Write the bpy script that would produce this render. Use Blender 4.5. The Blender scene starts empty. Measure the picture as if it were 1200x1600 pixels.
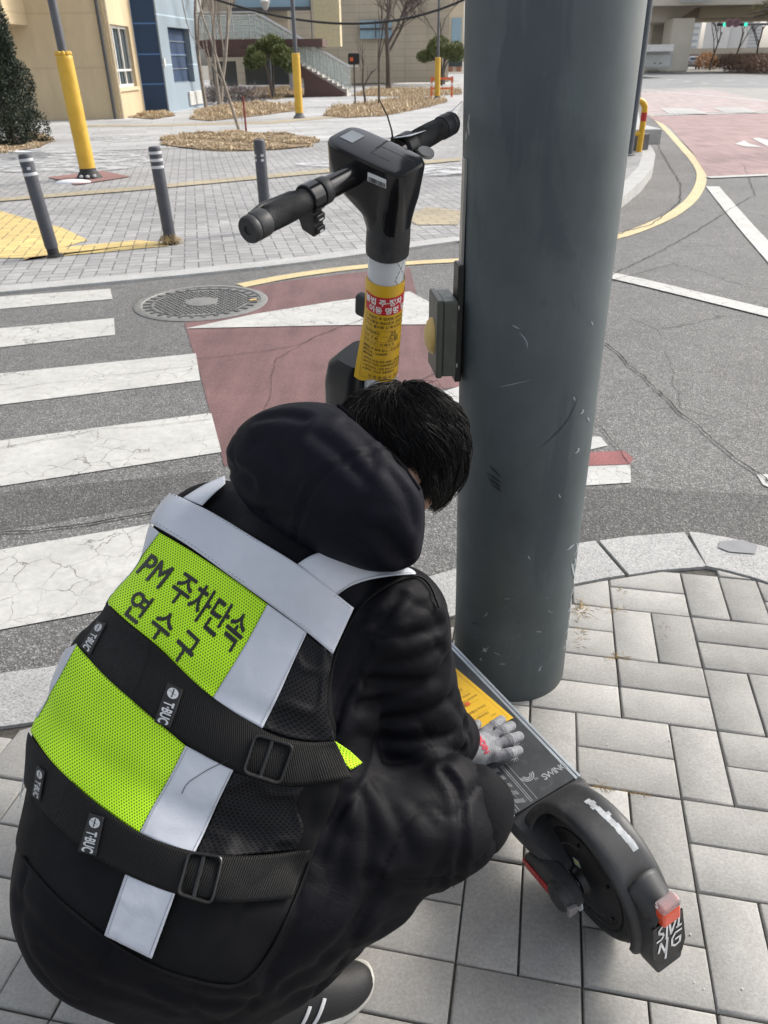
import bpy, bmesh, math, random
import numpy as np
from mathutils import Vector, Matrix, noise as mnoise
random.seed(7); rng = np.random.default_rng(7)
R = math.radians
sc = bpy.context.scene

# ---------------------------------------------------------------- camera
CAMH = 1.40; FPX = 1195.0; PITCH = R(30.5); ROLL = R(0.85)
_fw = np.array([0, math.cos(PITCH), -math.sin(PITCH)]); _rt = np.array([1.0, 0, 0]); _up = np.cross(_rt, _fw)
_c, _s = math.cos(ROLL), math.sin(ROLL)
_rt2 = _c*_rt - _s*_up; _up2 = _c*_up + _s*_rt
CAM = np.array([0, 0, CAMH])
cd = bpy.data.cameras.new("camera"); cam = bpy.data.objects.new("camera", cd); sc.collection.objects.link(cam)
M3 = Matrix((tuple(_rt2), tuple(_up2), tuple(-_fw))).transposed()
cam.matrix_world = Matrix.Translation(CAM.tolist()) @ M3.to_4x4()
cd.sensor_fit = 'VERTICAL'; cd.sensor_height = 24.0; cd.lens = 24.0*FPX/1600.0
cd.clip_start = 0.05; cd.clip_end = 2000
cd.dof.use_dof = True; cd.dof.focus_distance = 1.25; cd.dof.aperture_fstop = 9.0
sc.camera = cam
sc.render.resolution_x = 768; sc.render.resolution_y = 1024

# ---------------------------------------------------------------- world, sun, exposure
SUN_EL, SUN_AZ = R(38), R(60)          # azimuth: clockwise from +Y
w = bpy.data.worlds.new("World"); sc.world = w; w.use_nodes = True
nt = w.node_tree; bg = nt.nodes["Background"]
sky = nt.nodes.new("ShaderNodeTexSky"); sky.sky_type = 'NISHITA'; sky.sun_disc = False
sky.sun_elevation = SUN_EL; sky.sun_rotation = SUN_AZ; sky.dust_density = 4.0; sky.air_density = 1.0; sky.ozone_density = 1.0
hs = nt.nodes.new("ShaderNodeHueSaturation"); hs.inputs["Saturation"].default_value = 0.35
nt.links.new(sky.outputs[0], hs.inputs["Color"]); nt.links.new(hs.outputs[0], bg.inputs[0]); bg.inputs[1].default_value = 0.15
ld = bpy.data.lights.new("sun", 'SUN'); lo = bpy.data.objects.new("sun", ld); sc.collection.objects.link(lo)
ld.energy = 1.35; ld.angle = R(15); ld.color = (1.0, 0.94, 0.84)
sd = Vector((math.sin(SUN_AZ)*math.cos(SUN_EL), math.cos(SUN_AZ)*math.cos(SUN_EL), math.sin(SUN_EL)))
lo.rotation_euler = sd.to_track_quat('Z', 'Y').to_euler()
sc.view_settings.view_transform = 'Standard'; sc.view_settings.look = 'None'; sc.view_settings.gamma = 1
sc.view_settings.exposure = 0.84
sc.cycles.max_bounces = 6; sc.cycles.transparent_max_bounces = 8

# ---------------------------------------------------------------- measuring helpers (survey of the photo -> metres)
def ray(x, y): return _fw*FPX + _rt2*(x-600) + _up2*(800-y)
def G(x, y, z=0.0):
    d = ray(x, y); return CAM + d*((z-CAMH)/d[2])
def AT(x, y, Y=None, D=None):
    d = ray(x, y); return CAM + d*((Y/d[1]) if Y is not None else D/FPX)
def PX(P):
    v = np.asarray(P, float)-CAM; z = v@_fw
    return 600+FPX*(v@_rt2)/z, 800-FPX*(v@_up2)/z
def HZ(x, y, base):
    """height of the point seen at pixel (x,y) that stands over ground point base (same distance in Y)"""
    return AT(x, y, Y=base[1])[2]

# ---------------------------------------------------------------- object helpers
COL = sc.collection
def link(o, parent=None):
    COL.objects.link(o)
    if parent is not None: o.parent = parent
    return o
def tag(o, label=None, cat=None, group=None, kind=None):
    if label: o['label'] = label
    if cat: o['category'] = cat
    if group: o['group'] = group
    if kind: o['kind'] = kind
    return o
def empty(name, loc=(0, 0, 0), rz=0.0, label=None, cat=None, group=None):
    o = bpy.data.objects.new(name, None); o.empty_display_size = 0.1; link(o)
    o.location = loc; o.rotation_euler = (0, 0, rz)
    return tag(o, label, cat, group)
def copy_tree(o, parent=None):
    c = o.copy(); COL.objects.link(c); c.parent = parent
    for ch in list(o.children): copy_tree(ch, c)
    return c
def frame(z, x=None):
    z = Vector(z).normalized()
    t = Vector(x) if x is not None else (Vector((0, 0, 1)) if abs(z.z) < .95 else Vector((1, 0, 0)))
    x = (t - z*t.dot(z)).normalized(); y = z.cross(x)
    return x, y, z
class MB:
    def __init__(s): s.v = []; s.f = []; s.uv = {}; s.mi = {}
    def add(s, vs, fs, uvs=None, mi=None):
        b = len(s.v); s.v += [tuple(map(float, v)) for v in vs]
        for k, f in enumerate(fs):
            if uvs is not None: s.uv[len(s.f)] = uvs[k]
            if mi: s.mi[len(s.f)] = mi
            s.f.append(tuple(b+i for i in f))
        return s
    def box(s, c, d, rz=0.0, M=None, mi=None):
        hx, hy, hz = d[0]/2, d[1]/2, d[2]/2; vs = []
        for x, y, z in ((-hx,-hy,-hz),(hx,-hy,-hz),(hx,hy,-hz),(-hx,hy,-hz),(-hx,-hy,hz),(hx,-hy,hz),(hx,hy,hz),(-hx,hy,hz)):
            if M is not None: q = M @ Vector((x, y, z)); vs.append((c[0]+q.x, c[1]+q.y, c[2]+q.z))
            else:
                cz, sz = math.cos(rz), math.sin(rz); vs.append((c[0]+cz*x-sz*y, c[1]+sz*x+cz*y, c[2]+z))
        return s.add(vs, [(0,3,2,1),(4,5,6,7),(0,1,5,4),(1,2,6,5),(2,3,7,6),(3,0,4,7)], mi=mi)
    def tube(s, pts, rad, n=12, caps=True, flat=None, mi=None, twist=0.0):
        """sweep; rad scalar / list; flat=(a,b) scales the section axes"""
        pts = [Vector(p) for p in pts]; m = len(pts)
        rr = rad if hasattr(rad, '__len__') else [rad]*m
        vs = []; X = None
        for i, p in enumerate(pts):
            t = (pts[min(i+1, m-1)]-pts[max(i-1, 0)]).normalized()
            if X is None: X, Y, _ = frame(t)
            else: X = (X - t*t.dot(X)).normalized(); Y = t.cross(X)
            fa, fb = flat if flat else (1, 1)
            for k in range(n):
                a = 2*math.pi*k/n+twist
                vs.append(p + X*(rr[i]*math.cos(a)*fa) + Y*(rr[i]*math.sin(a)*fb))
        fs = [(i*n+k, i*n+(k+1) % n, (i+1)*n+(k+1) % n, (i+1)*n+k) for i in range(m-1) for k in range(n)]
        if caps: fs += [tuple(reversed(range(n))), tuple((m-1)*n+k for k in range(n))]
        return s.add(vs, fs, mi=mi)
    def cyl(s, a, b, r0, r1=None, n=24, mi=None): return s.tube([a, b], [r0, r0 if r1 is None else r1], n, mi=mi)
    def lathe(s, prof, o=(0, 0, 0), ax=(0, 0, 1), n=48, x=None, closed=False, mi=None, a0=0.0, a1=2*math.pi):
        """prof: (radius, height along ax)"""
        X, Y, Z = frame(ax, x); o = Vector(o); m = len(prof); full = abs(a1-a0-2*math.pi) < 1e-6
        nn = n if full else n+1; vs = []
        for r, h in prof:
            for k in range(nn):
                a = a0+(a1-a0)*k/n; vs.append(o + Z*h + X*(r*math.cos(a)) + Y*(r*math.sin(a)))
        fs = []
        for i in range(m if closed else m-1):
            j = (i+1) % m
            for k in range(n):
                k2 = (k+1) % nn; fs.append((i*nn+k, i*nn+k2, j*nn+k2, j*nn+k))
        if not closed and full:
            if prof[0][0] > 1e-6: fs.append(tuple(reversed(range(nn))))
            if prof[-1][0] > 1e-6: fs.append(tuple((m-1)*nn+k for k in range(nn)))
        return s.add(vs, fs, mi=mi)
    def prism(s, poly, z0, z1, M=None, mi=None):
        """poly: 2-D counter-clockwise outline; extruded z0..z1 (local), M 4x4"""
        n = len(poly); vs = [(x, y, z0) for x, y in poly]+[(x, y, z1) for x, y in poly]
        if M is not None: vs = [tuple(M @ Vector(v)) for v in vs]
        fs = [tuple(reversed(range(n))), tuple(range(n, 2*n))]+[(i, (i+1) % n, n+(i+1) % n, n+i) for i in range(n)]
        return s.add(vs, fs, mi=mi)
    def sheet(s, pts, mi=None): return s.add(pts, [tuple(range(len(pts)))], mi=mi)
    def ell(s, c, r, n=16, m=10, Rm=None, mi=None):
        vs = []; Rm = Rm or Matrix.Identity(3)
        for i in range(m+1):
            t = math.pi*i/m
            for k in range(n):
                a = 2*math.pi*k/n; q = Rm @ Vector((r[0]*math.sin(t)*math.cos(a), r[1]*math.sin(t)*math.sin(a), r[2]*math.cos(t)))
                vs.append((c[0]+q.x, c[1]+q.y, c[2]+q.z))
        return s.add(vs, [(i*n+k, (i+1)*n+k, (i+1)*n+(k+1) % n, i*n+(k+1) % n) for i in range(m) for k in range(n)], mi=mi)
    def build(s, name, mat, parent=None, smooth=True, ang=35, bevel=0, seg=2, merge=False):
        me = bpy.data.meshes.new(name); me.from_pydata(s.v, [], s.f); me.validate(verbose=False); 
        mats = mat if isinstance(mat, (list, tuple)) else [mat]
        for m_ in mats: me.materials.append(m_)
        if s.uv and len(me.polygons) == len(s.f):
            ul = me.uv_layers.new(name="UVMap")
            for i, p in enumerate(me.polygons):
                u = s.uv.get(i)
                if u:
                    for k, li in enumerate(p.loop_indices): ul.data[li].uv = u[k]
        if s.mi and len(me.polygons) == len(s.f):
            for i, p in enumerate(me.polygons): p.material_index = s.mi.get(i, 0)
        if merge:
            bm = bmesh.new(); bm.from_mesh(me); bmesh.ops.remove_doubles(bm, verts=bm.verts, dist=1e-5)
            bmesh.ops.recalc_face_normals(bm, faces=bm.faces); bm.to_mesh(me); bm.free()
        for p in me.polygons: p.use_smooth = smooth
        if smooth:
            try: me.set_sharp_from_angle(angle=R(ang))
            except Exception: pass
        o = bpy.data.objects.new(name, me); link(o, parent)
        if bevel:
            b = o.modifiers.new("bevel", 'BEVEL'); b.width = bevel; b.segments = seg; b.limit_method = 'ANGLE'; b.angle_limit = R(40); b.harden_normals = True
        return o

# ---------------------------------------------------------------- materials
class NM:
    """small node-material builder"""
    def __init__(s, name, col=(.5,.5,.5), rough=.6, metal=0.0, spec=None):
        s.m = bpy.data.materials.new(name); s.m.use_nodes = True; s.t = s.m.node_tree; s.b = s.t.nodes["Principled BSDF"]
        s.b.inputs["Base Color"].default_value = (*col, 1); s.b.inputs["Roughness"].default_value = rough; s.b.inputs["Metallic"].default_value = metal
        if spec is not None: s.b.inputs["Specular IOR Level"].default_value = spec
        s.col = None; s.nrm = None; s._c = None
    def n(s, typ, **kw):
        nd = s.t.nodes.new(typ)
        for k, v in kw.items():
            if k in nd.inputs.keys(): nd.inputs[k].default_value = v
            else: setattr(nd, k, v)
        return nd
    def l(s, a, b): s.t.links.new(a, b)
    def co(s, kind='Object', scale=None, rot=None):
        if s._c is None: s._c = s.n("ShaderNodeTexCoord")
        o = s._c.outputs[kind]
        if scale or rot:
            mp = s.n("ShaderNodeMapping")
            if scale: mp.inputs["Scale"].default_value = scale
            if rot: mp.inputs["Rotation"].default_value = rot
            s.l(o, mp.inputs[0]); o = mp.outputs[0]
        return o
    def noise(s, scale, detail=4, rough=.55, co=None, dist=0.0):
        nd = s.n("ShaderNodeTexNoise"); nd.inputs["Scale"].default_value = scale; nd.inputs["Detail"].default_value = detail
        nd.inputs["Roughness"].default_value = rough; nd.inputs["Distortion"].default_value = dist
        s.l(co if co is not None else s.co(), nd.inputs["Vector"]); return nd.outputs["Fac"]
    def ramp(s, fac, stops):
        nd = s.n("ShaderNodeValToRGB"); e = nd.color_ramp.elements
        while len(e) < len(stops): e.new(.5)
        for i, (p, c) in enumerate(stops):
            e[i].position = p; e[i].color = (*(c if hasattr(c, '__len__') else (c, c, c)), 1)
        s.l(fac, nd.inputs[0]); return nd.outputs[0]
    def math(s, op, a, b=None, clamp=False):
        nd = s.n("ShaderNodeMath", operation=op); nd.use_clamp = clamp
        for i, q in enumerate((a, b)):
            if q is None: continue
            if hasattr(q, 'links') or hasattr(q, 'is_output'): s.l(q, nd.inputs[i])
            else: nd.inputs[i].default_value = q
        return nd.outputs[0]
    def mix(s, fac, a, b, mode='MIX'):
        nd = s.n("ShaderNodeMix", data_type='RGBA', blend_type=mode)
        for inp, q in ((nd.inputs[0], fac), (nd.inputs[6], a), (nd.inputs[7], b)):
            if hasattr(q, 'is_output'): s.l(q, inp)
            elif hasattr(q, '__len__'): inp.default_value = (*q, 1)
            else: inp.default_value = q
        return nd.outputs[2]
    def base(s, c): s.l(c, s.b.inputs["Base Color"]); return s
    def rough(s, c): s.l(c, s.b.inputs["Roughness"]); return s
    def bump(s, h, strength=.3, dist=.01, prev=None):
        nd = s.n("ShaderNodeBump"); nd.inputs["Strength"].default_value = strength; nd.inputs["Distance"].default_value = dist
        s.l(h, nd.inputs["Height"])
        if prev is not None: s.l(prev, nd.inputs["Normal"])
        s.l(nd.outputs[0], s.b.inputs["Normal"]); return nd.outputs[0]
def simple(name, col, rough=.6, metal=0, var=.12, scale=8, bump=0, bscale=60, spec=None, dirt=None):
    """colour with soft variation, optional fine bump and dirt (colour, amount)"""
    m = NM(name, col, rough, metal, spec)
    n1 = m.noise(scale, 5, .6)
    c = m.ramp(n1, [(.3, tuple(x*(1-var) for x in col)), (.7, tuple(min(1, x*(1+var)) for x in col))])
    if dirt:
        n2 = m.noise(scale*2.3, 6, .7); f = m.ramp(n2, [(.55, 0), (.75, dirt[1])]); c = m.mix(f, c, dirt[0])
    m.base(c)
    m.rough(m.ramp(m.noise(scale*3, 4), [(.3, max(0, rough-.08)), (.7, min(1, rough+.08))]))
    if bump: m.bump(m.noise(bscale, 3), bump, .002)
    return m.m
# ================================================================ ground materials
def m_asphalt(name, base, tint=(1, 1, 1), specks=True, crack=0.0):
    m = NM(name, base, .85)
    co = m.co('Object')
    v = m.n("ShaderNodeTexVoronoi"); v.inputs["Scale"].default_value = 200; m.l(co, v.inputs["Vector"])
    bw = m.n("ShaderNodeSeparateColor"); m.l(v.outputs["Color"], bw.inputs[0])
    g = m.ramp(bw.outputs[0], [(0, .5), (.45, .88), (.75, 1.1), (.9, 1.6), (1, 2.4)])
    big = m.ramp(m.noise(1.1, 6, .6), [(.25, .82), (.75, 1.18)])
    mid = m.ramp(m.noise(14, 5, .7), [(.3, .86), (.7, 1.14)])
    c = m.mix(1, g, big, 'MULTIPLY'); c = m.mix(1, c, mid, 'MULTIPLY')
    c = m.mix(1, c, tuple(base[i]*tint[i] for i in range(3)), 'MULTIPLY')
    if crack:
        vc = m.n("ShaderNodeTexVoronoi", feature='DISTANCE_TO_EDGE'); vc.inputs["Scale"].default_value = .55
        wn = m.n("ShaderNodeMix", data_type='RGBA'); wn.inputs[0].default_value = .06
        m.l(co, wn.inputs[6]); nz = m.n("ShaderNodeTexNoise"); nz.inputs["Scale"].default_value = 7; m.l(co, nz.inputs["Vector"]); m.l(nz.outputs["Color"], wn.inputs[7])
        m.l(wn.outputs[2], vc.inputs["Vector"])
        cf = m.ramp(vc.outputs["Distance"], [(.0, 1), (.0035, 0)]); gate = m.ramp(m.noise(.9, 2), [(.52, 0), (.56, crack)])
        c = m.mix(m.math('MULTIPLY', cf, gate), c, (.02, .02, .02))
    m.base(c)
    b1 = m.bump(v.outputs["Distance"], .55, .004); m.bump(m.noise(40, 4), .25, .006, b1)
    m.rough(m.ramp(bw.outputs[1], [(0, .65), (1, .95)]))
    return m.m
A_ROAD = m_asphalt("asphalt", (.135, .134, .131), crack=.7)
A_OLD = m_asphalt("asphalt_patch", (.088, .087, .085))
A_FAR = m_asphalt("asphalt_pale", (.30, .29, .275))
A_GUT = m_asphalt("gutter_asphalt", (.14, .135, .13))
def m_paint(name, col, crackcol=(.16, .155, .15), wear=.5, cscale=9, crackw=.018):
    m = NM(name, col, .6)
    co = m.co('Object')
    nz = m.n("ShaderNodeTexNoise"); nz.inputs["Scale"].default_value = 22; nz.inputs["Detail"].default_value = 3; m.l(co, nz.inputs["Vector"])
    mx = m.n("ShaderNodeMix", data_type='RGBA'); mx.inputs[0].default_value = .045; m.l(co, mx.inputs[6]); m.l(nz.outputs["Color"], mx.inputs[7])
    v = m.n("ShaderNodeTexVoronoi", feature='DISTANCE_TO_EDGE'); v.inputs["Scale"].default_value = cscale; m.l(mx.outputs[2], v.inputs["Vector"])
    crk = m.ramp(v.outputs["Distance"], [(crackw*.35, 1), (crackw, 0)])
    gate = m.ramp(m.noise(2.6, 3, .6), [(.42, .12), (.58, 1)])
    dirt = m.ramp(m.noise(30, 6, .75), [(.36, .82), (.62, 1.0)]); d2 = m.ramp(m.noise(3.5, 5, .6), [(.3, .86), (.7, 1.04)])
    c = m.mix(1, tuple(col), dirt, 'MULTIPLY'); c = m.mix(1, c, d2, 'MULTIPLY')
    c = m.mix(m.math('MULTIPLY', crk, gate), c, crackcol)
    chip = m.ramp(m.noise(75, 5, .8), [(.66, 0), (.70, wear)]); c = m.mix(chip, c, crackcol)
    m.base(c); m.bump(crk, -.4, .003); return m.m
P_WHITE = m_paint("road_paint_white", (.53, .525, .50))
P_WHITE2 = m_paint("road_paint_white_worn", (.50, .50, .48), wear=.9, cscale=14)
P_YEL = m_paint("road_paint_yellow", (.66, .46, .17), wear=.6, cscale=12, crackw=.01)
P_YEL2 = m_paint("road_paint_pale_yellow", (.62, .50, .27), wear=.5, cscale=12, crackw=.006)
def m_red(name, col):
    m = NM(name, col, .8)
    a = m.ramp(m.noise(1.6, 6, .65), [(.3, .78), (.7, 1.2)]); b = m.ramp(m.noise(130, 3, .8), [(.3, .65), (.7, 1.35)])
    s_ = m.noise(9, 4, .6, co=m.co('Object', scale=(1, .12, 1), rot=(0, 0, .5))); s_ = m.ramp(s_, [(.35, .85), (.65, 1.15)])
    c = m.mix(1, tuple(col), a, 'MULTIPLY'); c = m.mix(1, c, b, 'MULTIPLY'); c = m.mix(1, c, s_, 'MULTIPLY'); m.base(c)
    m.bump(m.noise(150, 3, .8), .5, .003); return m.m
R_RED = m_red("red_surfacing", (.148, .080, .079)); R_RED2 = m_red("red_surfacing_dusty_sunlit", (.30, .20, .195)); R_RED3 = m_red("red_paint", (.24, .085, .085))  # second red: paler from dust and from sunlight put into the colour
def m_granite(name, col=(.35, .35, .345)):
    m = NM(name, col, .7)
    v = m.n("ShaderNodeTexVoronoi"); v.inputs["Scale"].default_value = 260; m.l(m.co(), v.inputs["Vector"])
    bw = m.n("ShaderNodeSeparateColor"); m.l(v.outputs["Color"], bw.inputs[0])
    c = m.mix(1, tuple(col), m.ramp(bw.outputs[0], [(0, .62), (.3, .95), (.7, 1.05), (1, 1.32)]), 'MULTIPLY')
    c = m.mix(1, c, m.ramp(m.noise(5, 6, .65), [(.3, .82), (.7, 1.08)]), 'MULTIPLY'); m.base(c); m.bump(m.noise(180, 3), .25, .002); return m.m
GRAN = m_granite("kerb_granite"); GRAN2 = m_granite("kerb_granite_far", (.42, .42, .41))
def m_block(name, col, attr=True):
    m = NM(name, col, .85)
    c = m.mix(1, tuple(col), m.ramp(m.noise(160, 5, .75), [(.3, .80), (.7, 1.2)]), 'MULTIPLY')
    c = m.mix(1, c, m.ramp(m.noise(2.2, 6, .6), [(.3, .84), (.72, 1.1)]), 'MULTIPLY')
    c = m.mix(1, c, m.ramp(m.noise(16, 6, .7), [(.3, .9), (.65, 1.06)]), 'MULTIPLY')
    sp = m.ramp(m.noise(420, 2, .9), [(.66, 0), (.72, .35)]); c = m.mix(sp, c, (.6, .58, .54))
    st = m.ramp(m.noise(6.5, 4, .7), [(.66, 0), (.75, .45)]); c = m.mix(st, c, (.20, .185, .165))
    if attr:
        at = m.n("ShaderNodeAttribute", attribute_name="tone"); c = m.mix(1, c, m.ramp(at.outputs["Fac"], [(0, .80), (1, 1.13)]), 'MULTIPLY')
    m.base(c); m.bump(m.noise(260, 4, .8), .45, .0018); return m.m
BLOCK = m_block("concrete_block", (.335, .328, .31))
JOINT = simple("joint_sand", (.075, .07, .062), .95, var=.5, scale=60)
def m_brickpave(name, c1, c2, mortar, sc_=1.0, rotz=-.21, bw=.225, bh=.1125, msz=.006, basket=False):
    m = NM(name, c1, .85)
    co = m.co('Object', rot=(0, 0, rotz))
    b = m.n("ShaderNodeTexBrick"); m.l(co, b.inputs["Vector"]); b.offset = .5
    for k, v in (("Color1", (*c1, 1)), ("Color2", (*c2, 1)), ("Mortar", (*mortar, 1))): b.inputs[k].default_value = v
    b.inputs["Scale"].default_value = sc_; b.inputs["Brick Width"].default_value = bw; b.inputs["Row Height"].default_value = bh; b.inputs["Mortar Size"].default_value = msz; b.inputs["Bias"].default_value = 0
    c = b.outputs["Color"]
    if basket:
        co2 = m.co('Object', rot=(0, 0, rotz+math.pi/2)); b2 = m.n("ShaderNodeTexBrick"); m.l(co2, b2.inputs["Vector"]); b2.offset = .5
        for k, v in (("Color1", (*c1, 1)), ("Color2", (*c2, 1)), ("Mortar", (*mortar, 1))): b2.inputs[k].default_value = v
        b2.inputs["Scale"].default_value = sc_; b2.inputs["Brick Width"].default_value = bw; b2.inputs["Row Height"].default_value = bh; b2.inputs["Mortar Size"].default_value = msz
        ch = m.n("ShaderNodeTexChecker"); ch.inputs["Scale"].default_value = 1/(.225); m.l(co, ch.inputs["Vector"]); c = m.mix(ch.outputs["Fac"], c, b2.outputs["Color"])
    c = m.mix(1, c, m.ramp(m.noise(.5, 6, .65), [(.3, .78), (.7, 1.15)]), 'MULTIPLY')
    c = m.mix(1, c, m.ramp(m.noise(9, 6, .75), [(.3, .85), (.7, 1.12)]), 'MULTIPLY')
    m.base(c); m.bump(b.outputs["Fac"], -.3, .004); return m.m
F_PAVE = m_brickpave("far_paving_grey", (.37, .365, .36), (.28, .28, .28), (.13, .13, .13), basket=True)
F_PAVE2 = m_brickpave("far_plaza_grey", (.46, .46, .455), (.36, .36, .36), (.26, .26, .26), bw=1.2, bh=.6, msz=.012)
F_YEL = m_brickpave("tactile_yellow", (.66, .50, .20), (.56, .42, .18), (.22, .18, .10), basket=True)
F_TAN = m_brickpave("tan_band", (.42, .36, .25), (.36, .31, .22), (.2, .18, .14))
F_RED = m_brickpave("red_pavers", (.30, .15, .13), (.24, .13, .12), (.15, .12, .11))

ZR = -0.02      # road level
def poly_sheet(name, px, z, mat, px_is=True, parent=None, kind='structure', dense=False):
    pts = [tuple(G(x, y, z)) for x, y in px] if px_is else [(x, y, z) for x, y in px]
    b = MB(); b.sheet(pts); o = b.build(name, mat, parent, smooth=False)
    # keep the sheet facing up
    if o.data.polygons[0].normal.z < 0: o.data.flip_normals()
    if kind: tag(o, kind=kind)
    return o
def ribbon(name, px, width, z, mat, px_is=True):
    c = [Vector(G(x, y, z)) if px_is else Vector((x, y, z)) for x, y in px]
    # resample with Catmull-Rom
    pts = []
    for i in range(len(c)-1):
        p0, p1, p2, p3 = c[max(i-1, 0)], c[i], c[i+1], c[min(i+2, len(c)-1)]
        for k in range(8):
            t = k/8; pts.append(.5*((2*p1)+(p2-p0)*t+(2*p0-5*p1+4*p2-p3)*t*t+(3*p1-p0-3*p2+p3)*t**3))
    pts.append(c[-1]); L = []; Rr = []
    for i, p in enumerate(pts):
        t = (pts[min(i+1, len(pts)-1)]-pts[max(i-1, 0)]); t.z = 0; t.normalize(); nrm = Vector((-t.y, t.x, 0))
        wv = width[0]+(width[1]-width[0])*i/(len(pts)-1) if isinstance(width, tuple) else width
        j = 1+.05*mnoise.noise(Vector((i*.9, 0, 3)))
        L.append(p+nrm*wv/2*j); Rr.append(p-nrm*wv/2*j)
    b = MB(); n = len(pts); b.add(L+Rr, [(n+i, n+i+1, i+1, i) for i in range(n-1)])
    o = b.build(name, mat, smooth=False)
    if o.data.polygons[0].normal.z < 0: o.data.flip_normals()
    return tag(o, kind='structure')

# ---- ground sheet and road
g_ = MB(); g_.sheet([(-400, -60, -.07), (400, -60, -.07), (400, 900, -.07), (-400, 900, -.07)])
tag(g_.build("ground", simple("earth", (.20, .185, .16), .95, var=.25, scale=.3), smooth=False), kind='structure')
rb = MB(); N = 60
xs = np.linspace(-30, 60, 2); 
rb.sheet([(-30, -20, ZR), (80, -20, ZR), (80, 75, ZR), (-30, 75, ZR)])
tag(rb.build("road", A_ROAD, smooth=False), kind='structure')
# dusty carriageway, paled by painted-in sunlight, beyond the crossing, and the avenue behind it
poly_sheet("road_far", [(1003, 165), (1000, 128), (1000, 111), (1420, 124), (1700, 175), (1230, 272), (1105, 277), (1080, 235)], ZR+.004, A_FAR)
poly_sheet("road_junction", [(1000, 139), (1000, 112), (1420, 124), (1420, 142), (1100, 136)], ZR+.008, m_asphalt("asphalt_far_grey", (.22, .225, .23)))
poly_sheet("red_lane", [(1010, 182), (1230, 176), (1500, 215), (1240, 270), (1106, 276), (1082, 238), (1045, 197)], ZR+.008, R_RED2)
poly_sheet("red_lane_far", [(1003, 163), (1001, 144), (1110, 140), (1210, 160), (1235, 172), (1010, 179)], ZR+.008, m_red("red_pale", (.38, .31, .30)))

# ---- crosswalk (bars run away to the left)
def bar(pts, mat=P_WHITE, name="crosswalk_bar"): return poly_sheet(name, pts, ZR+.004, mat)
bar([(-260, 482), (172, 451), (176, 467), (-260, 506)]); bar([(-260, 536), (178, 497), (180, 523), (-260, 571)])
bar([(-260, 610), (306, 552), (313, 594), (-260, 664)]); bar([(-300, 727), (330, 645), (346, 706), (-300, 806)])
bar([(-300, 910), (236, 818), (560, 775), (640, 800), (640, 860), (420, 905), (-300, 1040)])
bar([(915, 682), (938, 682), (950, 696), (915, 704)], P_WHITE2); bar([(905, 728), (985, 725), (986, 754), (905, 759)], P_WHITE2)
poly_sheet("red_stripe", [(905, 707), (975, 704), (990, 716), (984, 725), (905, 728)], ZR+.006, R_RED3)
bar([(1182, 741), (1230, 741), (1230, 775), (1192, 757)], P_WHITE2)
# ---- red surfacing with its white wedge
poly_sheet("red_surfacing", [(288, 505), (372, 452), (460, 437), (560, 425), (640, 418), (662, 500), (730, 506), (735, 602), (690, 608), (560, 690), (350, 728), (330, 650), (310, 575)], ZR+.002, R_RED)
poly_sheet("white_wedge", [(290, 513), (400, 490), (520, 471), (640, 455), (735, 506), (520, 508)], ZR+.006, P_WHITE)
poly_sheet("white_wedge_lower", [(660, 622), (735, 598), (735, 690), (700, 700)], ZR+.006, P_WHITE)
# ---- yellow edge line and white lane lines
ribbon("yellow_line", [(376, 446), (460, 430), (560, 417), (650, 410), (722, 406), (800, 400), (880, 388), (962, 370), (1012, 353), (1055, 332), (1084, 307), (1096, 280), (1090, 258), (1062, 225), (1030, 191), (1006, 167), (996, 150)], .13, ZR+.006, P_YEL2)
ribbon("white_line", [(800, 400), (955, 430), (1080, 459), (1240, 498)], .17, ZR+.008, P_WHITE)
ribbon("white_line", [(1113, 291), (1160, 347), (1215, 408), (1290, 490)], .16, ZR+.008, P_WHITE)
ribbon("white_line", [(1106, 277), (1240, 271)], .16, ZR+.012, P_WHITE2)
for a, b_, w_ in (((1010, 180), (1235, 174), .4), ((1002, 140), (1205, 158), .3), ((1080, 133), (1260, 131), .3)):
    ribbon("white_line", [a, b_], w_, ZR+.012, P_WHITE2)
for k in range(7):
    ribbon("white_line", [(1035+k*7, 169), (1050+k*9, 178)], .13, ZR+.016+k*.002, P_WHITE2); 
for k in range(6):
    ribbon("white_line", [(1118+k*8, 168), (1138+k*9, 176)], .13, ZR+.016+k*.002, P_WHITE2)
poly_sheet("road_arrow", [(1148, 225), (1163, 219), (1170, 224), (1192, 230), (1166, 229)], ZR+.014, P_WHITE); poly_sheet("road_arrow", [(1175, 216), (1185, 215), (1235, 228), (1200, 229)], ZR+.014, P_WHITE)
for x, y, l_ in ((1068, 127, 10), (1096, 130, 12), (1130, 125, 14), (1170, 129, 14), (1043, 124, 8)): ribbon("white_line", [(x, y), (x+l_, y+.6)], .4, ZR+.014, P_WHITE)
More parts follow.
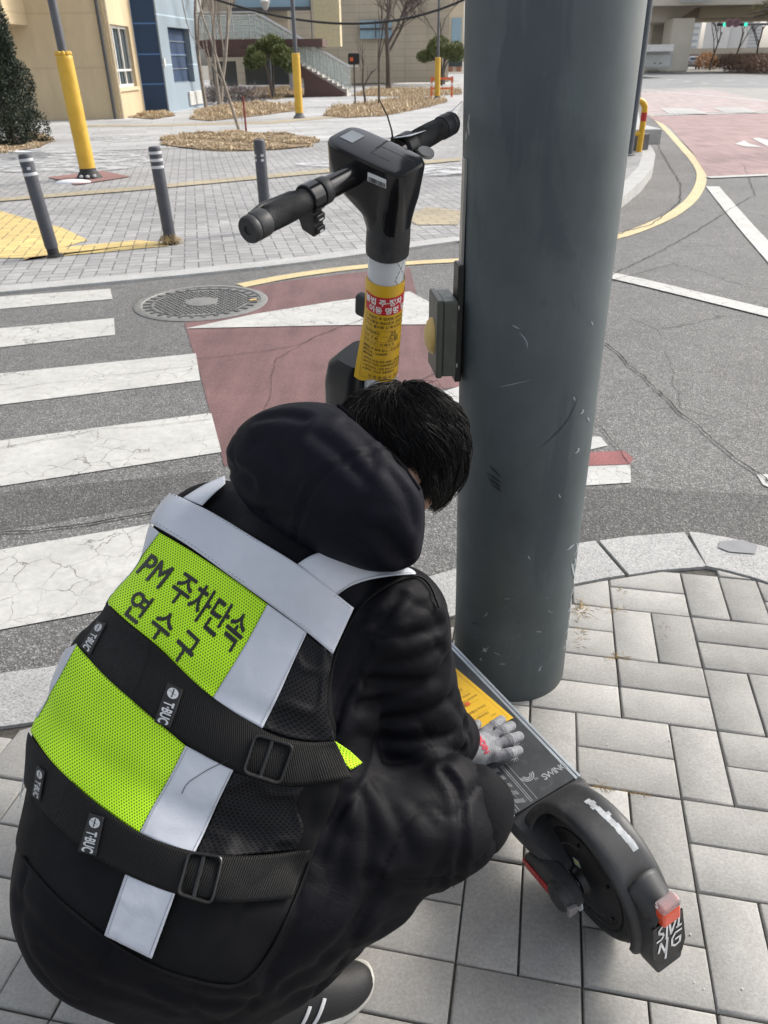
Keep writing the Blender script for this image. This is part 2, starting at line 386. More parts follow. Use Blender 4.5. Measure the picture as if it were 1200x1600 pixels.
# ---- darker patches and cracks in the road
poly_sheet("asphalt_repair", [(880, 765), (1000, 762), (1230, 775), (1230, 900), (700, 960), (690, 900), (850, 860)], ZR+.001, A_OLD)
poly_sheet("asphalt_repair_left", [(-300, 800), (340, 735), (300, 778), (-300, 880)], ZR+.001, A_OLD)
CRK = simple("crack_dark", (.018, .017, .016), .95)
def crack(px, wdt=.008, z=ZR+.0085, jit=.02):
    pts = []; c = [Vector(G(x, y, z)) for x, y in px]
    for i in range(len(c)-1):
        n = max(3, int((c[i+1]-c[i]).length/.03)); n = min(n, 90)
        for k in range(n):
            p = c[i].lerp(c[i+1], k/n); s_ = mnoise.noise(p*6)*jit+mnoise.noise(p*30)*jit*.35; d = (c[i+1]-c[i]).normalized(); pts.append(p+Vector((-d.y, d.x, 0))*s_)
    pts.append(c[-1]); L = []; Q = []
    for i, p in enumerate(pts):
        t = (pts[min(i+1, len(pts)-1)]-pts[max(i-1, 0)]).normalized(); nn = Vector((-t.y, t.x, 0)); w_ = wdt*(.35+.65*abs(mnoise.noise(p*17))*1.6)
        L.append(p+nn*w_/2); Q.append(p-nn*w_/2)
    n = len(pts); b = MB(); b.add(L+Q, [(n+i, n+i+1, i+1, i) for i in range(n-1)]); o = b.build("road_crack", CRK, smooth=False)
    if o.data.polygons[0].normal.z < 0: o.data.flip_normals()
    tag(o, kind='structure')
crack([(942, 532), (985, 570), (1060, 640), (1120, 690), (1200, 752)], .012); crack([(915, 650), (940, 672), (1000, 740)], .005)
crack([(1180, 305), (1165, 312), (1080, 365), (1020, 398), (930, 440), (880, 452)], .012); crack([(1162, 258), (1180, 305)], .012)
crack([(305, 560), (400, 550), (460, 540), (520, 515), (600, 485)], .008); crack([(870, 480), (945, 440), (1060, 410)], .01)
crack([(0, 832), (120, 822), (230, 800), (360, 770)], .012); crack([(910, 480), (760, 550), (640, 600)], .008)
crack([(962, 366), (1020, 350), (1062, 315), (1064, 290), (1035, 240), (1012, 195)], .02, jit=.03)
crack([(0, 700), (150, 672), (330, 655)], .004); crack([(0, 610), (140, 590), (300, 572)], .004); crack([(400, 700), (430, 560), (470, 540)], .005)

# ---- near pavement : modelled blocks inside a granite kerb
out_px = [(-420, 1180), (-150, 1098), (0, 1052), (80, 1042), (300, 985), (560, 935), (700, 893), (800, 868), (900, 850), (985, 838), (1080, 831), (1140, 841), (1200, 856), (1290, 885), (1420, 940), (1600, 1050), (1800, 1250)]
outer = [Vector(G(x, y, 0)) for x, y in out_px]
def offset(poly, d):
    r = []
    for i, p in enumerate(poly):
        t = (poly[min(i+1, len(poly)-1)]-poly[max(i-1, 0)]).normalized(); r.append(p+Vector((t.y, -t.x, 0))*d)
    return r
kw = .205; inner = offset(outer, kw)
# kerb stones (each stone its own slab within the kerb mesh, with real gaps)
def resample(poly, step):
    L = [0]
    for i in range(len(poly)-1): L.append(L[-1]+(poly[i+1]-poly[i]).length)
    n = max(2, int(L[-1]/step)); r = []
    for k in range(n+1):
        s_ = L[-1]*k/n
        for i in range(len(poly)-1):
            if L[i+1] >= s_ or i == len(poly)-2: r.append(poly[i].lerp(poly[i+1], (s_-L[i])/(L[i+1]-L[i]))); break
    return r
j1 = Vector(G(930, 850, 0)); j2 = Vector(G(1081, 834, 0))
oc = resample(outer, .04); ic = offset(oc, kw)
breaks = [min(range(len(oc)), key=lambda i: (oc[i]-j).length) for j in (j1, j2)]
step_ = breaks[1]-breaks[0]; bi = sorted(set([0, len(oc)-1]+breaks+[breaks[0]-25*k for k in range(1, 6) if breaks[0]-25*k > 3]+[breaks[1]+25*k for k in range(1, 6) if breaks[1]+25*k < len(oc)-4]))
kb = MB()
for a, b in zip(bi[:-1], bi[1:]):
    idx = list(range(a, b+1)); O = [oc[i].copy() for i in idx]; I = [ic[i].copy() for i in idx]
    for arr in (O, I):
        arr[0] = arr[0].lerp(arr[1], .18); arr[-1] = arr[-1].lerp(arr[-2], .18)
    dz = random.uniform(-.0015, .0015); base = len(kb.v)
    ring = [(p.x, p.y) for p in O]+[(p.x, p.y) for p in reversed(I)]; ring = ring[::-1]
    area = sum(ring[i][0]*ring[(i+1) % len(ring)][1]-ring[(i+1) % len(ring)][0]*ring[i][1] for i in range(len(ring)))
    if area < 0: ring = ring[::-1]
    kb.prism(ring, -.12, .003+dz)
tag(kb.build("kerb", GRAN, smooth=False, bevel=.006), kind='structure')
# joint bed under the blocks
bed = [Vector((p.x, p.y, -.009)) for p in offset(outer, .01)]
tag(MB().sheet([tuple(p) for p in bed]+[(3.4, -2, -.009), (-3.2, -2, -.009)]).build("pavement_bed", JOINT, smooth=False), kind='structure')
# kerb repair patch
tag(poly_sheet("kerb_patch", [(1124, 846), (1160, 843), (1184, 852), (1180, 865), (1140, 862), (1122, 855)], .0065, simple("mortar_patch", (.22, .225, .235), .8)), kind='structure')
inn = offset(resample(outer, .12), kw+.006)
def clip(poly, a, b):
    """keep the part of poly to the right of a->b"""
    d = (b[0]-a[0], b[1]-a[1]); f = lambda p: -(d[0]*(p[1]-a[1])-d[1]*(p[0]-a[0])); r = []
    for i in range(len(poly)):
        p, q = poly[i], poly[(i+1) % len(poly)]; fp, fq = f(p), f(q)
        if fp >= 0: r.append(p)
        if (fp >= 0) != (fq >= 0): t = fp/(fp-fq); r.append((p[0]+(q[0]-p[0])*t, p[1]+(q[1]-p[1])*t))
    return r
W_ = .1115; ANG = R(-11.6); ca, sa = math.cos(ANG), math.sin(ANG)
o_ = G(840+440/3.333, 820+1003/3.333, 0); OX, OY = o_[0], o_[1]
def uv2w(u, v): return (OX+W_*(ca*u-sa*v), OY+W_*(sa*u+ca*v))
known = {0: [(-2, 'H'), (0, 'H'), (2, 'V'), (3, 'V')], -2: [(-2, 'V'), (-1, 'H'), (1, 'V'), (2, 'H')], 2: [(-2, 'H'), (0, 'V'), (1, 'V'), (2, 'H')],
         -4: [(-3, 'V'), (-2, 'V'), (-1, 'V'), (0, 'V'), (1, 'H')], -6: [(-3, 'V'), (-2, 'V'), (-1, 'H'), (1, 'V'), (2, 'H')], -8: [(-5, 'H'), (-3, 'H'), (-1, 'V'), (0, 'V'), (1, 'H')],
         4: [(-2, 'V'), (-1, 'V'), (0, 'H'), (2, 'V'), (3, 'V')]}
blocks = []
for v in range(-40, 20, 2):
    row = known.get(v, [(random.choice((-1, 0)), 'H')]); lo_ = row[0][0]; row = list(row)
    u = row[-1][0]+(2 if row[-1][1] == 'H' else 1); c_ = 0
    while u < 34:
        k = 'H' if random.random() < .45 else 'V'; row.append((u, k)); u += 2 if k == 'H' else 1
    u = lo_
    while u > -34:
        k = 'H' if random.random() < .45 else 'V'; u -= 2 if k == 'H' else 1; row.append((u, k))
    for u, k in row:
        if k == 'H': blocks += [(u, v, u+2, v+1), (u, v+1, u+2, v+2)]
        else: blocks += [(u, v, u+1, v+2)]
pv = MB(); tones = []; gp = .015
POLE = Vector((.335, 1.568)); PR = .152
for (u0, v0, u1, v1) in blocks:
    j = lambda: random.uniform(-.008, .008)
    dx, dy, rot_ = j(), j(), random.uniform(-.006, .006)
    poly = [uv2w(u0+gp+dx, v0+gp+dy), uv2w(u1-gp+dx, v0+gp+dy), uv2w(u1-gp+dx, v1-gp+dy), uv2w(u0+gp+dx, v1-gp+dy)]
    cx_ = sum(p[0] for p in poly)/4; cy_ = sum(p[1] for p in poly)/4
    if cy_ < -.6 or abs(cx_) > 3 or cy_ > 4: continue
    for a, b in zip(inn[:-1], inn[1:]):
        mid = (a+b)/2; t_ = max(0, min(1, ((cx_-a.x)*(b.x-a.x)+(cy_-a.y)*(b.y-a.y))/((b-a).length**2))); pn = a.lerp(b, t_)
        if math.hypot(pn.x-cx_, pn.y-cy_) > .30:
            continue
        poly = clip(poly, a, b)
        if len(poly) < 3: break
    nb = min(inn, key=lambda p: (p.x-cx_)**2+(p.y-cy_)**2); ib = inn.index(nb); a, b = (inn[ib], inn[ib+1]) if ib < len(inn)-1 else (inn[ib-1], inn[ib])
    if -((b.x-a.x)*(cy_-a.y)-(b.y-a.y)*(cx_-a.x))/(b-a).length < -.055: continue
    if len(poly) < 3: continue
    ar = abs(sum(poly[i][0]*poly[(i+1) % len(poly)][1]-poly[(i+1) % len(poly)][0]*poly[i][1] for i in range(len(poly))))/2
    if ar < .0006: continue
    # keep clear of the pole
    if all((Vector(p)-POLE).length < PR for p in poly): continue
    cx_ = sum(p[0] for p in poly)/len(poly); cy_ = sum(p[1] for p in poly)/len(poly); dz = random.uniform(-.0018, .0012); tx, ty = random.uniform(-.006, .006), random.uniform(-.006, .006)
    n = len(poly); z_ = lambda p, e: dz+e+tx*(p[0]-cx_)+ty*(p[1]-cy_)
    rings = []
    for inset, e in ((0, -.03), (0, -.005), (.0022, -.0012), (.0055, 0)):
        rr = []
        for p in poly:
            d = math.hypot(p[0]-cx_, p[1]-cy_); k = max(0, 1-inset*1.3/max(d, .01)); q = (cx_+(p[0]-cx_)*k, cy_+(p[1]-cy_)*k); rr.append((q[0], q[1], z_(q, e)))
        rings.append(rr)
    vs = sum(rings, []); fs = [(r*n+i, r*n+(i+1) % n, (r+1)*n+(i+1) % n, (r+1)*n+i) for r in range(3) for i in range(n)]+[tuple(3*n+i for i in range(n))]
    t_ = min(1, max(0, random.gauss(.5, .22))); b0 = len(pv.f); pv.add(vs, fs); tones += [t_]*len(fs)
po = pv.build("pavement", BLOCK, smooth=True, ang=50)
at_ = po.data.attributes.new("tone", 'FLOAT', 'FACE'); at_.data.foreach_set("value", tones); tag(po, kind='structure')

# ---- far pavement beyond the road with its kerb
near_px = [(-500, 497), (-250, 477), (0, 456), (160, 441), (300, 428), (460, 411), (600, 392), (722, 375)]
kerbn = [Vector(G(x, y, 0)) for x, y in near_px]
cor_px = [(800, 364), (880, 350), (935, 334), (972, 308), (1003, 284), (1020, 263), (1024, 243), (1017, 230), (1006, 212), (1000, 190), (996, 165), (992, 140), (990, 120)]
kerbn += [Vector(G(x, y, .10)) for x, y in cor_px]
def swz(p):      # the pavement is flush with the road at the crossing and climbs to a full kerb at the corner
    t = min(1, max(0, (p.x-1.3)/2.0)); return .12*t*t*(3-2*t)
ks = resample(kerbn, .25); ki = offset(ks, -.19)
if (ki[10].y < ks[10].y): ki = offset(ks, .19)
kf = MB(); n = len(ks)
top_o = [(p.x, p.y, swz(p)) for p in ks]; top_i = [(q.x, q.y, swz(p)) for p, q in zip(ks, ki)]; bot = [(p.x, p.y, -.06) for p in ks]
kf.add(bot+top_o+top_i, [(i, i+1, n+i+1, n+i) for i in range(n-1)]+[(n+i, n+i+1, 2*n+i+1, 2*n+i) for i in range(n-1)])
ko = kf.build("far_kerb", GRAN2, smooth=False); tag(ko, kind='structure')
# pavement surface: fan of strips from the kerb's inner edge back to y = 90
fs_v = []; fs_f = []; rows = [0, .005, .01, .02, .03, .04, .06, .08, .12, .2, .35, .6, 1.0]
for i, (p, q) in enumerate(zip(ks, ki)):
    far = Vector((-30+ (i/(n-1))*40.0, 90, 0)) if True else None
    for t in rows:
        x = q.x+(far.x-q.x)*t; y = q.y+(far.y-q.y)*t; z0 = swz(p); z1 = .02
        fs_v.append((x, y, z0*max(0, 1-math.hypot(x-q.x, y-q.y)/3)))
m_ = len(rows)
for i in range(n-1):
    for k in range(m_-1): fs_f.append((i*m_+k, (i+1)*m_+k, (i+1)*m_+k+1, i*m_+k+1))
fo = MB().add(fs_v, fs_f).build("far_pavement", F_PAVE, smooth=True)
if sum(p.normal.z for p in fo.data.polygons) < 0: fo.data.flip_normals()
tag(fo, kind='structure')
def fz(x, y):    # height of the far pavement under a point
    best = min(ks, key=lambda p: (p.x-x)**2+(p.y-y)**2); z0 = swz(best); d = math.hypot(best.x-x, best.y-y); return z0*max(0, 1-d/3)
def Gf(x, y):    # pixel -> point on the far pavement
    p = G(x, y, 0.0)
    for _ in range(4): p = G(x, y, fz(p[0], p[1]))
    return p
def fsheet(name, px, mat, dz=.004, sub=3):
    b = bmesh.new(); vs = [b.verts.new(tuple(Gf(x, y))) for x, y in px]; b.faces.new(vs)
    for v in b.verts: v.co.z += dz
    me = bpy.data.meshes.new(name); b.to_mesh(me); b.free(); me.materials.append(mat); o = bpy.data.objects.new(name, me); link(o)
    if me.polygons[0].normal.z < 0: me.flip_normals()
    return tag(o, kind='structure')
# plaza paving (large pale slabs) beyond the block paving; tactile yellow areas; bands; stains of ice
fsheet("plaza", [(-700, 262), (60, 240), (420, 226), (700, 210), (722, 160), (1002, 112), (560, 118), (-100, 150), (-700, 190)], F_PAVE2, .006)
fsheet("tactile_area", [(-300, 290), (-60, 318), (0, 330), (70, 350), (97, 356), (138, 376), (96, 388), (85, 404), (0, 404), (-300, 430)], F_YEL, .005)
fsheet("tactile_strip", [(40, 404), (85, 402), (150, 396), (262, 385), (250, 379), (215, 376), (90, 388), (36, 408)], F_YEL, .006)
fsheet("tan_band", [(-60, 322), (0, 316), (200, 300), (500, 272), (720, 252), (720, 247), (500, 266), (200, 294), (0, 311), (-60, 316)], F_TAN, .012)
fsheet("tan_band_far", [(120, 199), (250, 198), (420, 194), (600, 178), (600, 175), (420, 190), (250, 195), (120, 196)], F_TAN, .012)
fsheet("lamp_base_paving", [(75, 278), (160, 268), (205, 277), (120, 290)], F_RED, .012)
fsheet("drain_cover", [(632, 338), (668, 324), (722, 330), (716, 352), (650, 352)], F_TAN, .006)
ICE = NM("thin_ice", (.62, .63, .64), .45)
ICE.b.inputs["Alpha"].default_value = 1; ia = ICE.ramp(ICE.noise(3.5, 7, .7, co=ICE.co('Object')), [(.40, 0), (.60, .85)]); ICE.l(ia, ICE.b.inputs["Alpha"])
def oval(cx, cy, rx, ry, n=28, wob=.12): return [(cx+rx*(1+wob*mnoise.noise(Vector((k*.5, cx, 0))))*math.cos(2*math.pi*k/n), cy+ry*(1+wob*mnoise.noise(Vector((k*.5, cy, 9))))*math.sin(2*math.pi*k/n)) for k in range(n)]
for q in (oval(70, 252, 165, 19), oval(196, 217, 52, 6), oval(20, 243, 60, 9), oval(660, 268, 80, 8), oval(520, 258, 60, 4)): fsheet("ice_patch", q, ICE.m, .014)
SNOW = simple("snow", (.78, .79, .80), .6, var=.05)
sn = Gf(115, 286); tag(MB().ell((sn[0], sn[1], fz(sn[0], sn[1])), (.26, .11, .05)).build("snow_patch", SNOW), "small melting patch of snow at the foot of the nearest yellow padded pole", "snow patch")
sn2 = Gf(14, 238); tag(MB().ell((sn2[0], sn2[1], fz(sn2[0], sn2[1])), (.5, .12, .03)).build("snow_patch", SNOW), "thin strip of old snow by the conifer bed at the left edge", "snow patch")
# gutter apron at the corner
ribbon("gutter", [(800, 388), (900, 366), (965, 345), (1010, 318), (1040, 285), (1048, 255), (1030, 215), (1010, 185), (1000, 160)], .55, ZR+.003, A_GUT)

# ---- manhole cover (its own thing)
mh_c = Vector(G(315, 473, ZR)); mh = empty("manhole_cover", mh_c, R(8), "round cast iron manhole cover set in the asphalt beside the crosswalk", "manhole cover")
IRON = simple("cast_iron", (.10, .10, .10), .6, .3, var=.3, scale=20, dirt=((.2, .19, .17), .6)); IRON2 = simple("iron_pale", (.20, .20, .19), .6, .2, var=.2, scale=30)
rM = .455
MB().lathe([(rM, 0), (rM, .005), (rM-.012, .010), (rM-.05, .010), (rM-.055, .004)], n=64).build("frame", IRON2, mh)
b = MB(); b.lathe([(rM-.058, .003), (0.0001, .003)], n=64)
for k in range(30):
    a = 2*math.pi*k/30; b.box((.365*math.cos(a), .365*math.sin(a), .0065), (.05, .022, .006), rz=a)
for ix in range(-9, 10):
    for iy in range(-9, 10):
        x, y = ix*.034+(iy % 2)*.017, iy*.031; d = math.hypot(x, y)
        if .12 < d < .325: b.box((x, y, .0065), (.020, .011, .005), rz=(.78 if (ix+iy) % 2 else -.78))
b.lathe([(.345, .003), (.345, .008), (.333, .008), (.333, .003)], n=64); b.build("cover_plate", IRON, mh, smooth=False)
MB().lathe([(.11, .003), (.11, .009), (.102, .010), (.0001, .010)], n=40).build("badge", IRON2, mh)
yb = MB(); yb.box((.355, -.03, .0105), (.05, .03, .002), rz=.2); yb.build("yellow_mark", P_YEL, mh, smooth=False)
# ================================================================ big signal pole and its push-button box
m = NM("pole_paint", (.095, .115, .12), .5, spec=.35)
pv1 = m.ramp(m.noise(2.4, 6, .62), [(.3, .72), (.7, 1.25)]); pv2 = m.ramp(m.noise(9, 6, .7, co=m.co('Object', scale=(1, 1, .35))), [(.3, .90), (.7, 1.1)])
c = m.mix(1, (.088, .106, .112), pv1, 'MULTIPLY'); c = m.mix(1, c, pv2, 'MULTIPLY')
# grime towards the base: soot band with a shape of its own, scuffs, chips
sepz = m.n("ShaderNodeSeparateXYZ"); m.l(m.co(), sepz.inputs[0])
lowf = m.ramp(m.math('ADD', m.math('MULTIPLY', sepz.outputs[2], 1.4), m.math('MULTIPLY', m.noise(3, 4), .5)), [(.28, .8), (.75, 0)])
c = m.mix(lowf, c, (.045, .05, .047))
scf = m.ramp(m.noise(5, 7, .75, co=m.co('Object', scale=(2.2, 2.2, 1.1), rot=(0, 0, .4)), dist=1.2), [(.62, 0), (.70, .55)])
c = m.mix(m.math('MULTIPLY', scf, m.ramp(sepz.outputs[2], [(0, 1), (.5, .15)])), c, (.22, .23, .22))
chip = m.ramp(m.noise(16, 3, .55, co=m.co('Object', scale=(1, 1, .6))), [(.715, 0), (.73, 1)]); c = m.mix(chip, c, (.34, .36, .35))
dk = m.ramp(m.noise(2.3, 5, .6, co=m.co('Object', scale=(3, 3, .6)), dist=.8), [(.56, 0), (.61, .55)]); c = m.mix(dk, c, (.05, .065, .075))
m.base(c); m.rough(m.ramp(m.noise(7, 5), [(.3, .44), (.7, .62)])); m.bump(m.noise(120, 3), .08, .002)
POLE_M = m.m
po_e = empty("signal_pole", (POLE.x, POLE.y, 0), 0, "thick dark grey-green steel pole standing on the paved kerb corner beside the kick scooter", "pole")
PR0 = .1435; pr_ = lambda z: PR0+.0062*max(z, 0)*(1 if z < 3 else 3/z); px_c = lambda z: POLE.x-.006-.0165*z
b = MB(); prof = [(PR0+.002, -.03), (PR0+.002, 0)]+[(pr_(.25*k), .25*k) for k in range(1, 25)]
b.lathe(prof, n=96, ax=(0, 0, 1)); b.v = [(x-.006-.0165*z, y, z) for x, y, z in b.v]; b.build("shaft", POLE_M, po_e)
sm = simple("scuff_black", (.02, .025, .028), .6); sl = simple("scuff_pale", (.30, .33, .34), .6)
def on_pole(px_, off=.0012):
    """point of the shaft's front surface seen at a pixel"""
    d = ray(*px_); A_ = d[0]**2+d[1]**2
    r = PR0+off; cx = POLE.x
    for _ in range(8):
        B_ = 2*(d[0]*(-cx)+d[1]*(-POLE.y)); C_ = cx**2+POLE.y**2-r*r; q = max(0, B_*B_-4*A_*C_); t = (-B_-math.sqrt(q))/(2*A_); z = CAMH+t*d[2]
        r = pr_(z)+off; cx = px_c(z)
    return Vector((d[0]*t, d[1]*t, z))
def scratch(px_, w_, mt, name="scratch"):
    pts = [on_pole(p) for p in px_]; b = MB(); L = []; Q = []
    for i, p in enumerate(pts):
        t = (pts[min(i+1, len(pts)-1)]-pts[max(i-1, 0)]).normalized(); nn = Vector((p.x-px_c(p.z), p.y-POLE.y, 0)).normalized(); s_ = t.cross(nn); ww = w_*math.sin(math.pi*(i+.4)/(len(pts)-.2))*(.6+.6*random.random()); L.append(p+s_*ww/2-Vector((POLE.x, POLE.y, 0))); Q.append(p-s_*ww/2-Vector((POLE.x, POLE.y, 0)))
    n = len(pts); b.add(L+Q, [(n+i, n+i+1, i+1, i) for i in range(n-1)]); return b.build(name, mt, po_e, smooth=False)
def sline(a, b, n=6, bow=0): return [(a[0]+(b[0]-a[0])*k/n+bow*math.sin(math.pi*k/n), a[1]+(b[1]-a[1])*k/n) for k in range(n+1)]
for a, b_, w_ in (((765, 728), (782, 745), .006), ((760, 738), (784, 755), .005), ((766, 748), (782, 762), .006), ((770, 758), (784, 768), .005), ((762, 744), (772, 762), .003)): scratch(sline(a, b_), w_, sm)
scratch(sline((904, 615), (838, 705), 12, 14), .0035, simple("scuff_dark", (.05, .06, .065), .5))
scratch(sline((800, 508), (812, 514), 5), .003, sl); scratch(sline((812, 520), (824, 545), 6, 4), .0028, sl); scratch(sline((780, 605), (830, 594), 6), .0015, sl)
scratch(sline((886, 860), (898, 850), 5), .006, sl); scratch(sline((893, 880), (899, 905), 6), .008, sl); scratch(sline((825, 1068), (846, 1040), 8, 3), .006, sl)
for x, y, h_ in ((903, 848, 20), (900, 872, 14), (898, 905, 26), (893, 940, 16), (890, 968, 22), (886, 1000, 14), (882, 1030, 18), (905, 700, 8), (912, 640, 7), (880, 1052, 10)): scratch(sline((x-2, y), (x-6, y+h_), 5, 3), .0085, sl)
for k in range(11):
    x, y = random.uniform(722, 890), random.uniform(900, 1085); scratch(sline((x, y), (x+random.uniform(-14, 14), y+random.uniform(-5, 9)), 4, random.uniform(-3, 3)), random.uniform(.0012, .003), sl if random.random() < .7 else sm)
for q in ((924, 502), (896, 620), (918, 652), (825, 868), (873, 772)): scratch(sline(q, (q[0]+3, q[1]+6), 4), .004, sl)
# bracket and push button box on the pole's left side
BXc = Vector((POLE.x-PR-.02, POLE.y+.01, 0))
BOX = simple("box_olive", (.085, .09, .075), .45, .2, var=.1, scale=12, dirt=((.25, .25, .23), .25)); BLK = simple("black_plastic", (.012, .012, .013), .42, var=.3, scale=20); YB = simple("button_yellow", (.62, .42, .13), .45, var=.06)
STEEL = simple("brushed_steel", (.35, .35, .34), .4, .8)
pz = AT(714, 520, D=2.0)
be = empty("pedestrian_push_button", (0, 0, 0), 0, "olive grey box with round yellow button clamped to the left side of the thick pole", "push button")
# box: faces left (-x) and a little to the camera; size measured against the pole
bd = Vector((-1, -.10, 0)).normalized(); bt = Vector((.10, -1, 0)).normalized()
def bxp(off, side, z): p = Vector((px_c(.9), POLE.y, 0))+bd*(off-.002)+bt*side; return Vector((p.x, p.y, z))
Mb = Matrix((( -bd.x, -bt.x, 0), (-bd.y, -bt.y, 0), (0, 0, 1)))
zc = .915
be.location = bxp(PR+.03, 0, zc-.10)
L0 = be.location.copy()
def loc(v): return v-L0
b = MB(); b.box(loc(bxp(PR+.032, 0, zc)), (.030, .10, .155), M=Mb); b.build("housing", BOX, be, bevel=.004, smooth=True)
b = MB(); b.box(loc(bxp(PR+.053, 0, zc)), (.014, .105, .160), M=Mb); b.build("front_cover", BOX, be, bevel=.004)
X, Y, Z = frame(bd)
b = MB(); b.lathe([(.0001, .016), (.018, .0145), (.031, .009), (.037, .003), (.038, 0), (.034, -.004)], o=loc(bxp(PR+.060, 0, zc-.005)), ax=bd, n=40); b.build("button", YB, be, ang=60)
b = MB(); b.box(loc(bxp(PR+.008, 0, zc+.02)), (.014, .05, .24), M=Mb); b.build("bracket", BLK, be, bevel=.003)
b = MB(); b.box(loc(bxp(PR+.007, .01, zc+.23)), (.006, .024, .20), M=Mb); b.build("strap", STEEL, be, bevel=.001)
for dz_ in (.06, -.06):
    b = MB(); b.cyl(loc(bxp(PR+.012, .03, zc+dz_)), loc(bxp(PR+.022, .03, zc+dz_)), .006); b.build("bolt", STEEL, be)
# weeds in the paving joints near the pole
STRAW = simple("dry_weed", (.42, .31, .16), .9, var=.35, scale=30)
wb = MB()
def weeds(px_, n, L=.03):
    for _ in range(n):
        k = random.random()*(len(px_)-1); i = int(k); t = k-i; x = px_[i][0]+(px_[i+1][0]-px_[i][0])*t; y = px_[i][1]+(px_[i+1][1]-px_[i][1])*t
        p = Vector(G(x+random.gauss(0, 1.2), y+random.gauss(0, 1.2), -.004)); a = random.uniform(0, 6.28); l_ = L*random.uniform(.4, 1.3); d = Vector((math.cos(a)*l_, math.sin(a)*l_, l_*random.uniform(.05, .35)))
        wb.tube([p, p+d*.5+Vector((0, 0, l_*.1)), p+d], [.0009, .0007, .0003], 3, caps=False)
weeds([(906, 925), (908, 1015)], 90, .022); weeds([(912, 950), (990, 960)], 60, .02); weeds([(971, 905), (974, 975)], 45, .014); weeds([(1037, 965), (1040, 1005)], 50, .013); weeds([(950, 1027), (985, 1030)], 50, .018); weeds([(928, 1228), (950, 1232)], 45, .018); weeds([(970, 1236), (1020, 1244)], 40, .012); weeds([(905, 955), (912, 958)], 25, .05)
tag(wb.build("joint_weeds", STRAW, smooth=False), "dry straw-coloured weeds growing in the paving joints right of the pole", "weeds", kind='stuff')
pb = MB()
for x, y in ((1106, 1004), (1046, 1157), (949, 1163), (948, 1030), (870, 1539), (1079, 1460), (1085, 1535), (1100, 1545), (1003, 1180), (690, 1352), (1160, 1545)):
    p = G(x, y, .002); s_ = random.uniform(.0014, .0026); pb.ell((p[0], p[1], .002), (s_, s_*.8, s_*.6), 8, 5)
tag(pb.build("grit", simple("white_grit", (.6, .6, .57), .7)), "tiny white bits of grit scattered on the near paving", "grit", kind='stuff')
# ================================================================ text -> mesh helper
def text_polys(body, size=1.0, bold=0.0, align='LEFT', maxlen=None, spacing=1.0, shear=0.0):
    cu = bpy.data.curves.new("lettering", 'FONT'); cu.body = body; cu.size = size; cu.align_x = align; cu.offset = bold; cu.resolution_u = 3
    cu.space_character = spacing; cu.shear = shear
    o = bpy.data.objects.new("lettering", cu); COL.objects.link(o); dg = bpy.context.evaluated_depsgraph_get(); dg.update()
    me = bpy.data.meshes.new_from_object(o.evaluated_get(dg)); bpy.data.objects.remove(o); bpy.data.curves.remove(cu)
    bm = bmesh.new(); bm.from_mesh(me); bpy.data.meshes.remove(me); bmesh.ops.remove_doubles(bm, verts=bm.verts, dist=1e-6); bmesh.ops.triangulate(bm, faces=bm.faces)
    if maxlen:
        for _ in range(5):
            ed = [e for e in bm.edges if e.calc_length() > maxlen]
            if not ed: break
            bmesh.ops.subdivide_edges(bm, edges=ed, cuts=1); bmesh.ops.triangulate(bm, faces=bm.faces)
    bm.verts.index_update(); v = [(q.co.x, q.co.y) for q in bm.verts]; f = [tuple(w.index for w in p.verts) for p in bm.faces]; bm.free()
    return v, f
def put_text(b, body, size, fn, x=0, y=0, **kw):
    v, f = text_polys(body, size, **kw); b.add([fn(x+a, y+c) for a, c in v], f); return (max([q[0] for q in v]) if v else 0)

# ================================================================ kick scooter
S = dict(tx=.400, ty=.862, yaw=2.0665, lean=.1195, steer=.4018, rake=.330, ax=.880, bl=1.098, cant=-.03, zd=.168, xr=.162)
scoot = empty("kick_scooter", (S['tx'], S['ty'], 0), 0, "black and white electric kick scooter parked on the kerb against the thick pole", "kick scooter")
scoot.rotation_euler = (-S['lean'], 0, S['yaw'])
SM = (Matrix.Translation((S['tx'], S['ty'], 0)) @ Matrix.Rotation(S['yaw'], 4, 'Z') @ Matrix.Rotation(-S['lean'], 4, 'X'))
DPL = simple("dark_plastic", (.030, .031, .033), .5, var=.35, scale=14, dirt=((.13, .13, .12), .3)); MATB = simple("deck_rubber", (.028, .032, .036), .55, var=.3, scale=18, dirt=((.14, .14, .135), .5))
GLOSS = simple("glossy_black", (.010, .010, .011), .16, var=.2); WHT = simple("white_paint", (.62, .64, .66), .35, var=.06, dirt=((.3, .3, .3), .25)); ALU = simple("aluminium_rail", (.50, .54, .58), .35, .6, var=.1)
RUB = simple("tyre_rubber", (.016, .016, .017), .75, var=.4, scale=30); HUB = simple("hub_black", (.012, .012, .013), .38, var=.4, scale=12)
REDR = simple("reflector_red", (.42, .015, .02), .3, var=.1, bump=.4, bscale=500); PRT = simple("deck_print", (.30, .32, .33), .6, var=.35, scale=60); PRW = simple("white_print", (.70, .70, .70), .5)
zd, xr = S['zd'], S['xr']; hw = .086; xf = .76
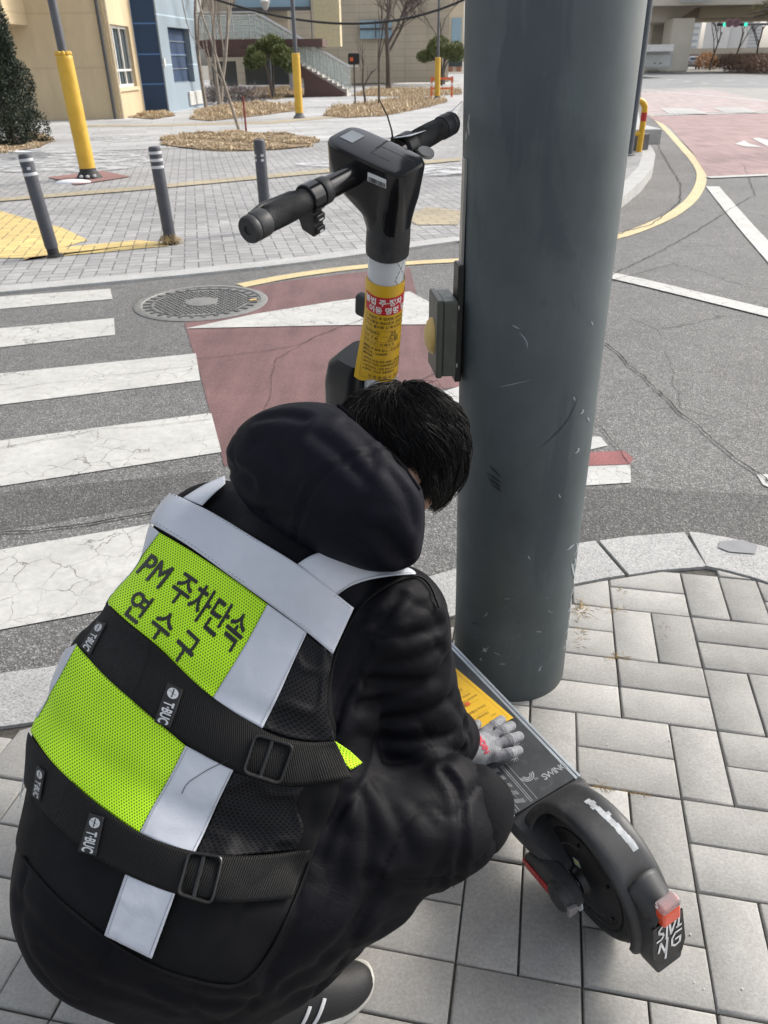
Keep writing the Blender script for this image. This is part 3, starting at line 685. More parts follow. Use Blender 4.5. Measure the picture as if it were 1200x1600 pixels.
# deck body + rails + mat
b = MB(); n = 14
def deck_sec(x):   # rounded trough section
    return [(x, -hw, zd-.008), (x, -hw, zd-.045), (x, -hw+.02, zd-.070), (x, hw-.02, zd-.070), (x, hw, zd-.045), (x, hw, zd-.008)]
xs_ = [xr+.0, xr+.1, xr+.25, xf-.08, xf]; vs = sum([deck_sec(x) for x in xs_], []); k = 6
b.add(vs, [(i*k+j, i*k+(j+1) % k, (i+1)*k+(j+1) % k, (i+1)*k+j) for i in range(len(xs_)-1) for j in range(k)]+[tuple(range(k)), tuple(reversed([(len(xs_)-1)*k+j for j in range(k)]))])
b.build("deck", WHT, scoot, merge=True, bevel=.003)
for sgn in (-1, 1):
    b = MB(); 
    for y0, y1, z1 in ((hw+.001, hw-.0045, zd+.0015), (hw-.0045, hw-.0065, zd-.001), (hw-.0065, hw-.0125, zd+.0008)):
        ya, yb_ = sorted((sgn*y0, sgn*y1)); b.box(((xr+xf)/2, (ya+yb_)/2, z1-.006), (xf-xr, yb_-ya, .012))
    b.build("side_rail", ALU, scoot, bevel=.0006)
b = MB(); b.box(((xr+xf)/2, 0, zd-.004), (xf-xr-.004, 2*(hw-.0135), .010)); mat_o = b.build("deck_mat", MATB, scoot, bevel=.001)
# graphics printed on the mat
pr = MB(); zt = zd+.0016
def mp(x, y): return (x, y, zt)
def pline(p, q, w_=.0012):
    p = Vector(p); q = Vector(q); d = (q-p).normalized(); nn = Vector((-d.y, d.x))*w_/2; pr.sheet([mp(*(p-nn)), mp(*(q-nn)), mp(*(q+nn)), mp(*(p+nn))])
for y in (.030, .026, .016): pline((xr+.006, y), (xr+.105, y), .0011)
for y in (.066, .060): pline((xr+.004, y), (xr+.115, y), .0011)
for k in range(9):      # chevron zig-zag block
    x0 = xr+.012+k*.0105
    for q in range(5):
        o_ = q*.0021; sg = 1 if k % 2 else -1
        pline((x0+o_, .038+(.009 if sg > 0 else 0)), (x0+.009+o_, .047-(.0 if sg > 0 else -.009)), .0009)
for r in (.0145, .0105, .007):   # rainbow arch
    P_ = [(xr+.060+r*math.sin(math.pi*t/10)*-1+.0, .0+r*math.cos(math.pi*t/10)) for t in range(11)]
    for p, q in zip(P_[:-1], P_[1:]): pline(p, q, .0022)
pl2 = MB(); put_text(pl2, "SWING", .020, lambda a, c: mp(xr+.030+c, -.022-a), bold=.0003, spacing=.85); pl2.build("mat_lettering", PRT, mat_o, smooth=False)
put_text(pr, "SEL", .007, lambda a, c: mp(xr+.040+c, -.006-a))
for k in range(8):
    a = k*math.pi/4; pline((xr+.105, -.005), (xr+.105+.009*math.cos(a), -.005+.009*math.sin(a)), .0012)
P_ = [(xr+.142+.013*math.cos(t*math.pi/12), -.030+.013*math.sin(t*math.pi/12)) for t in range(25)]
for p, q in zip(P_[:-1], P_[1:]): pline(p, q, .0009)
P_ = [(xr+.142+.010*math.cos(t*math.pi/12), -.030+.010*math.sin(t*math.pi/12)) for t in range(25)]
for p, q in zip(P_[:-1], P_[1:]): pline(p, q, .0016)
for k in range(5): a = k*2*math.pi/5; pline((xr+.142, -.030), (xr+.142+.009*math.cos(a), -.030+.009*math.sin(a)), .001)
for k in range(4): pline((xr+.185+k*.005, -.055), (xr+.192+k*.005, -.047), .001)
pr.build("mat_print", PRT, mat_o, smooth=False)
# rear cover plate between deck and fender, with the curved skirt on the left
b = MB(); 
def rc(x, t):   # half width of the cover narrowing to the rear
    return .088-(.030)*t**1.5
rows_ = []
for i in range(9):
    t = i/8; x = xr-.002-.125*t; h = rc(x, t); zt_ = zd-.001-.028*t
    rows_.append([(x, -h, zt_-.020), (x, -h-.002, zt_-.012), (x, -h+.006, zt_-.001), (x, -.03, zt_+.002), (x, .03, zt_+.002), (x, h-.006, zt_-.001), (x, h+.002, zt_-.012), (x, h, zt_-.020)])
vs = sum(rows_, []); b.add(vs, [(i*8+j, (i+1)*8+j, (i+1)*8+j+1, i*8+j+1) for i in range(8) for j in range(7)]); rcv = b.build("rear_cover", DPL, scoot)
sm_ = rcv.modifiers.new("thick", 'SOLIDIFY'); sm_.thickness = .004; sm_.offset = -1
# rear swing arms (white) down to the axle
for sgn in (-1, 1):
    b = MB(); b.prism([(xr+.03, zd-.070), (xr+.03, zd-.03), (.09, .140), (-.012, .145), (-.022, .127), (-.012, .105), (.08, .098)][::-1], .052, .061, M=Matrix(((1, 0, 0, 0), (0, 0, sgn, 0), (0, 1, 0, 0), (0, 0, 0, 1))))
    b.build("swing_arm", WHT, scoot, bevel=.002)
# rear wheel
def wheel(cx, cz, parent, motor=True, M=None):
    o = (cx, 0, cz); prof = []
    for k in range(25):
        a = math.pi*(k/24)-math.pi/2; prof.append((.100+.0275*math.cos(a)**.7 if math.cos(a) > 0 else .100, .030*math.sin(a)))
    prof = [(.094, -.026)]+prof+[(.094, .026)]
    t = MB(); t.lathe(prof, o=o, ax=(0, 1, 0), n=72, closed=True)
    for k in range(72):
        a = 2*math.pi*k/72
        for s_ in (-1, 1): t.box((cx+.1275*math.cos(a), s_*.010, cz+.1275*math.sin(a)), (.006, .007, .0022), M=Matrix.Rotation(-a-math.pi/2, 3, 'Y') @ Matrix.Rotation(.5*s_, 3, 'Z'))
    return t
wr = MB(); wr.lathe([(.095, -.024), (.095, .024)], o=(0, 0, .127), ax=(0, 1, 0), n=64); rw = wr.build("rear_wheel", HUB, scoot)
wheel(0, .127, rw).build("tyre", RUB, rw)
b = MB(); b.lathe([(.0955, .026), (.094, .030), (.088, .0305), (.086, .028), (.070, .031), (.050, .036), (.030, .038), (.026, .041), (.022, .050), (.0001, .050)], o=(0, 0, .127), ax=(0, 1, 0), n=72)
b.lathe([(.0955, .026), (.094, .030), (.088, .0305), (.086, .028), (.070, .031), (.050, .036), (.030, .038), (.022, .050), (.0001, .050)], o=(0, 0, .127), ax=(0, -1, 0), n=72)
b.build("motor_hub", HUB, rw, ang=50)
b = MB()
for k in range(46):    # scuffed ring
    a = -2.6+k*.085; r = .066+.0035*mnoise.noise(Vector((k*.37, 0, 2)))
    if mnoise.noise(Vector((k*.6, 4, 0))) > -.25: b.sheet([(r*math.cos(a), .0326, .127+r*math.sin(a)), ((r+.0013)*math.cos(a), .0326, .127+(r+.0013)*math.sin(a)), ((r+.0010)*math.cos(a+.08), .0326, .127+(r+.001)*math.sin(a+.08)), (r*math.cos(a+.08), .0326, .127+r*math.sin(a+.08))])
b.build("scuff_ring", simple("scuff", (.16, .15, .14), .7), rw, smooth=False)
for k in range(6):
    b = MB(); a = k*math.pi/3+.3; b.lathe([(.0035, .029), (.0035, .0325), (.0001, .0325)], o=(.078*math.cos(a), 0, .127+.078*math.sin(a)), ax=(0, 1, 0), n=10); b.build("hub_screw", GLOSS, rw)
b = MB(); b.box((.012, .0385, .165), (.016, .001, .015), M=Matrix.Rotation(.5, 3, 'Y')); b.build("warning_sticker", simple("sticker_grey", (.30, .36, .34), .4), rw)
b = MB(); b.prism([(-.005, -.004), (.005, -.004), (0, .005)], .0, .0006, M=Matrix.Translation((.012, .0388, .165)) @ Matrix.Rotation(-math.pi/2, 4, 'X') @ Matrix.Rotation(.4, 4, 'Z')); b.build("warning_triangle", simple("sticker_yellow", (.6, .5, .05), .4), rw)
# rear fender
b = MB(); sec = []
NA = 40; NS = 15
for i in range(NA+1):
    t = i/NA; a = R(14+(188-14)*t); x_low = .112+.004*math.sin(a*2)
    ro = .143+.004*math.sin(math.pi*t)
    front = max(0, 1-t/.22); back = max(0, (t-.80)/.20)
    hw_ = .041+.026*front**1.5+.002*back
    rlow = .130-.022*front**2
    row = []
    for j in range(NS):
        s_ = -1+2*j/(NS-1); e = abs(s_)
        y = hw_*math.copysign(min(1, (e/.72)) if e < .72 else 1, s_); y = hw_*math.copysign(1-(1-min(1, e/.7))**1.6, s_)
        r = ro-(ro-rlow)*max(0, (e-.35)/.65)**1.5
        row.append((r*math.cos(a), y, .127+r*math.sin(a)))
    sec += row
b.add(sec, [(i*NS+j, (i+1)*NS+j, (i+1)*NS+j+1, i*NS+j+1) for i in range(NA) for j in range(NS-1)])
fd = b.build("rear_fender", DPL, scoot, ang=60); md = fd.modifiers.new("thick", 'SOLIDIFY'); md.thickness = .004; md.offset = 0
sc_ = MB()      # silver worn tape on the fender
for k in range(14):
    a0 = R(72+k*3.2); a1 = a0+R(3.3); y0 = -.010-.004*mnoise.noise(Vector((k*.7, 0, 0)))-.0006*k; w0 = .006+.0035*mnoise.noise(Vector((k*.9, 5, 0)))
    r = .1492; sc_.sheet([(r*math.cos(a0), y0-w0, .127+r*math.sin(a0)), (r*math.cos(a1), y0-w0*.9-.0005, .127+r*math.sin(a1)), (r*math.cos(a1), y0+w0, .127+r*math.sin(a1)), (r*math.cos(a0), y0+w0, .127+r*math.sin(a0))])
sc_.build("worn_tape", simple("torn_tape", (.45, .47, .48), .35, .2, var=.4, scale=60), fd, smooth=False)
# light hood, tail lamp, plate
b = MB(); hood = []
for i in range(9):
    t = i/8; x = -.098-.058*t; z = .127+.112-.028*t; w_ = .029-.004*t; h = .030+.006*t
    for k in range(13):
        a = math.pi*k/12; hood.append((x, w_*math.cos(a), z-h+ (h*1.0)*math.sin(a)**.8))
b.add(hood, [(i*13+k, i*13+k+1, (i+1)*13+k+1, (i+1)*13+k) for i in range(8) for k in range(12)]); hd = b.build("lamp_hood", DPL, fd, ang=60); md = hd.modifiers.new("thick", 'SOLIDIFY'); md.thickness = .004; md.offset = -1
b = MB(); b.prism([(-.030, -.0), (.030, 0), (.034, -.10), (.026, -.128), (-.026, -.128), (-.034, -.10)][::-1], 0, .040, M=Matrix.Translation((-.152, 0, .200)) @ Matrix.Rotation(R(11), 4, 'Y') @ Matrix(((0, 0, 1, 0), (1, 0, 0, 0), (0, 1, 0, 0), (0, 0, 0, 1))))
bk = b.build("tail_block", DPL, fd, bevel=.004, merge=True)
LMP = NM("lamp_orange_red", (.75, .07, .02), .2); LMP.b.inputs["Coat Weight"].default_value = .6; CLR = NM("lamp_clear", (.55, .50, .50), .08); CLR.b.inputs["Transmission Weight"].default_value = .6
b = MB(); b.box((-.156, 0, .208), (.020, .038, .032), M=Matrix.Rotation(R(8), 3, 'Y')); b.build("tail_lamp", LMP.m, fd, bevel=.005)
b = MB(); b.box((-.153, 0, .231), (.022, .040, .018), M=Matrix.Rotation(R(4), 3, 'Y')); b.build("tail_lamp_cover", CLR.m, fd, bevel=.006)
pm = Matrix.Translation((-.1540, 0, .194)) @ Matrix.Rotation(R(11), 4, 'Y')
b = MB(); b.prism([(-.033, -.004), (.033, -.004), (.034, -.075), (.025, -.098), (-.025, -.098), (-.034, -.075)][::-1], -.0035, 0, M=pm @ Matrix(((0, 0, 1, 0), (1, 0, 0, 0), (0, 1, 0, 0), (0, 0, 0, 1)))); pl = b.build("plate", GLOSS, scoot, merge=True, bevel=.001)
b = MB(); PP = lambda a, c: tuple(pm @ Vector((-.0046, -a, c)))
def stroke(b, pts, w_, fn):
    for p, q in zip(pts[:-1], pts[1:]):
        p = Vector(p); q = Vector(q); d = (q-p).normalized(); nn = Vector((-d.y, d.x))*w_/2; p = p-d*w_*.3; q = q+d*w_*.3; b.sheet([fn(*(p-nn)), fn(*(q-nn)), fn(*(q+nn)), fn(*(p+nn))])
sw = .0042       # S I V I / N G, drawn as rounded strokes
for pts in ([(-.006, -.010), (-.014, -.009), (-.021, -.014), (-.021, -.021), (-.014, -.025), (-.013, -.031), (-.018, -.036), (-.027, -.036)], [(-.0035, -.014), (-.0075, -.042)], [(.0015, -.010), (.003, -.038), (.0165, -.012)], [(.0225, -.014), (.019, -.033)], [(.0255, -.033), (.016, -.033)],
            [(-.026, -.062), (-.020, -.044), (-.012, -.072), (-.005, -.042)], [(-.005, -.042), (-.013, -.085)], [(.025, -.044), (.012, -.043), (.004, -.052), (.003, -.066), (.010, -.072), (.020, -.070), (.022, -.058), (.012, -.058)]): stroke(b, pts, sw, PP)
b.build("plate_lettering", PRW, pl, smooth=False)
# axle housings with turn signals
for sgn in (1, -1):
    Mh = Matrix(((1, 0, 0, 0), (0, 0, sgn, 0), (0, 1, 0, 0), (0, 0, 0, 1)))
    b = MB(); out = []
    for k in range(13): a = math.pi/2+math.pi*k/12; out.append((-.004+.030*math.cos(a), .127+.030*math.sin(a)))
    L_ = .102 if sgn > 0 else .03; out += [(L_*.7, .095-.010), (L_, .088), (L_+.006, .100), (L_*.9, .128), (.03, .154)]
    b.prism(out[::-1], .064, .094, M=Mh @ Matrix.Translation((0, 0, -.008))); hs_ = b.build("axle_housing", DPL, scoot, merge=True, bevel=.006, seg=3)
    b = MB(); b.lathe([(.027, .082), (.0265, .095), (.022, .099), (.0001, .100)], o=(-.004, 0, .127), ax=(0, sgn, 0), n=40); b.build("axle_cap", DPL, hs_, ang=50)
    b = MB(); b.box((-.033, sgn*.086, .124), (.010, .020, .024)); b.build("turn_signal", CLR.m, hs_, bevel=.003)
    b = MB(); b.lathe([(.024, .0635), (.024, .066), (.0001, .066)], o=(-.012, 0, .112), ax=(0, sgn, 0), n=30); b.build("axle_washer", WHT, hs_)
    if sgn > 0:
        b = MB(); q = [(-.012, .0890), (L_*.95, .0765), (L_+.004, .0830), (L_+.004, .0975), (-.008, .110)]; b.prism(q[::-1], .0855, .0885, M=Mh); b.build("reflector", REDR, hs_, merge=True, bevel=.0015)
for o_ in list(scoot.children_recursive):
    if o_.name.split('.')[0] in ('rear_wheel', 'tyre', 'motor_hub', 'scuff_ring', 'hub_screw', 'warning_sticker', 'warning_triangle', 'rear_fender', 'worn_tape', 'lamp_hood', 'tail_block', 'tail_lamp', 'tail_lamp_cover', 'plate', 'plate_lettering', 'axle_housing', 'axle_cap', 'turn_signal', 'axle_washer', 'reflector', 'swing_arm'):
        tail_ = o_.name.split('.')[0] in ('lamp_hood', 'tail_block', 'tail_lamp', 'tail_lamp_cover', 'plate', 'plate_lettering'); o_.data.transform(Matrix.Translation((.014 if tail_ else .016, 0, .016 if tail_ else 0)))
# ---- steering column frame
def smat():
    a = Vector((-math.sin(S['rake']), 0, math.cos(S['rake']))); lat = Vector((0, 1, 0)); f = lat.cross(a)
    cs_, sn_ = math.cos(S['steer']), math.sin(S['steer']); l = cs_*lat-sn_*f; f2 = cs_*f+sn_*lat
    M = Matrix((f2, l, a)).transposed().to_4x4(); M.translation = Vector((S['ax'], 0, .22)); return M
TM = smat()         # columns: x forward, y left, z up the column
col = empty("steering", (0, 0, 0)); COL.objects.unlink(col); bpy.data.objects.remove(col)
class TB(MB):
    def build(s, *a, **k): s.v = [tuple(TM @ Vector(v)) for v in s.v]; return super().build(*a, **k)
bl = S['bl']
# stem
STW = NM("stem_white", (.62, .63, .64), .35)
b = TB(); b.lathe([(.0308, -.02), (.0308, bl-.12)], n=40, o=(0, 0, 0)); stem = b.build("stem", WHT, scoot)
b = TB(); rr_ = .0312
def st(s_, t): a = s_/rr_; return (rr_*math.cos(a), rr_*math.sin(a), t)
def stl(p, q, w_=.0012, n=5):
    for k in range(n):
        if k % 2 and False: continue
        a = (p[0]+(q[0]-p[0])*k/n, p[1]+(q[1]-p[1])*k/n); c = (p[0]+(q[0]-p[0])*(k+.72)/n, p[1]+(q[1]-p[1])*(k+.72)/n); d = math.atan2(c[1]-a[1], c[0]-a[0])+math.pi/2; dx, dy = w_/2*math.cos(d), w_/2*math.sin(d)
        b.sheet([st(a[0]-dx, a[1]-dy), st(c[0]-dx, c[1]-dy), st(c[0]+dx, c[1]+dy), st(a[0]+dx, a[1]+dy)])
PH = math.pi-.05    # direction of the rider's side around the column
for k in range(-1, 5):
    for j_ in range(26):
        s0 = rr_*(PH)-.012+k*.022; t0 = bl-.125-j_*.036
        if abs(s0-rr_*PH+.035) < .003: continue
        stl((s0, t0), (s0+.022, t0-.036)); stl((s0+.022, t0), (s0, t0-.036))
b.build("stem_pattern", simple("pattern_black", (.03, .04, .04), .5), stem, smooth=False)
# head: neck sleeve and dashboard shell
b = TB(); nb_ = bl-.128
b.lathe([(.0320, nb_), (.0355, nb_+.003), (.0358, nb_+.02), (.0350, nb_+.05), (.0350, nb_+.08)], n=40); b.build("neck_sleeve", DPL, scoot)
def sup(cx, cy, z, hx, hy, n=28, e=4.0):
    r = []
    for k in range(n):
        a = 2*math.pi*k/n; ca_, sa_ = math.cos(a), math.sin(a); r.append((cx+hx*math.copysign(abs(ca_)**(2/e), ca_), cy+hy*math.copysign(abs(sa_)**(2/e), sa_), z))
    return r
b = TB(); rings = []
for z, f0, f1, hy, e in ((-.085, -.034, .034, .034, 2.1), (-.060, -.036, .045, .035, 2.4), (-.040, -.038, .082, .037, 3.2), (-.026, -.040, .104, .038, 4), (.018, -.043, .104, .0385, 5), (.026, -.043, .105, .0385, 5)):
    rings += sup((f0+f1)/2, 0, bl+z, (f1-f0)/2, hy, e=e)
rings = [(x, y, z+max(0, z-bl+.085)/.12*.05*(x-.03)) for x, y, z in rings]
b.add(rings, [(i*28+k, i*28+(k+1) % 28, (i+1)*28+(k+1) % 28, (i+1)*28+k) for i in range(5) for k in range(28)]+[tuple(reversed(range(28)))]); 
hdo = b.build("head_shell", GLOSS, scoot, ang=50)
b = TB(); tp = sup(.031, 0, bl+.0262, .0735, .0380, e=5)+sup(.031, 0, bl+.031, .072, .0365, e=5)+sup(.031, 0, bl+.0322, .067, .0325, e=5); TS = lambda v: (v[0], v[1], v[2]+.05*(v[0]-.03)); tp = [TS(v) for v in tp]; b.add(tp, [(i*28+k, i*28+(k+1) % 28, (i+1)*28+(k+1) % 28, (i+1)*28+k) for i in range(2) for k in range(28)]+[tuple(range(56, 84))]); tpo = b.build("dashboard", simple("dash_gloss", (.012, .013, .015), .12, var=.1, scale=3), hdo, ang=50)
b = TB(); 
for x0, y0, x1, y1 in ((-.03, -.012, .030, -.012), (.030, -.012, .030, .014), (.030, .014, -.005, .014)):
    d = (Vector((x1, y1))-Vector((x0, y0))).normalized()*.0005; nx, ny = -d.y, d.x; b.sheet([(x0-nx, y0-ny, bl+.0326), (x1-nx, y1-ny, bl+.0326), (x1+nx, y1+ny, bl+.0326), (x0+nx, y0+ny, bl+.0326)])
b.v = [TS(v) for v in b.v]; b.build("panel_line", BLK, tpo, smooth=False)
b = TB(); b.box((.078, -.002, bl+.0328), (.024, .030, .0008)); b.v = [TS(v) for v in b.v]; b.build("code_sticker", simple("sticker_pale", (.35, .37, .38), .4), tpo)
b = TB(); yl = .0392; b.box((-.002, yl, bl+.010), (.034, .0008, .013)); stk = b.build("barcode_sticker", PRW, hdo)
b = TB()
for k in range(22): x_ = -.017+k*.0014; b.box((x_, yl+.0006, bl+.0075), (.0007*random.choice((.6, 1, 1.4)), .0004, .0065))
b.build("barcode", BLK, stk, smooth=False)
# bars; slight upward cant of the right end
CT = Matrix.Rotation(-S['cant'], 4, 'X')
def bp(y, x=.045, z=0.0): return Vector((x, 0, bl))+(CT.to_3x3() @ Vector((0, y, z)))
GRIP = NM("grip_rubber", (.022, .022, .023), .6)
v1 = GRIP.n("ShaderNodeTexVoronoi"); v1.inputs["Scale"].default_value = 330; GRIP.l(GRIP.co('Object'), v1.inputs["Vector"]); GRIP.bump(v1.outputs["Distance"], .25, .002)
b = TB(); b.cyl(bp(.03), bp(.115), .0172, .0165, 32); b.cyl(bp(-.03), bp(-.115), .0172, .0165, 32); b.cyl(bp(.07), bp(.24), .0115, n=20); b.cyl(bp(-.07), bp(-.20), .0115, n=20); hb = b.build("handlebar", GLOSS, scoot)
b = TB(); b.lathe([(.0185, 0), (.0195, .002), (.0195, .014), (.0185, .016)], o=bp(.100), ax=bp(1)-bp(0), n=32); b.build("bar_collar", DPL, hb)
def grip(sg, y0, y1):
    b = TB(); ax_ = (bp(sg)-bp(0)).normalized(); L_ = abs(y1-y0); prof = []
    for k in range(30): t = k/29; prof.append((.0162+.0012*math.sin(math.pi*t), L_*t))
    b.lathe(prof, o=bp(sg*y0), ax=ax_, n=40)
    for k in range(26):       # diamond knurl as real ridges
        for sgn in (-1, 1):
            pts = []
            for q in range(24): t = q/23; a = 2*math.pi*k/26+sgn*t*5.5; r = .0164+.0012*math.sin(math.pi*t); X, Y, Z = frame(ax_); pts.append(bp(sg*y0)+Z*(L_*(.04+.92*t))+X*(r*math.cos(a))+Y*(r*math.sin(a)))
            b.tube(pts, .00055, 3, caps=False)
    g_ = b.build("grip", GRIP.m, hb)
    b = TB(); b.lathe([(.0180, 0), (.0186, .002), (.0188, .020), (.0182, .0215), (.0176, .022), (.0184, .0235), (.0186, .030), (.0170, .0335), (.0060, .0335), (.0058, .0315), (.0001, .0315)], o=bp(sg*y1), ax=ax_, n=40); b.build("end_cap", DPL, g_, ang=30)
    return g_
grip(1, .143, .229); grip(-1, .112, .198)
# left brake / control clamp with the switch box below
b = TB(); axl = (bp(1)-bp(0)).normalized(); b.lathe([(.0195, 0), (.0212, .0015), (.0212, .0225), (.0195, .024)], o=bp(.121), ax=axl, n=36); ccl = b.build("control_clamp", GLOSS, hb)
q = bp(.135); b = TB(); b.prism([(-.006, 0), (.020, 0), (.022, -.028), (.014, -.048), (-.010, -.052), (-.010, -.030)], -.011, .012, M=Matrix.Translation(q) @ Matrix(((1, 0, 0, -.006), (0, 0, 1, 0), (0, 1, 0, 0), (0, 0, 0, 1)))); b.build("switch_box", DPL, ccl, merge=True, bevel=.003)
for dz_, ly in ((-.024, .012), (-.042, .010)):
    b = TB(); b.box((q.x-.017, q.y-.0005, q.z+dz_), (.007, .018, ly)); b.build("switch", BLK, ccl, bevel=.002)
b = TB(); b.box((q.x-.0212, q.y, q.z-.043), (.0006, .007, .003)); b.box((q.x-.0212, q.y, q.z-.025), (.0006, .009, .0015)); b.build("switch_mark", PRW, ccl)
b = TB(); b.tube([bp(.235, .066, .004), bp(.20, .078, .0), bp(.15, .070, 0), bp(.135, .055, 0)], [.004, .0045, .006, .008], 12); b.build("brake_lever", DPL, hb)
# right throttle
b = TB(); b.lathe([(.0185, 0), (.0215, .002), (.0215, .024), (.0190, .026)], o=bp(-.085), ax=-axl, n=36); thr = b.build("throttle_clamp", DPL, hb)
q = bp(-.100); b = TB(); b.prism([(-.010, -.018), (.014, -.018), (.018, .010), (-.008, .012)], -.010, .010, M=Matrix.Translation(q+Vector((-.018, 0, -.006))) @ Matrix(((1, 0, 0, 0), (0, 0, 1, 0), (0, 1, 0, 0), (0, 0, 0, 1)))); b.build("throttle_lever", GLOSS, thr, merge=True, bevel=.003)
b = TB(); b.lathe([(.013, 0), (.014, .002), (.013, .006), (.0001, .007)], o=q+Vector((-.040, .004, .002)), ax=(-.2, 0, 1), n=24); b.build("throttle_cap", STEEL, thr)
for k, (rr2) in enumerate((.0062, .0042)):
    pass
# cable tie sticking up from the right side of the bar
b = TB(); q = bp(-.062); b.lathe([(.0178, 0), (.0192, .0005), (.0192, .0038), (.0178, .0042)], o=q, ax=-axl, n=24); b.tube([q+Vector((.0, -.001, .018)), q+Vector((.004, -.001, .035)), q+Vector((.012, .001, .055)), q+Vector((.026, .004, .075))], [.0018, .0017, .0015, .0009], 6, flat=(1, .5)); b.tube([q+Vector((0, 0, .016)), q+Vector((0, 0, .026))], .004, 6); b.build("cable_tie", BLK, hb)
# front: hook lamp, battery box, lock, front wheel
b = TB(); b.box((.040, .006, bl-.245), (.030, .020, .042)); b.build("bag_hook", DPL, stem, bevel=.006)
b = TB(); b.add(sup(.065, .0, .34, .040, .044)+sup(.067, .0, .36, .044, .049)+sup(.067, .0, bl-.43, .044, .049)+sup(.063, 0, bl-.385, .040, .046)+sup(.056, 0, bl-.365, .030, .038), [(i*28+k, i*28+(k+1) % 28, (i+1)*28+(k+1) % 28, (i+1)*28+k) for i in range(4) for k in range(28)]+[tuple(reversed(range(28))), tuple(range(112, 140))]); bt_ = b.build("battery_case", simple("battery_black", (.014, .015, .017), .35, var=.2), scoot, ang=40)
b = TB(); b.box((.110, 0, .5), (.010, .03, .24)); b.build("battery_latch", DPL, bt_, bevel=.004)
b = TB(); b.box((.02, 0, -.005), (.10, .11, .03)); b.tube([(.02, .055, -.01), (.045, .060, -.08), (.048, .058, -.105)], .012, 10); b.tube([(.02, -.055, -.01), (.045, -.060, -.08), (.048, -.058, -.105)], .012, 10); b.build("fork", DPL, scoot, bevel=.004)
b = MB(); b.tube([(xf-.02, 0, zd-.04), (S['ax']-.02, 0, zd+.02), (S['ax'], 0, .22)], [.035, .034, .036], 20); b.build("deck_neck", DPL, scoot)
# front wheel in steering frame
fwc = Vector((.048, 0, -.105)); b = TB(); b.lathe([(.094, -.024), (.094, .024)], o=fwc, ax=(0, 1, 0), n=48); b.lathe([(.03, -.05), (.03, .05)], o=fwc, ax=(0, 1, 0), n=20); b.lathe([(.0001, -.02), (.095, -.02), (.095, .02), (.0001, .02)], o=fwc, ax=(0, 1, 0), n=48); fwh = b.build("front_wheel", HUB, scoot)
prof = [(.094, -.026)]+[(.100+.0275*max(0, math.cos(math.pi*(k/16)-math.pi/2))**.7, .030*math.sin(math.pi*(k/16)-math.pi/2)) for k in range(17)]+[(.094, .026)]
b = TB(); b.lathe(prof, o=fwc, ax=(0, 1, 0), n=64, closed=True); b.build("tyre", RUB, fwh)
b = TB(); pts_ = []
for i in range(17):
    a = R(20+150*i/16)
    for y, r in ((-.042, .125), (-.036, .142), (0, .148), (.036, .142), (.042, .125)): pts_.append((fwc.x+r*math.cos(a), y, fwc.z+r*math.sin(a)))
b.add(pts_, [(i*5+j, (i+1)*5+j, (i+1)*5+j+1, i*5+j+1) for i in range(16) for j in range(4)]); ff = b.build("front_fender", DPL, scoot); md = ff.modifiers.new("thick", 'SOLIDIFY'); md.thickness = .003

# ================================================================ notices stuck on the scooter (things of their own)
NY = simple("notice_yellow", (.70, .42, .025), .45, var=.04, scale=3); NR = simple("notice_red", (.55, .02, .03), .5, var=.05); NK = simple("notice_ink", (.05, .035, .02), .6); NKL = simple("notice_ink_soft", (.32, .20, .03), .6); NW = simple("notice_white", (.80, .76, .74), .5)
TW = SM @ TM
r_n = .0318
_cq = (TW.inverted() @ Vector((0, 0, CAMH))); BA = math.atan2(_cq.y, _cq.x)
if BA < 0: BA += 2*math.pi
def nsheet(s_, t, off=0.0):
    """sheet coordinates (s to the right as read, t downwards from the sheet's top) -> world"""
    # reading direction: left edge lies at larger angle (camera's left)
    u = -.052+s_*1.08                                   # signed distance from the centre line
    lift = max(0, (t-.06)/.14)                     # lower left corner stands away from the tube
    lim = -.006-.032*(1-lift)
    base_a = BA
    z = bl-.170-t*1.12
    r = r_n+off
    if u < lim:
        a = base_a+lim/r_n; d = (lim-u); P_ = Vector((r*math.cos(a), r*math.sin(a), 0)); tg = Vector((math.sin(a), -math.cos(a), 0)); k = .35*(1-lift); nrm_ = Vector((math.cos(a), math.sin(a), 0))
        P_ = P_+tg*d*(1-.1*k)-nrm_*d*d*k*10
    else:
        a = base_a+u/r_n; P_ = Vector((r*math.cos(a), r*math.sin(a), 0))
    return TW @ Vector((P_.x, P_.y, z))
SWd, SHt = .105, .185
ns = empty("notice_sheet", nsheet(.05, .1), 0, "yellow parking notice with a red Korean heading wrapped around the scooter's white stem", "notice")
def nbuild(b, name, mt, parent, off, thick=None):
    o0 = ns.location; b.v = [tuple(Vector(v)-o0) for v in b.v]; o = b.build(name, mt, parent, smooth=True)
    if thick: md = o.modifiers.new("thick", 'SOLIDIFY'); md.thickness = thick; md.offset = 1
    return o
b = MB(); nx, ny = 44, 24; b.add([nsheet(SWd*i/nx, SHt*j/ny+.004*math.sin(i*.3)*(j == ny), .0004) for j in range(ny+1) for i in range(nx+1)], [(j*(nx+1)+i, j*(nx+1)+i+1, (j+1)*(nx+1)+i+1, (j+1)*(nx+1)+i) for j in range(ny) for i in range(nx)])
nbuild(b, "paper", NY, ns, 0)
b = MB(); nx = 30; b.add([nsheet(.010+(SWd-.012)*i/nx, .020+.031*j/4, .0010) for j in range(5) for i in range(nx+1)], [(j*(nx+1)+i, j*(nx+1)+i+1, (j+1)*(nx+1)+i+1, (j+1)*(nx+1)+i) for j in range(4) for i in range(nx)]); nbuild(b, "red_heading", NR, ns, 0)
b = MB(); fnr = lambda off: (lambda a, c: nsheet(a, -c, off))
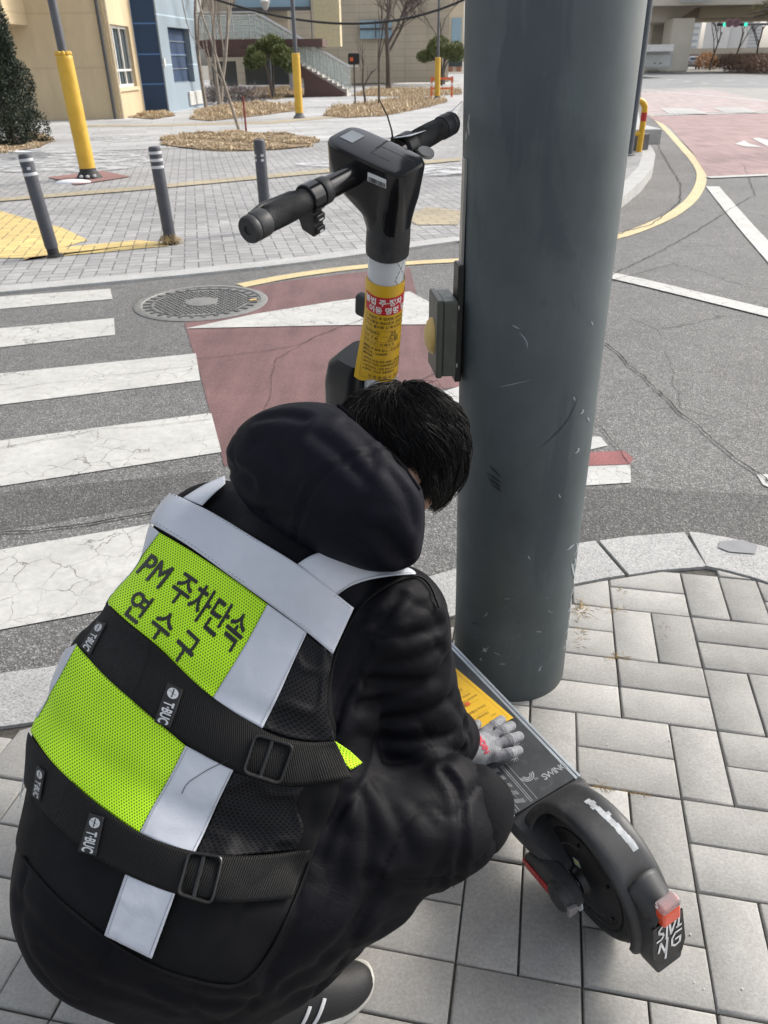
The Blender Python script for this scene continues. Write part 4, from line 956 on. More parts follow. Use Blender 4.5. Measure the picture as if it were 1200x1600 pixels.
put_text(b, "불법 주·정차 개인형", .0128, fnr(.0016), .0125, -.0335, bold=.0004, maxlen=.004); put_text(b, "이동 명령 및 견인", .0128, fnr(.0016), .022, -.0475, bold=.0004, maxlen=.004); nbuild(b, "heading_text", NW, ns, 0)
b = MB()
for tx_, sz, x_, y_ in (("이 차량은 주·정차로 인하여 도로", .0062, .014, -.060), ("도로교통법 제32조의 규정에 위반", .0062, .012, -.068), ("주시고, 불이행 시 즉시견인 됨", .0062, .012, -.076),
                        ("자동차등록시", .0058, .012, -.088), ("위 반  구 분", .0058, .012, -.0985), ("위 반 시 간", .0058, .012, -.109), ("25", .011, .060, -.090), ("스윙", .011, .056, -.1005), ("□ 즉시  8", .0058, .044, -.109),
                        ("●불법 주·정차 장소 : 도로교통법 제32조", .0056, .012, -.120), ("●견인료 : 20,000원", .0056, .012, -.1275), ("●보관료", .0056, .012, -.135), ("[30시간 이내] 최초 30분 1,000원, 이후", .0052, .014, -.143), ("[24시간 이상] 10,000원/일까지 보관", .0052, .014, -.150),
                        ("※ 견인보관소 : 인천 연수구 인천타워대로", .0048, .014, -.1575), ("※ 문의처 : 연수구 교통행정과", .0048, .014, -.1645), ("인 천 광 역 시  연 수 구", .0072, .026, -.177)):
    put_text(b, tx_, sz, fnr(.0016), x_, y_, bold=.00008, maxlen=.006)
nbuild(b, "notice_text", NK, ns, 0)
b = MB()
def nl(s0, t0, s1, t1, w_=.0006, n=14):
    for k in range(n):
        a = (s0+(s1-s0)*k/n, t0+(t1-t0)*k/n); c = (s0+(s1-s0)*(k+1)/n, t0+(t1-t0)*(k+1)/n); hx_, hy_ = (0, w_/2) if t0 == t1 else (w_/2, 0)
        b.sheet([nsheet(a[0]-hx_, a[1]-hy_, .0013), nsheet(c[0]-hx_, c[1]-hy_, .0013), nsheet(c[0]+hx_, c[1]+hy_, .0013), nsheet(a[0]+hx_, a[1]+hy_, .0013)])
for t in (.081, .0915, .102, .1125): nl(.010, t, SWd-.003, t)
nl(.040, .081, .040, .1125); nl(.010, .052, .010, .180); nl(.010, .180, SWd-.003, .180)
nbuild(b, "table_rules", NKL, ns, 0)
# notice on the deck
def dk(x, y, z=0): return SM @ Vector((x, y, zt+.0012+z))
n2 = empty("notice_sheet", dk(.5, 0), 0, "yellow printed notice lying flat on the scooter's black deck above the gloved hand", "notice")
def db(b, name, mt): o0 = n2.location; b.v = [tuple(Vector(v)-o0) for v in b.v]; return b.build(name, mt, n2, smooth=False)
nx0, nx1 = xr+.190, xr+.36; ny0, ny1 = -.062, .070
def dn(s_, t, z=0):  # s along the short side, t along the deck
    return dk(nx0+t, ny0+s_+.10*t-.004, z+.0008*math.sin(s_*40+t*22))
b = MB(); nn_ = 16; b.add([dn(.125*i/nn_, .25*j/nn_) for j in range(nn_+1) for i in range(nn_+1)], [(j*(nn_+1)+i, j*(nn_+1)+i+1, (j+1)*(nn_+1)+i+1, (j+1)*(nn_+1)+i) for j in range(nn_) for i in range(nn_)]); o = db(b, "paper", NY)
md = o.modifiers.new("thick", 'SOLIDIFY'); md.thickness = .0004
b = MB()
def dl(s0, t0, s1, t1, w_=.0006):
    d = Vector((s1-s0, t1-t0)).normalized(); h = Vector((-d.y, d.x))*w_/2; b.sheet([dn(s0-h.x, t0-h.y, .0012), dn(s1-h.x, t1-h.y, .0012), dn(s1+h.x, t1+h.y, .0012), dn(s0+h.x, t0+h.y, .0012)])
for q in ((.008, .008, .008, .197), (.008, .008, .118, .008), (.118, .008, .118, .197)): dl(*q)
for t in (.05, .085, .12, .15): dl(.020, t, .11, t, .0005)
for (s0, t0) in ((.020, .016), (.045, .016), (.020, .030)): dl(s0, t0, s0+.012, t0, .002)
fd_ = lambda a, c: dn(a, c, .0012)
for tx_, sz, x_, y_ in (("연수구 교통행정과 견인보관소", .0075, .022, .060), ("문의처 032-749-0000" if False else "견인보관소 안내", .007, .030, .040), ("주차단속 견인", .0075, .016, .095), ("인천광역시 연수구", .010, .030, .128), ("보관료 견인료", .0075, .025, .108), ("위반 장소", .011, .022, .160), ("송 도", .011, .05, .178)):
    v, f = text_polys(tx_, sz, bold=.0001); b.add([fd_(x_+a, y_+c) for a, c in v], f)
db(b, "notice_text", NKL)
b = MB()
b.sheet([dn(.045, .083, .002), dn(.056, .083, .002), dn(.056, .093, .002), dn(.045, .093, .002)]); RS = simple("stamp_red", (.55, .10, .03), .5); db(b, "red_stamp", RS); b = MB(); b.sheet([dn(.075, .020, .002), dn(.095, .020, .002), dn(.095, .026, .002), dn(.075, .026, .002)])
db(b, "red_label", RS)
# white tag sheet slipped behind the right grip, seen nearly edge on
q0 = TW @ bp(-.055, .05, .020); A_ = Vector(AT(602, 218, D=1.20)); B_ = Vector(AT(722, 160, D=1.50)); C_ = Vector(AT(640, 213, D=1.16)); D_ = Vector(AT(722, 158, D=1.42))
tg = empty("tag_sheet", A_, 0, "thin white sheet tied to the right side of the scooter's handlebar, seen edge on", "tag")
b = MB(); nn_ = 10
for j in range(nn_+1):
    for i in range(nn_+1):
        s_, t = i/nn_, j/nn_; P_ = (A_*(1-s_)+B_*s_)*(1-t)+(C_*(1-s_)+D_*s_)*t; b.v.append(tuple(P_-A_+Vector((0, 0, -.010*math.sin(math.pi*s_)))))
b.f = [(j*(nn_+1)+i, j*(nn_+1)+i+1, (j+1)*(nn_+1)+i+1, (j+1)*(nn_+1)+i) for j in range(nn_) for i in range(nn_)]
o = b.build("paper", simple("paper_white", (.72, .73, .74), .4, var=.03), tg); md = o.modifiers.new("thick", 'SOLIDIFY'); md.thickness = .0006
# ================================================================ implicit-surface modelling (for the body and the clothes)
def rot_axes(x, y): x = np.array(x, float); x /= np.linalg.norm(x); y = np.array(y, float); y = y-x*(x@y); y /= np.linalg.norm(y); return np.array([x, y, np.cross(x, y)])
def s_ell(P, c, r, A=None):
    q = P-np.array(c, np.float32)
    if A is not None: q = q@np.array(A, np.float32).T
    r = np.array(r, np.float32); k0 = np.sqrt(((q/r)**2).sum(-1)); k1 = np.sqrt(((q/(r*r))**2).sum(-1)); return k0*(k0-1)/np.maximum(k1, 1e-6)
def s_cap(P, a, b, ra, rb):
    a = np.array(a, np.float32); b = np.array(b, np.float32); ba = b-a; q = P-a; h = np.clip((q@ba)/(ba@ba), 0, 1); d = q-h[..., None]*ba; return np.sqrt((d**2).sum(-1))-(ra+(rb-ra)*h)
def s_flat(P, a, b, ra, rb, nrm, squash):
    """capsule flattened along nrm"""
    nrm = np.array(nrm, np.float32); nrm = nrm/np.linalg.norm(nrm); a = np.array(a, np.float32); b = np.array(b, np.float32); ba = b-a; q = P-a; h = np.clip((q@ba)/(ba@ba), 0, 1); d = q-h[..., None]*ba
    dn_ = d@nrm; d = d+nrm*(dn_*(1/squash-1))[..., None]; return (np.sqrt((d**2).sum(-1))-(ra+(rb-ra)*h))*squash**.5
def smin(a, b, k):
    h = np.clip(.5+.5*(b-a)/k, 0, 1); return b+(a-b)*h-k*h*(1-h)
def smax(a, b, k): return -smin(-a, -b, k)
_perm = rng.permutation(256).astype(np.int32); _val = rng.random(256).astype(np.float32)*2-1
def vnoise(P):
    I = np.floor(P).astype(np.int32); F = (P-I).astype(np.float32); F = F*F*(3-2*F); out = 0
    def h(x, y, z): return _val[_perm[(_perm[(_perm[x & 255]+y) & 255]+z) & 255]]
    for dx in (0, 1):
        for dy in (0, 1):
            for dz in (0, 1):
                w_ = (F[..., 0] if dx else 1-F[..., 0])*(F[..., 1] if dy else 1-F[..., 1])*(F[..., 2] if dz else 1-F[..., 2]); out = out+w_*h(I[..., 0]+dx, I[..., 1]+dy, I[..., 2]+dz)
    return out
def surf_nets(fn, lo, hi, h):
    lo = np.array(lo, float); hi = np.array(hi, float); n = np.ceil((hi-lo)/h).astype(int)+1
    ax = [lo[i]+h*np.arange(n[i]) for i in range(3)]
    D = np.empty(tuple(n), np.float32)
    YY, ZZ = np.meshgrid(ax[1], ax[2], indexing='ij')
    st = max(1, int(400000/(n[1]*n[2])))
    for i in range(0, n[0], st):
        xs_ = ax[0][i:i+st]; P = np.empty((len(xs_), n[1], n[2], 3), np.float32); P[..., 0] = xs_[:, None, None]; P[..., 1] = YY; P[..., 2] = ZZ; D[i:i+st] = fn(P)
    D[0] = D[-1] = 1; D[:, 0] = D[:, -1] = 1; D[:, :, 0] = D[:, :, -1] = 1
    S_ = D < 0; c = np.zeros(tuple(n-1), np.int8)
    for dx in (0, 1):
        for dy in (0, 1):
            for dz in (0, 1): c += S_[dx:n[0]-1+dx, dy:n[1]-1+dy, dz:n[2]-1+dz]
    act = (c > 0) & (c < 8); idx = -np.ones(act.shape, np.int64); ii = np.argwhere(act); idx[act] = np.arange(len(ii))
    acc = np.zeros((len(ii), 3)); cnt = np.zeros(len(ii)); i0, j0, k0 = ii.T
    cor = [(dx, dy, dz) for dx in (0, 1) for dy in (0, 1) for dz in (0, 1)]
    for a in cor:
        for e in range(3):
            if a[e]: continue
            b = list(a); b[e] = 1; da = D[i0+a[0], j0+a[1], k0+a[2]]; db_ = D[i0+b[0], j0+b[1], k0+b[2]]; m_ = (da < 0) != (db_ < 0)
            t = np.where(m_, da/np.where(m_, da-db_, 1), 0); p = np.array(a, float)+np.zeros((len(ii), 3)); p[:, e] += t; acc[m_] += p[m_]; cnt[m_] += 1
    V = lo+h*(ii+acc/np.maximum(cnt, 1)[:, None]); F = []
    for e in range(3):
        sl = [slice(None)]*3; a_ = [slice(0, n[i]) for i in range(3)]; b_ = list(a_); a_[e] = slice(0, n[e]-1); b_[e] = slice(1, n[e])
        ch = S_[tuple(a_)] != S_[tuple(b_)]; q = np.argwhere(ch); u, v = (e+1) % 3, (e+2) % 3
        q = q[(q[:, u] > 0) & (q[:, v] > 0) & (q[:, u] < n[u]-1) & (q[:, v] < n[v]-1)]
        def g(du, dv): r = q.copy(); r[:, u] -= du; r[:, v] -= dv; return idx[r[:, 0], r[:, 1], r[:, 2]]
        f = np.stack([g(0, 0), g(1, 0), g(1, 1), g(0, 1)], 1); ins = S_[tuple(a_)][tuple((q if True else q).T)]
        f[~ins] = f[~ins][:, ::-1]; F.append(f)
    F = np.concatenate(F); F = F[(F >= 0).all(1)]
    return V, F
def sdf_obj(name, fn, lo, hi, h, mat, parent, relax=1, off=None):
    V, F = surf_nets(fn, lo, hi, h)
    for _ in range(relax):      # gentle tangential relaxation, then back onto the surface
        g = np.zeros_like(V); cn = np.zeros(len(V))
        for a in range(4): np.add.at(g, F[:, a], V[F[:, (a+1) % 4]]+V[F[:, (a+3) % 4]]); np.add.at(cn, F[:, a], 2)
        V = V*.5+.5*g/np.maximum(cn, 1)[:, None]
        for _k in range(2):
            Pf = V.astype(np.float32); d = fn(Pf); e = h*.4; gr = np.stack([fn(Pf+np.array(v, np.float32))-d for v in ((e, 0, 0), (0, e, 0), (0, 0, e))], -1)/e; gl = np.maximum((gr**2).sum(-1), .05); V = V-gr*(d/gl)[:, None]*.8
    o0 = np.array(parent.location) if parent is not None else np.zeros(3); V = V-o0
    me = bpy.data.meshes.new(name); me.from_pydata(V.tolist(), [], F.tolist()); me.materials.append(mat)
    for p in me.polygons: p.use_smooth = True
    o = bpy.data.objects.new(name, me); link(o, parent); return o
def march(fn, px_, off=.004, t0=.55, tmax=2.6):
    """first hit of the pixel's sight line with the offset surface: array of world points"""
    px_ = np.asarray(px_, float); d = _fw[None]*FPX+_rt2[None]*(px_[:, :1]-600)+_up2[None]*(800-px_[:, 1:2]); d /= np.linalg.norm(d, axis=1)[:, None]
    t = np.full(len(d), t0); best = np.full(len(d), 9.0); bt_ = t.copy()
    for _ in range(90):
        P = (CAM[None]+d*t[:, None]).astype(np.float32); s_ = fn(P)-off; b = s_ < best; best = np.where(b, s_, best); bt_ = np.where(b, t, bt_); t = np.minimum(t+np.where(s_ < 4e-4, 0, np.maximum(s_, 3e-4)*.7), tmax)
    return CAM[None]+d*bt_[:, None], best

# ---------------------------------------------------------------- pose (metres, world)
V3 = lambda *a: np.array(a, np.float64)
headC = V3(.014, 1.052, .875); F_h = V3(.50, .20, -.84); F_h /= np.linalg.norm(F_h); R_h = V3(.45, -.89, 0); R_h -= F_h*(R_h@F_h); R_h /= np.linalg.norm(R_h); U_h = np.cross(R_h, F_h)
AH = np.array([R_h, F_h, U_h])
neckB = V3(-.085, 1.01, .775); shL = V3(-.285, 1.085, .715); shR = V3(-.008, .925, .662)
b_r = (shR-shL)/np.linalg.norm(shR-shL); pel = V3(-.30, .74, .36); sp = (shL+shR)/2; b_u = sp-pel; b_u -= b_r*(b_u@b_r); b_u /= np.linalg.norm(b_u); b_n = np.cross(b_r, b_u)
AB = np.array([b_r, b_u, b_n])
elbR = V3(.020, .912, .445); wrR = V3(.185, 1.075, .225); elbL = V3(-.22, 1.30, .50); wrL = V3(-.02, 1.36, .24)
hipR = V3(-.20, .66, .31); hipL = V3(-.36, .84, .31); kneR = V3(.126, .785, .400); kneL = V3(-.03, 1.06, .40); ankR = V3(-.19, .695, .10); ankL = V3(-.33, .98, .10)
def gauss(x, c, w_): return np.exp(-((x-c)/w_)**2)
def jk_core(P):
    chest = s_ell(P, sp+b_n*-.015-b_u*.05-b_r*.026, (.212, .185, .135), AB); mid = s_ell(P, pel+b_u*.22+b_n*.008-b_r*.045, (.245, .22, .152), AB); d0 = s_ell(P, pel+b_u*.15-b_r*.140, (.185, .215, .140), AB); low = s_ell(P, pel+b_u*.03-b_r*.058, (.225, .20, .165), AB)
    d = smin(smin(smin(chest, mid, .07), low, .08), d0, .08)
    sh = smin(s_ell(P, shR+V3(-.02, 0, -.01), (.075, .080, .075)), s_ell(P, shL, (.075, .08, .07)), .02); d = smin(d, sh, .06)
    d = smin(d, s_cap(P, neckB-b_u*.06, neckB+V3(.02, .02, .03), .11, .09), .05)
    # skirt of the coat: over the seat and forward over the right thigh
    d = smin(d, s_ell(P, pel+V3(-.045, -.01, -.03), (.220, .190, .168)), .06)
    d = smin(d, s_cap(P, hipR+V3(-.02, -.01, .05), V3(.070, .772, .408), .130, .098), .06)
    d = smin(d, s_cap(P, hipL+V3(0, 0, .04), V3(-.10, 1.02, .40), .13, .105), .05)
    d = smin(d, s_ell(P, V3(-.23, .68, .24), (.19, .14, .13)), .06)
    return d
def jk_arm(P):
    u = s_cap(P, shR+V3(.012, .0, -.005), elbR, .092, .101); f = s_cap(P, elbR, elbR*.44+wrR*.56, .097, .056)
    return smin(u, f, .04)
def jk_armL(P): return smin(s_cap(P, shL, elbL, .088, .082), s_cap(P, elbL, wrL, .082, .058), .04)
def q3(P, s): return P*np.array(s, np.float32)
def groove(P, d, folds, band=.035):
    """press the folds (polylines in space with depth and width) into the surface"""
    m = np.abs(d) < band
    if not m.any(): return d
    Q = P[m]; add = np.zeros(len(Q), np.float32)
    for pts, amp, sg in folds:
        dist = None
        for a, b in zip(pts[:-1], pts[1:]): q = s_cap(Q, a, b, 0, 0); dist = q if dist is None else np.minimum(dist, q)
        add += amp*np.exp(-dist/sg)-.38*amp*np.exp(-((dist-3.2*sg)/(1.8*sg))**2)
    d = d.copy(); d[m] += add; return d
def place_folds(specs, fn):
    out = []
    for pl, amp, sg in specs:
        pts, bd = march(fn, np.array([pat(pl, t) for t in np.linspace(0, 1, max(3, 2*len(pl)-1))]), 0.0); k = bd < .01
        if k.sum() > 1: out.append(([p.astype(np.float32) for p in pts[k]], amp, sg))
    return out
def plen(pl): return [0]+list(np.cumsum([math.hypot(pl[i+1][0]-pl[i][0], pl[i+1][1]-pl[i][1]) for i in range(len(pl)-1)]))
def pat(pl, t):
    L_ = plen(pl); s_ = t*L_[-1]
    for i in range(len(pl)-1):
        if s_ <= L_[i+1]+1e-9 or i == len(pl)-2:
            u = (s_-L_[i])/max(1e-9, L_[i+1]-L_[i]); p0, p1, p2, p3 = (np.array(pl[max(0, min(len(pl)-1, k))], float) for k in (i-1, i, i+1, i+2))
            if i == 0: p0 = 2*p1-p2
            if i == len(pl)-2: p3 = 2*p2-p1
            return .5*(2*p1+(p2-p0)*u+(2*p0-5*p1+4*p2-p3)*u*u+(3*p1-p0-3*p2+p3)*u**3)
FOLDS = []; HFOLDS = []
def jacket(P, detail=True):
    core = jk_core(P); arm = jk_arm(P); armL = jk_armL(P)
    if detail:
        f32 = np.float32
        def fr(ax, up): a_ = np.array(ax, float); a_ /= np.linalg.norm(a_); u_ = np.cross(a_, up); u_ /= np.linalg.norm(u_); return np.array([a_, u_, np.cross(a_, u_)]).astype(f32)
        def crease(n, w_): return np.exp(-np.abs(n)/(w_*.55))
        A1 = fr(elbR-shR, V3(1, 0, .2)); q1 = (P-shR.astype(f32))@A1.T; L1 = float(np.linalg.norm(elbR-shR)); t1 = q1[..., 0]
        A2 = fr(wrR-elbR, V3(0, 0, 1)); q2 = (P-elbR.astype(f32))@A2.T; t2 = q2[..., 0]
        n1 = vnoise(q1*np.array((15, 5, 5), f32)+f32(2)); n1b = vnoise(q1*np.array((30, 8, 8), f32)+f32(7))
        m1 = np.clip((L1+.04-t1)/.05, 0, 1); m2 = np.clip((t2+.02)/.05, 0, 1)
        arm = arm+m1*(.0045*crease(n1, .15)+.002*crease(n1b, .2)-.003)
        n2 = vnoise(q2*np.array((20, 6, 6), f32)+f32(4)); arm = arm+m2*(.007*crease(n2, .16)-.003)
        # seam that runs down the back of the sleeve from the shoulder
        arm = arm+.0*np.exp(-((q1[..., 1]*.8+q1[..., 2]*.6-.012*np.sin(t1*14))/.006)**2)*(q1[..., 2]*.8-q1[..., 1]*.6 < 0)
        un = (P-pel.astype(f32))@b_u.astype(f32); rr = (P-pel.astype(f32))@b_r.astype(f32)
        n3 = vnoise(q3(P@AB.T.astype(f32), (16, 5, 9))+f32(9)); n5 = vnoise(q3(P, (5, 5, 5)))
        soft = np.maximum(np.clip((rr-.09)/.06, .10, 1), np.clip((.0-un)/.06, 0, .8))
        core = core+soft*(.006*crease(n3, .15)-.001)+.004*n5
        A3 = fr(V3(.06, .765, .40)-hipR, V3(0, 0, 1)); q3_ = (P-hipR.astype(f32))@A3.T; s_ = q3_[..., 0]
        n4 = vnoise(q3_*np.array((3, 22, 22), f32)+f32(31)); n4b = vnoise(q3_*np.array((9, 34, 34), f32)+f32(3))
        reg = np.clip((rr-.05)/.08, 0, 1)*np.clip((.20-un)/.1, 0, 1)
        hipm = np.clip((.24-s_)/.16, .12, 1); core = core+reg*hipm*(.0020*crease(n4, .12)+.0010*crease(n4b, .2)-.0006)
        for sc_ in (): core = core+reg*.0045*np.exp(-(((s_-sc_+.02*n5)/.006)**2))
        for uc, dpt in ((.265, .008), (.115, .007)): core = core+dpt*gauss(un-.02*rr, uc, .022)-dpt*.8*gauss(un, uc-.058, .03)
    d = smin(core, arm, .007); d = smin(d, armL, .03)
    if detail and FOLDS: d = groove(P, d, FOLDS)
    return smax(d, -(P[..., 2]-.165-.10*np.clip((P[..., 0]+.28)/.12, 0, 1)), .03)
def _rim(x0, y0, x1, y1, D):
    a, b = AT(x0, y0, D=D), AT(x1, y1, D=D); v = (a+b)/2-CAM; v = v/np.linalg.norm(v)+.25*F_h; n = np.cross(b-a, v); n /= np.linalg.norm(n); 
    if n@(headC-a) < 0: n = -n
    return a, n
RIM = [_rim(526, 628, 664, 770, 1.10)]; _ra, _rn = _rim(664, 772, 656, 892, 1.08); _rn = _rn if _rn@(_rt2) > 0 else -_rn; RIM.append((_ra, _rn))
def hoodf(P, detail=True):
    c = V3(-.092, .985, .868); ax = rot_axes(b_r*1.0+V3(0, 0, -.08), b_u)
    c = c+b_u*.008; d = s_ell(P, c, (.150, .086, .096), ax)
    d = smin(d, s_ell(P, c+b_r*.045+b_u*.010-b_n*.015, (.128, .080, .090), ax), .10)
    d = smin(d, s_cap(P, c-b_r*.09-b_u*.030-b_n*.03, c+b_r*.10-b_u*.018-b_n*.03, .048, .048), .06)
    hh = s_ell(P, headC, (.086, .104, .118), AH); d = smax(d, -(hh-.010), .012)
    for (pa, pb) in RIM:
        d = smax(d, (P-pa.astype(np.float32))@pb.astype(np.float32), .016)
    if detail:
        n = vnoise(q3(P, (9, 12, 12))+np.float32(3)); n2 = vnoise(q3(P, (20, 14, 14))); n6 = vnoise(q3(P@ax.T.astype(np.float32), (7, 20, 14))+np.float32(6)); d = d+.006*n+.002*n2+.007*np.exp(-(n6/.13)**2)*np.clip(vnoise(q3(P, (6, 6, 6))+np.float32(12))+.4, 0, 1)
        # seam up the middle of the hood
        if HFOLDS: d = groove(P, d, HFOLDS)
    return d
def trousers(P):
    d = smin(s_cap(P, hipR, kneR, .10, .062), s_cap(P, kneR, ankR+V3(0, 0, .05), .062, .044), .03)
    d2 = smin(s_cap(P, hipL, kneL, .10, .072), s_cap(P, kneL, ankL, .072, .058), .03); d = np.minimum(d, d2); d = smin(d, s_ell(P, pel-V3(0, 0, .06), (.16, .16, .13)), .05)
    n = vnoise(q3(P, (16, 16, 24))); return d+.007*(np.abs(n)-.3)
def bodyf(P):
    hd = s_ell(P, headC, (.076, .094, .108), AH)
    L = lambda r, f, u: headC+R_h*r+F_h*f+U_h*u
    hd = smin(hd, s_ell(P, L(0, .030, -.055), (.058, .062, .065), AH), .03)           # jaw and face
    hd = smin(hd, s_cap(P, L(0, .088, -.005), L(0, .108, -.042), .010, .014), .012)    # nose
    hd = smin(hd, s_cap(P, L(-.035, .083, .012), L(.035, .083, .012), .009, .009), .014)  # brow
    for sg in (-1, 1): hd = smax(hd, -s_ell(P, L(.030*sg, .098, -.008), (.014, .012, .009), AH), .008); hd = smin(hd, s_ell(P, L(.030*sg, .081, -.010), (.012, .011, .010), AH), .003); hd = smin(hd, s_ell(P, L(.045*sg, .055, -.04), (.022, .028, .022), AH), .02)
    hd = smin(hd, s_cap(P, L(-.018, .088, -.072), L(.018, .088, -.072), .0055, .0055), .006); hd = smin(hd, s_cap(P, L(-.014, .086, -.082), L(.014, .086, -.082), .006, .006), .005); hd = smin(hd, s_ell(P, L(0, .070, -.105), (.022, .022, .018), AH), .02)
    for sg in (-1, 1):    # ears
        e = s_ell(P, L(.078*sg, -.006, -.018), (.007, .019, .031), AH); e = smax(e, -s_ell(P, L(.086*sg, -.002, -.016), (.006, .011, .019), AH), .004); hd = smin(hd, e, .006)
    d = smin(hd, s_cap(P, headC-U_h*.06-F_h*.02, neckB, .055, .06), .03)
    tor = smin(smin(s_ell(P, sp-b_u*.06-b_n*.03, (.15, .16, .09), AB), s_ell(P, pel+b_u*.06, (.14, .17, .10), AB), .06), s_cap(P, shR, shL, .055, .055), .04); d = smin(d, tor, .04)
    for a, b, c, r in ((shR, elbR, elbR*.45+wrR*.55, .042), (shL, elbL, elbL*.45+wrL*.55, .042)): d = smin(d, smin(s_cap(P, a, b, r, r*.85), s_cap(P, b, c, r*.85, r*.6), .02), .03)
    for a, b, c in ((hipR, kneR, ankR), (hipL, kneL, ankL)): d = smin(d, smin(s_cap(P, a, b, .075, .05), s_cap(P, b, c, .05, .035), .02), .04)
    return d
person = empty("person", (-.25, .78, 0), 0, "person in black padded coat and lime reflective vest crouching beside the kick scooter", "person")
SKIN = NM("skin", (.46, .27, .20), .5); SKIN.b.inputs["Subsurface Weight"].default_value = .08; SKIN.base(SKIN.ramp(SKIN.noise(30, 4), [(.3, (.43, .25, .18)), (.7, (.52, .31, .23))]))
def m_cloth(name, col, rough=.5, sheen=.0, weave=900, bstr=.12, fold=.12, fscale=22):
    m = NM(name, col, rough, spec=.11); a = m.ramp(m.noise(6, 5, .6), [(.3, tuple(x*.8 for x in col)), (.7, tuple(x*1.25 for x in col))]); lint = m.ramp(m.noise(700, 2, .9), [(.80, 0), (.82, .2)]); m.base(m.mix(lint, a, (.25, .25, .26)))
    wr_ = m.math('ABSOLUTE', m.math('SUBTRACT', m.noise(fscale*.35, 3, .6, dist=1.2, co=m.co('Object', scale=(1, 1.6, .8), rot=(.3, .2, .5))), .5)); wr_ = m.ramp(wr_, [(0, 0), (.035, .8), (.12, 1)]); wm = m.ramp(m.noise(5, 2), [(.42, 0), (.6, 1)]); wr_ = m.mix(wm, (1, 1, 1), wr_)
    b0 = m.bump(wr_, fold*.8, .004); b1 = m.bump(m.noise(fscale, 5, .6, dist=.6), fold, .012, b0); m.bump(m.noise(weave, 2), bstr, .0008, b1); m.b.inputs["Sheen Weight"].default_value = sheen; m.rough(m.ramp(m.noise(9, 4), [(.3, rough-.07), (.7, rough+.08)])); return m.m
COAT = m_cloth("coat_black", (.0038, .0038, .0058), .60, .0); HOODM = m_cloth("hood_black", (.0052, .0057, .0100), .58, .0, fold=.10); TRS = m_cloth("trouser_black", (.005, .005, .0065), .8, .01, 500, .3)
FOLDS = place_folds([
    ([(520, 1140), (545, 1067), (585, 990), (625, 930)], .007, .0045), ([(548, 1081), (604, 990), (681, 934)], .004, .004), ([(569, 958), (607, 983)], .006, .006), ([(632, 997), (684, 980)], .007, .007),
    ([(576, 1063), (630, 1066), (681, 1060), (695, 1036)], .011, .007), ([(560, 1100), (621, 1088), (652, 1072)], .008, .006), ([(600, 1120), (660, 1115), (712, 1085)], .006, .006), ([(560, 1150), (640, 1160), (728, 1140)], .006, .007), ([(590, 1040), (640, 1030), (686, 1010)], .005, .006), ([(600, 1190), (660, 1190), (722, 1172)], .007, .007), ([(640, 940), (670, 955), (686, 975)], .004, .006), ([(700, 1090), (722, 1120), (734, 1160)], .005, .006),
    ([(693, 1205), (716, 1240), (723, 1315), (708, 1390)], .007, .0045), ([(562, 1235), (576, 1287), (572, 1368)], .005, .007), ([(590, 1228), (625, 1287), (640, 1330)], .004, .006), ([(576, 1214), (646, 1256), (680, 1290)], .003, .006), ([(576, 1370), (640, 1376), (716, 1371)], .005, .0045),
    ([(415, 1527), (470, 1460), (508, 1404), (543, 1305)], .005, .007), ([(440, 1540), (543, 1474), (578, 1369)], .005, .007), ([(460, 1556), (560, 1515), (640, 1470)], .006, .007), ([(508, 1492), (560, 1440), (596, 1385)], .006, .006), ([(600, 1450), (660, 1410), (700, 1360)], .004, .006), ([(500, 1340), (520, 1290), (540, 1240)], .007, .006),
    ([(60, 1480), (150, 1535), (260, 1575)], .004, .006), ([(25, 1400), (70, 1460), (140, 1510)], .004, .006), ([(250, 1540), (330, 1565), (400, 1560)], .004, .006), ([(370, 880), (400, 900), (440, 905)], .003, .005)], lambda P: jacket(P, True))
HFOLDS = place_folds([([(461, 842), (472, 797), (499, 745), (540, 719), (604, 700)], .0060, .0030), ([(495, 681), (525, 704), (570, 749)], .0055, .006), ([(352, 724), (379, 741), (392, 752)], .006, .006), ([(405, 655), (442, 649), (476, 655)], .0055, .005), ([(598, 832), (618, 856), (636, 880)], .008, .007), ([(560, 815), (600, 845), (620, 872)], .004, .006), ([(540, 660), (570, 690), (585, 730)], .004, .006), ([(400, 690), (430, 700), (455, 725)], .004, .007), ([(610, 740), (635, 775), (648, 820)], .004, .006), ([(380, 790), (430, 810), (470, 800)], .003, .007)], hoodf)
sdf_obj("body", bodyf, (-.62, .42, .05), (.42, 1.55, 1.06), .0085, SKIN.m, person, 1)
jo = sdf_obj("jacket", jacket, (-.68, .40, .08), (.40, 1.50, .98), .0062, COAT, person, 1)
ho = sdf_obj("hood", hoodf, (-.34, .74, .68), (.20, 1.22, 1.04), .0055, HOODM, person, 1)
tr = sdf_obj("trousers", trousers, (-.55, .50, .03), (.30, 1.2, .52), .008, TRS, person, 1)

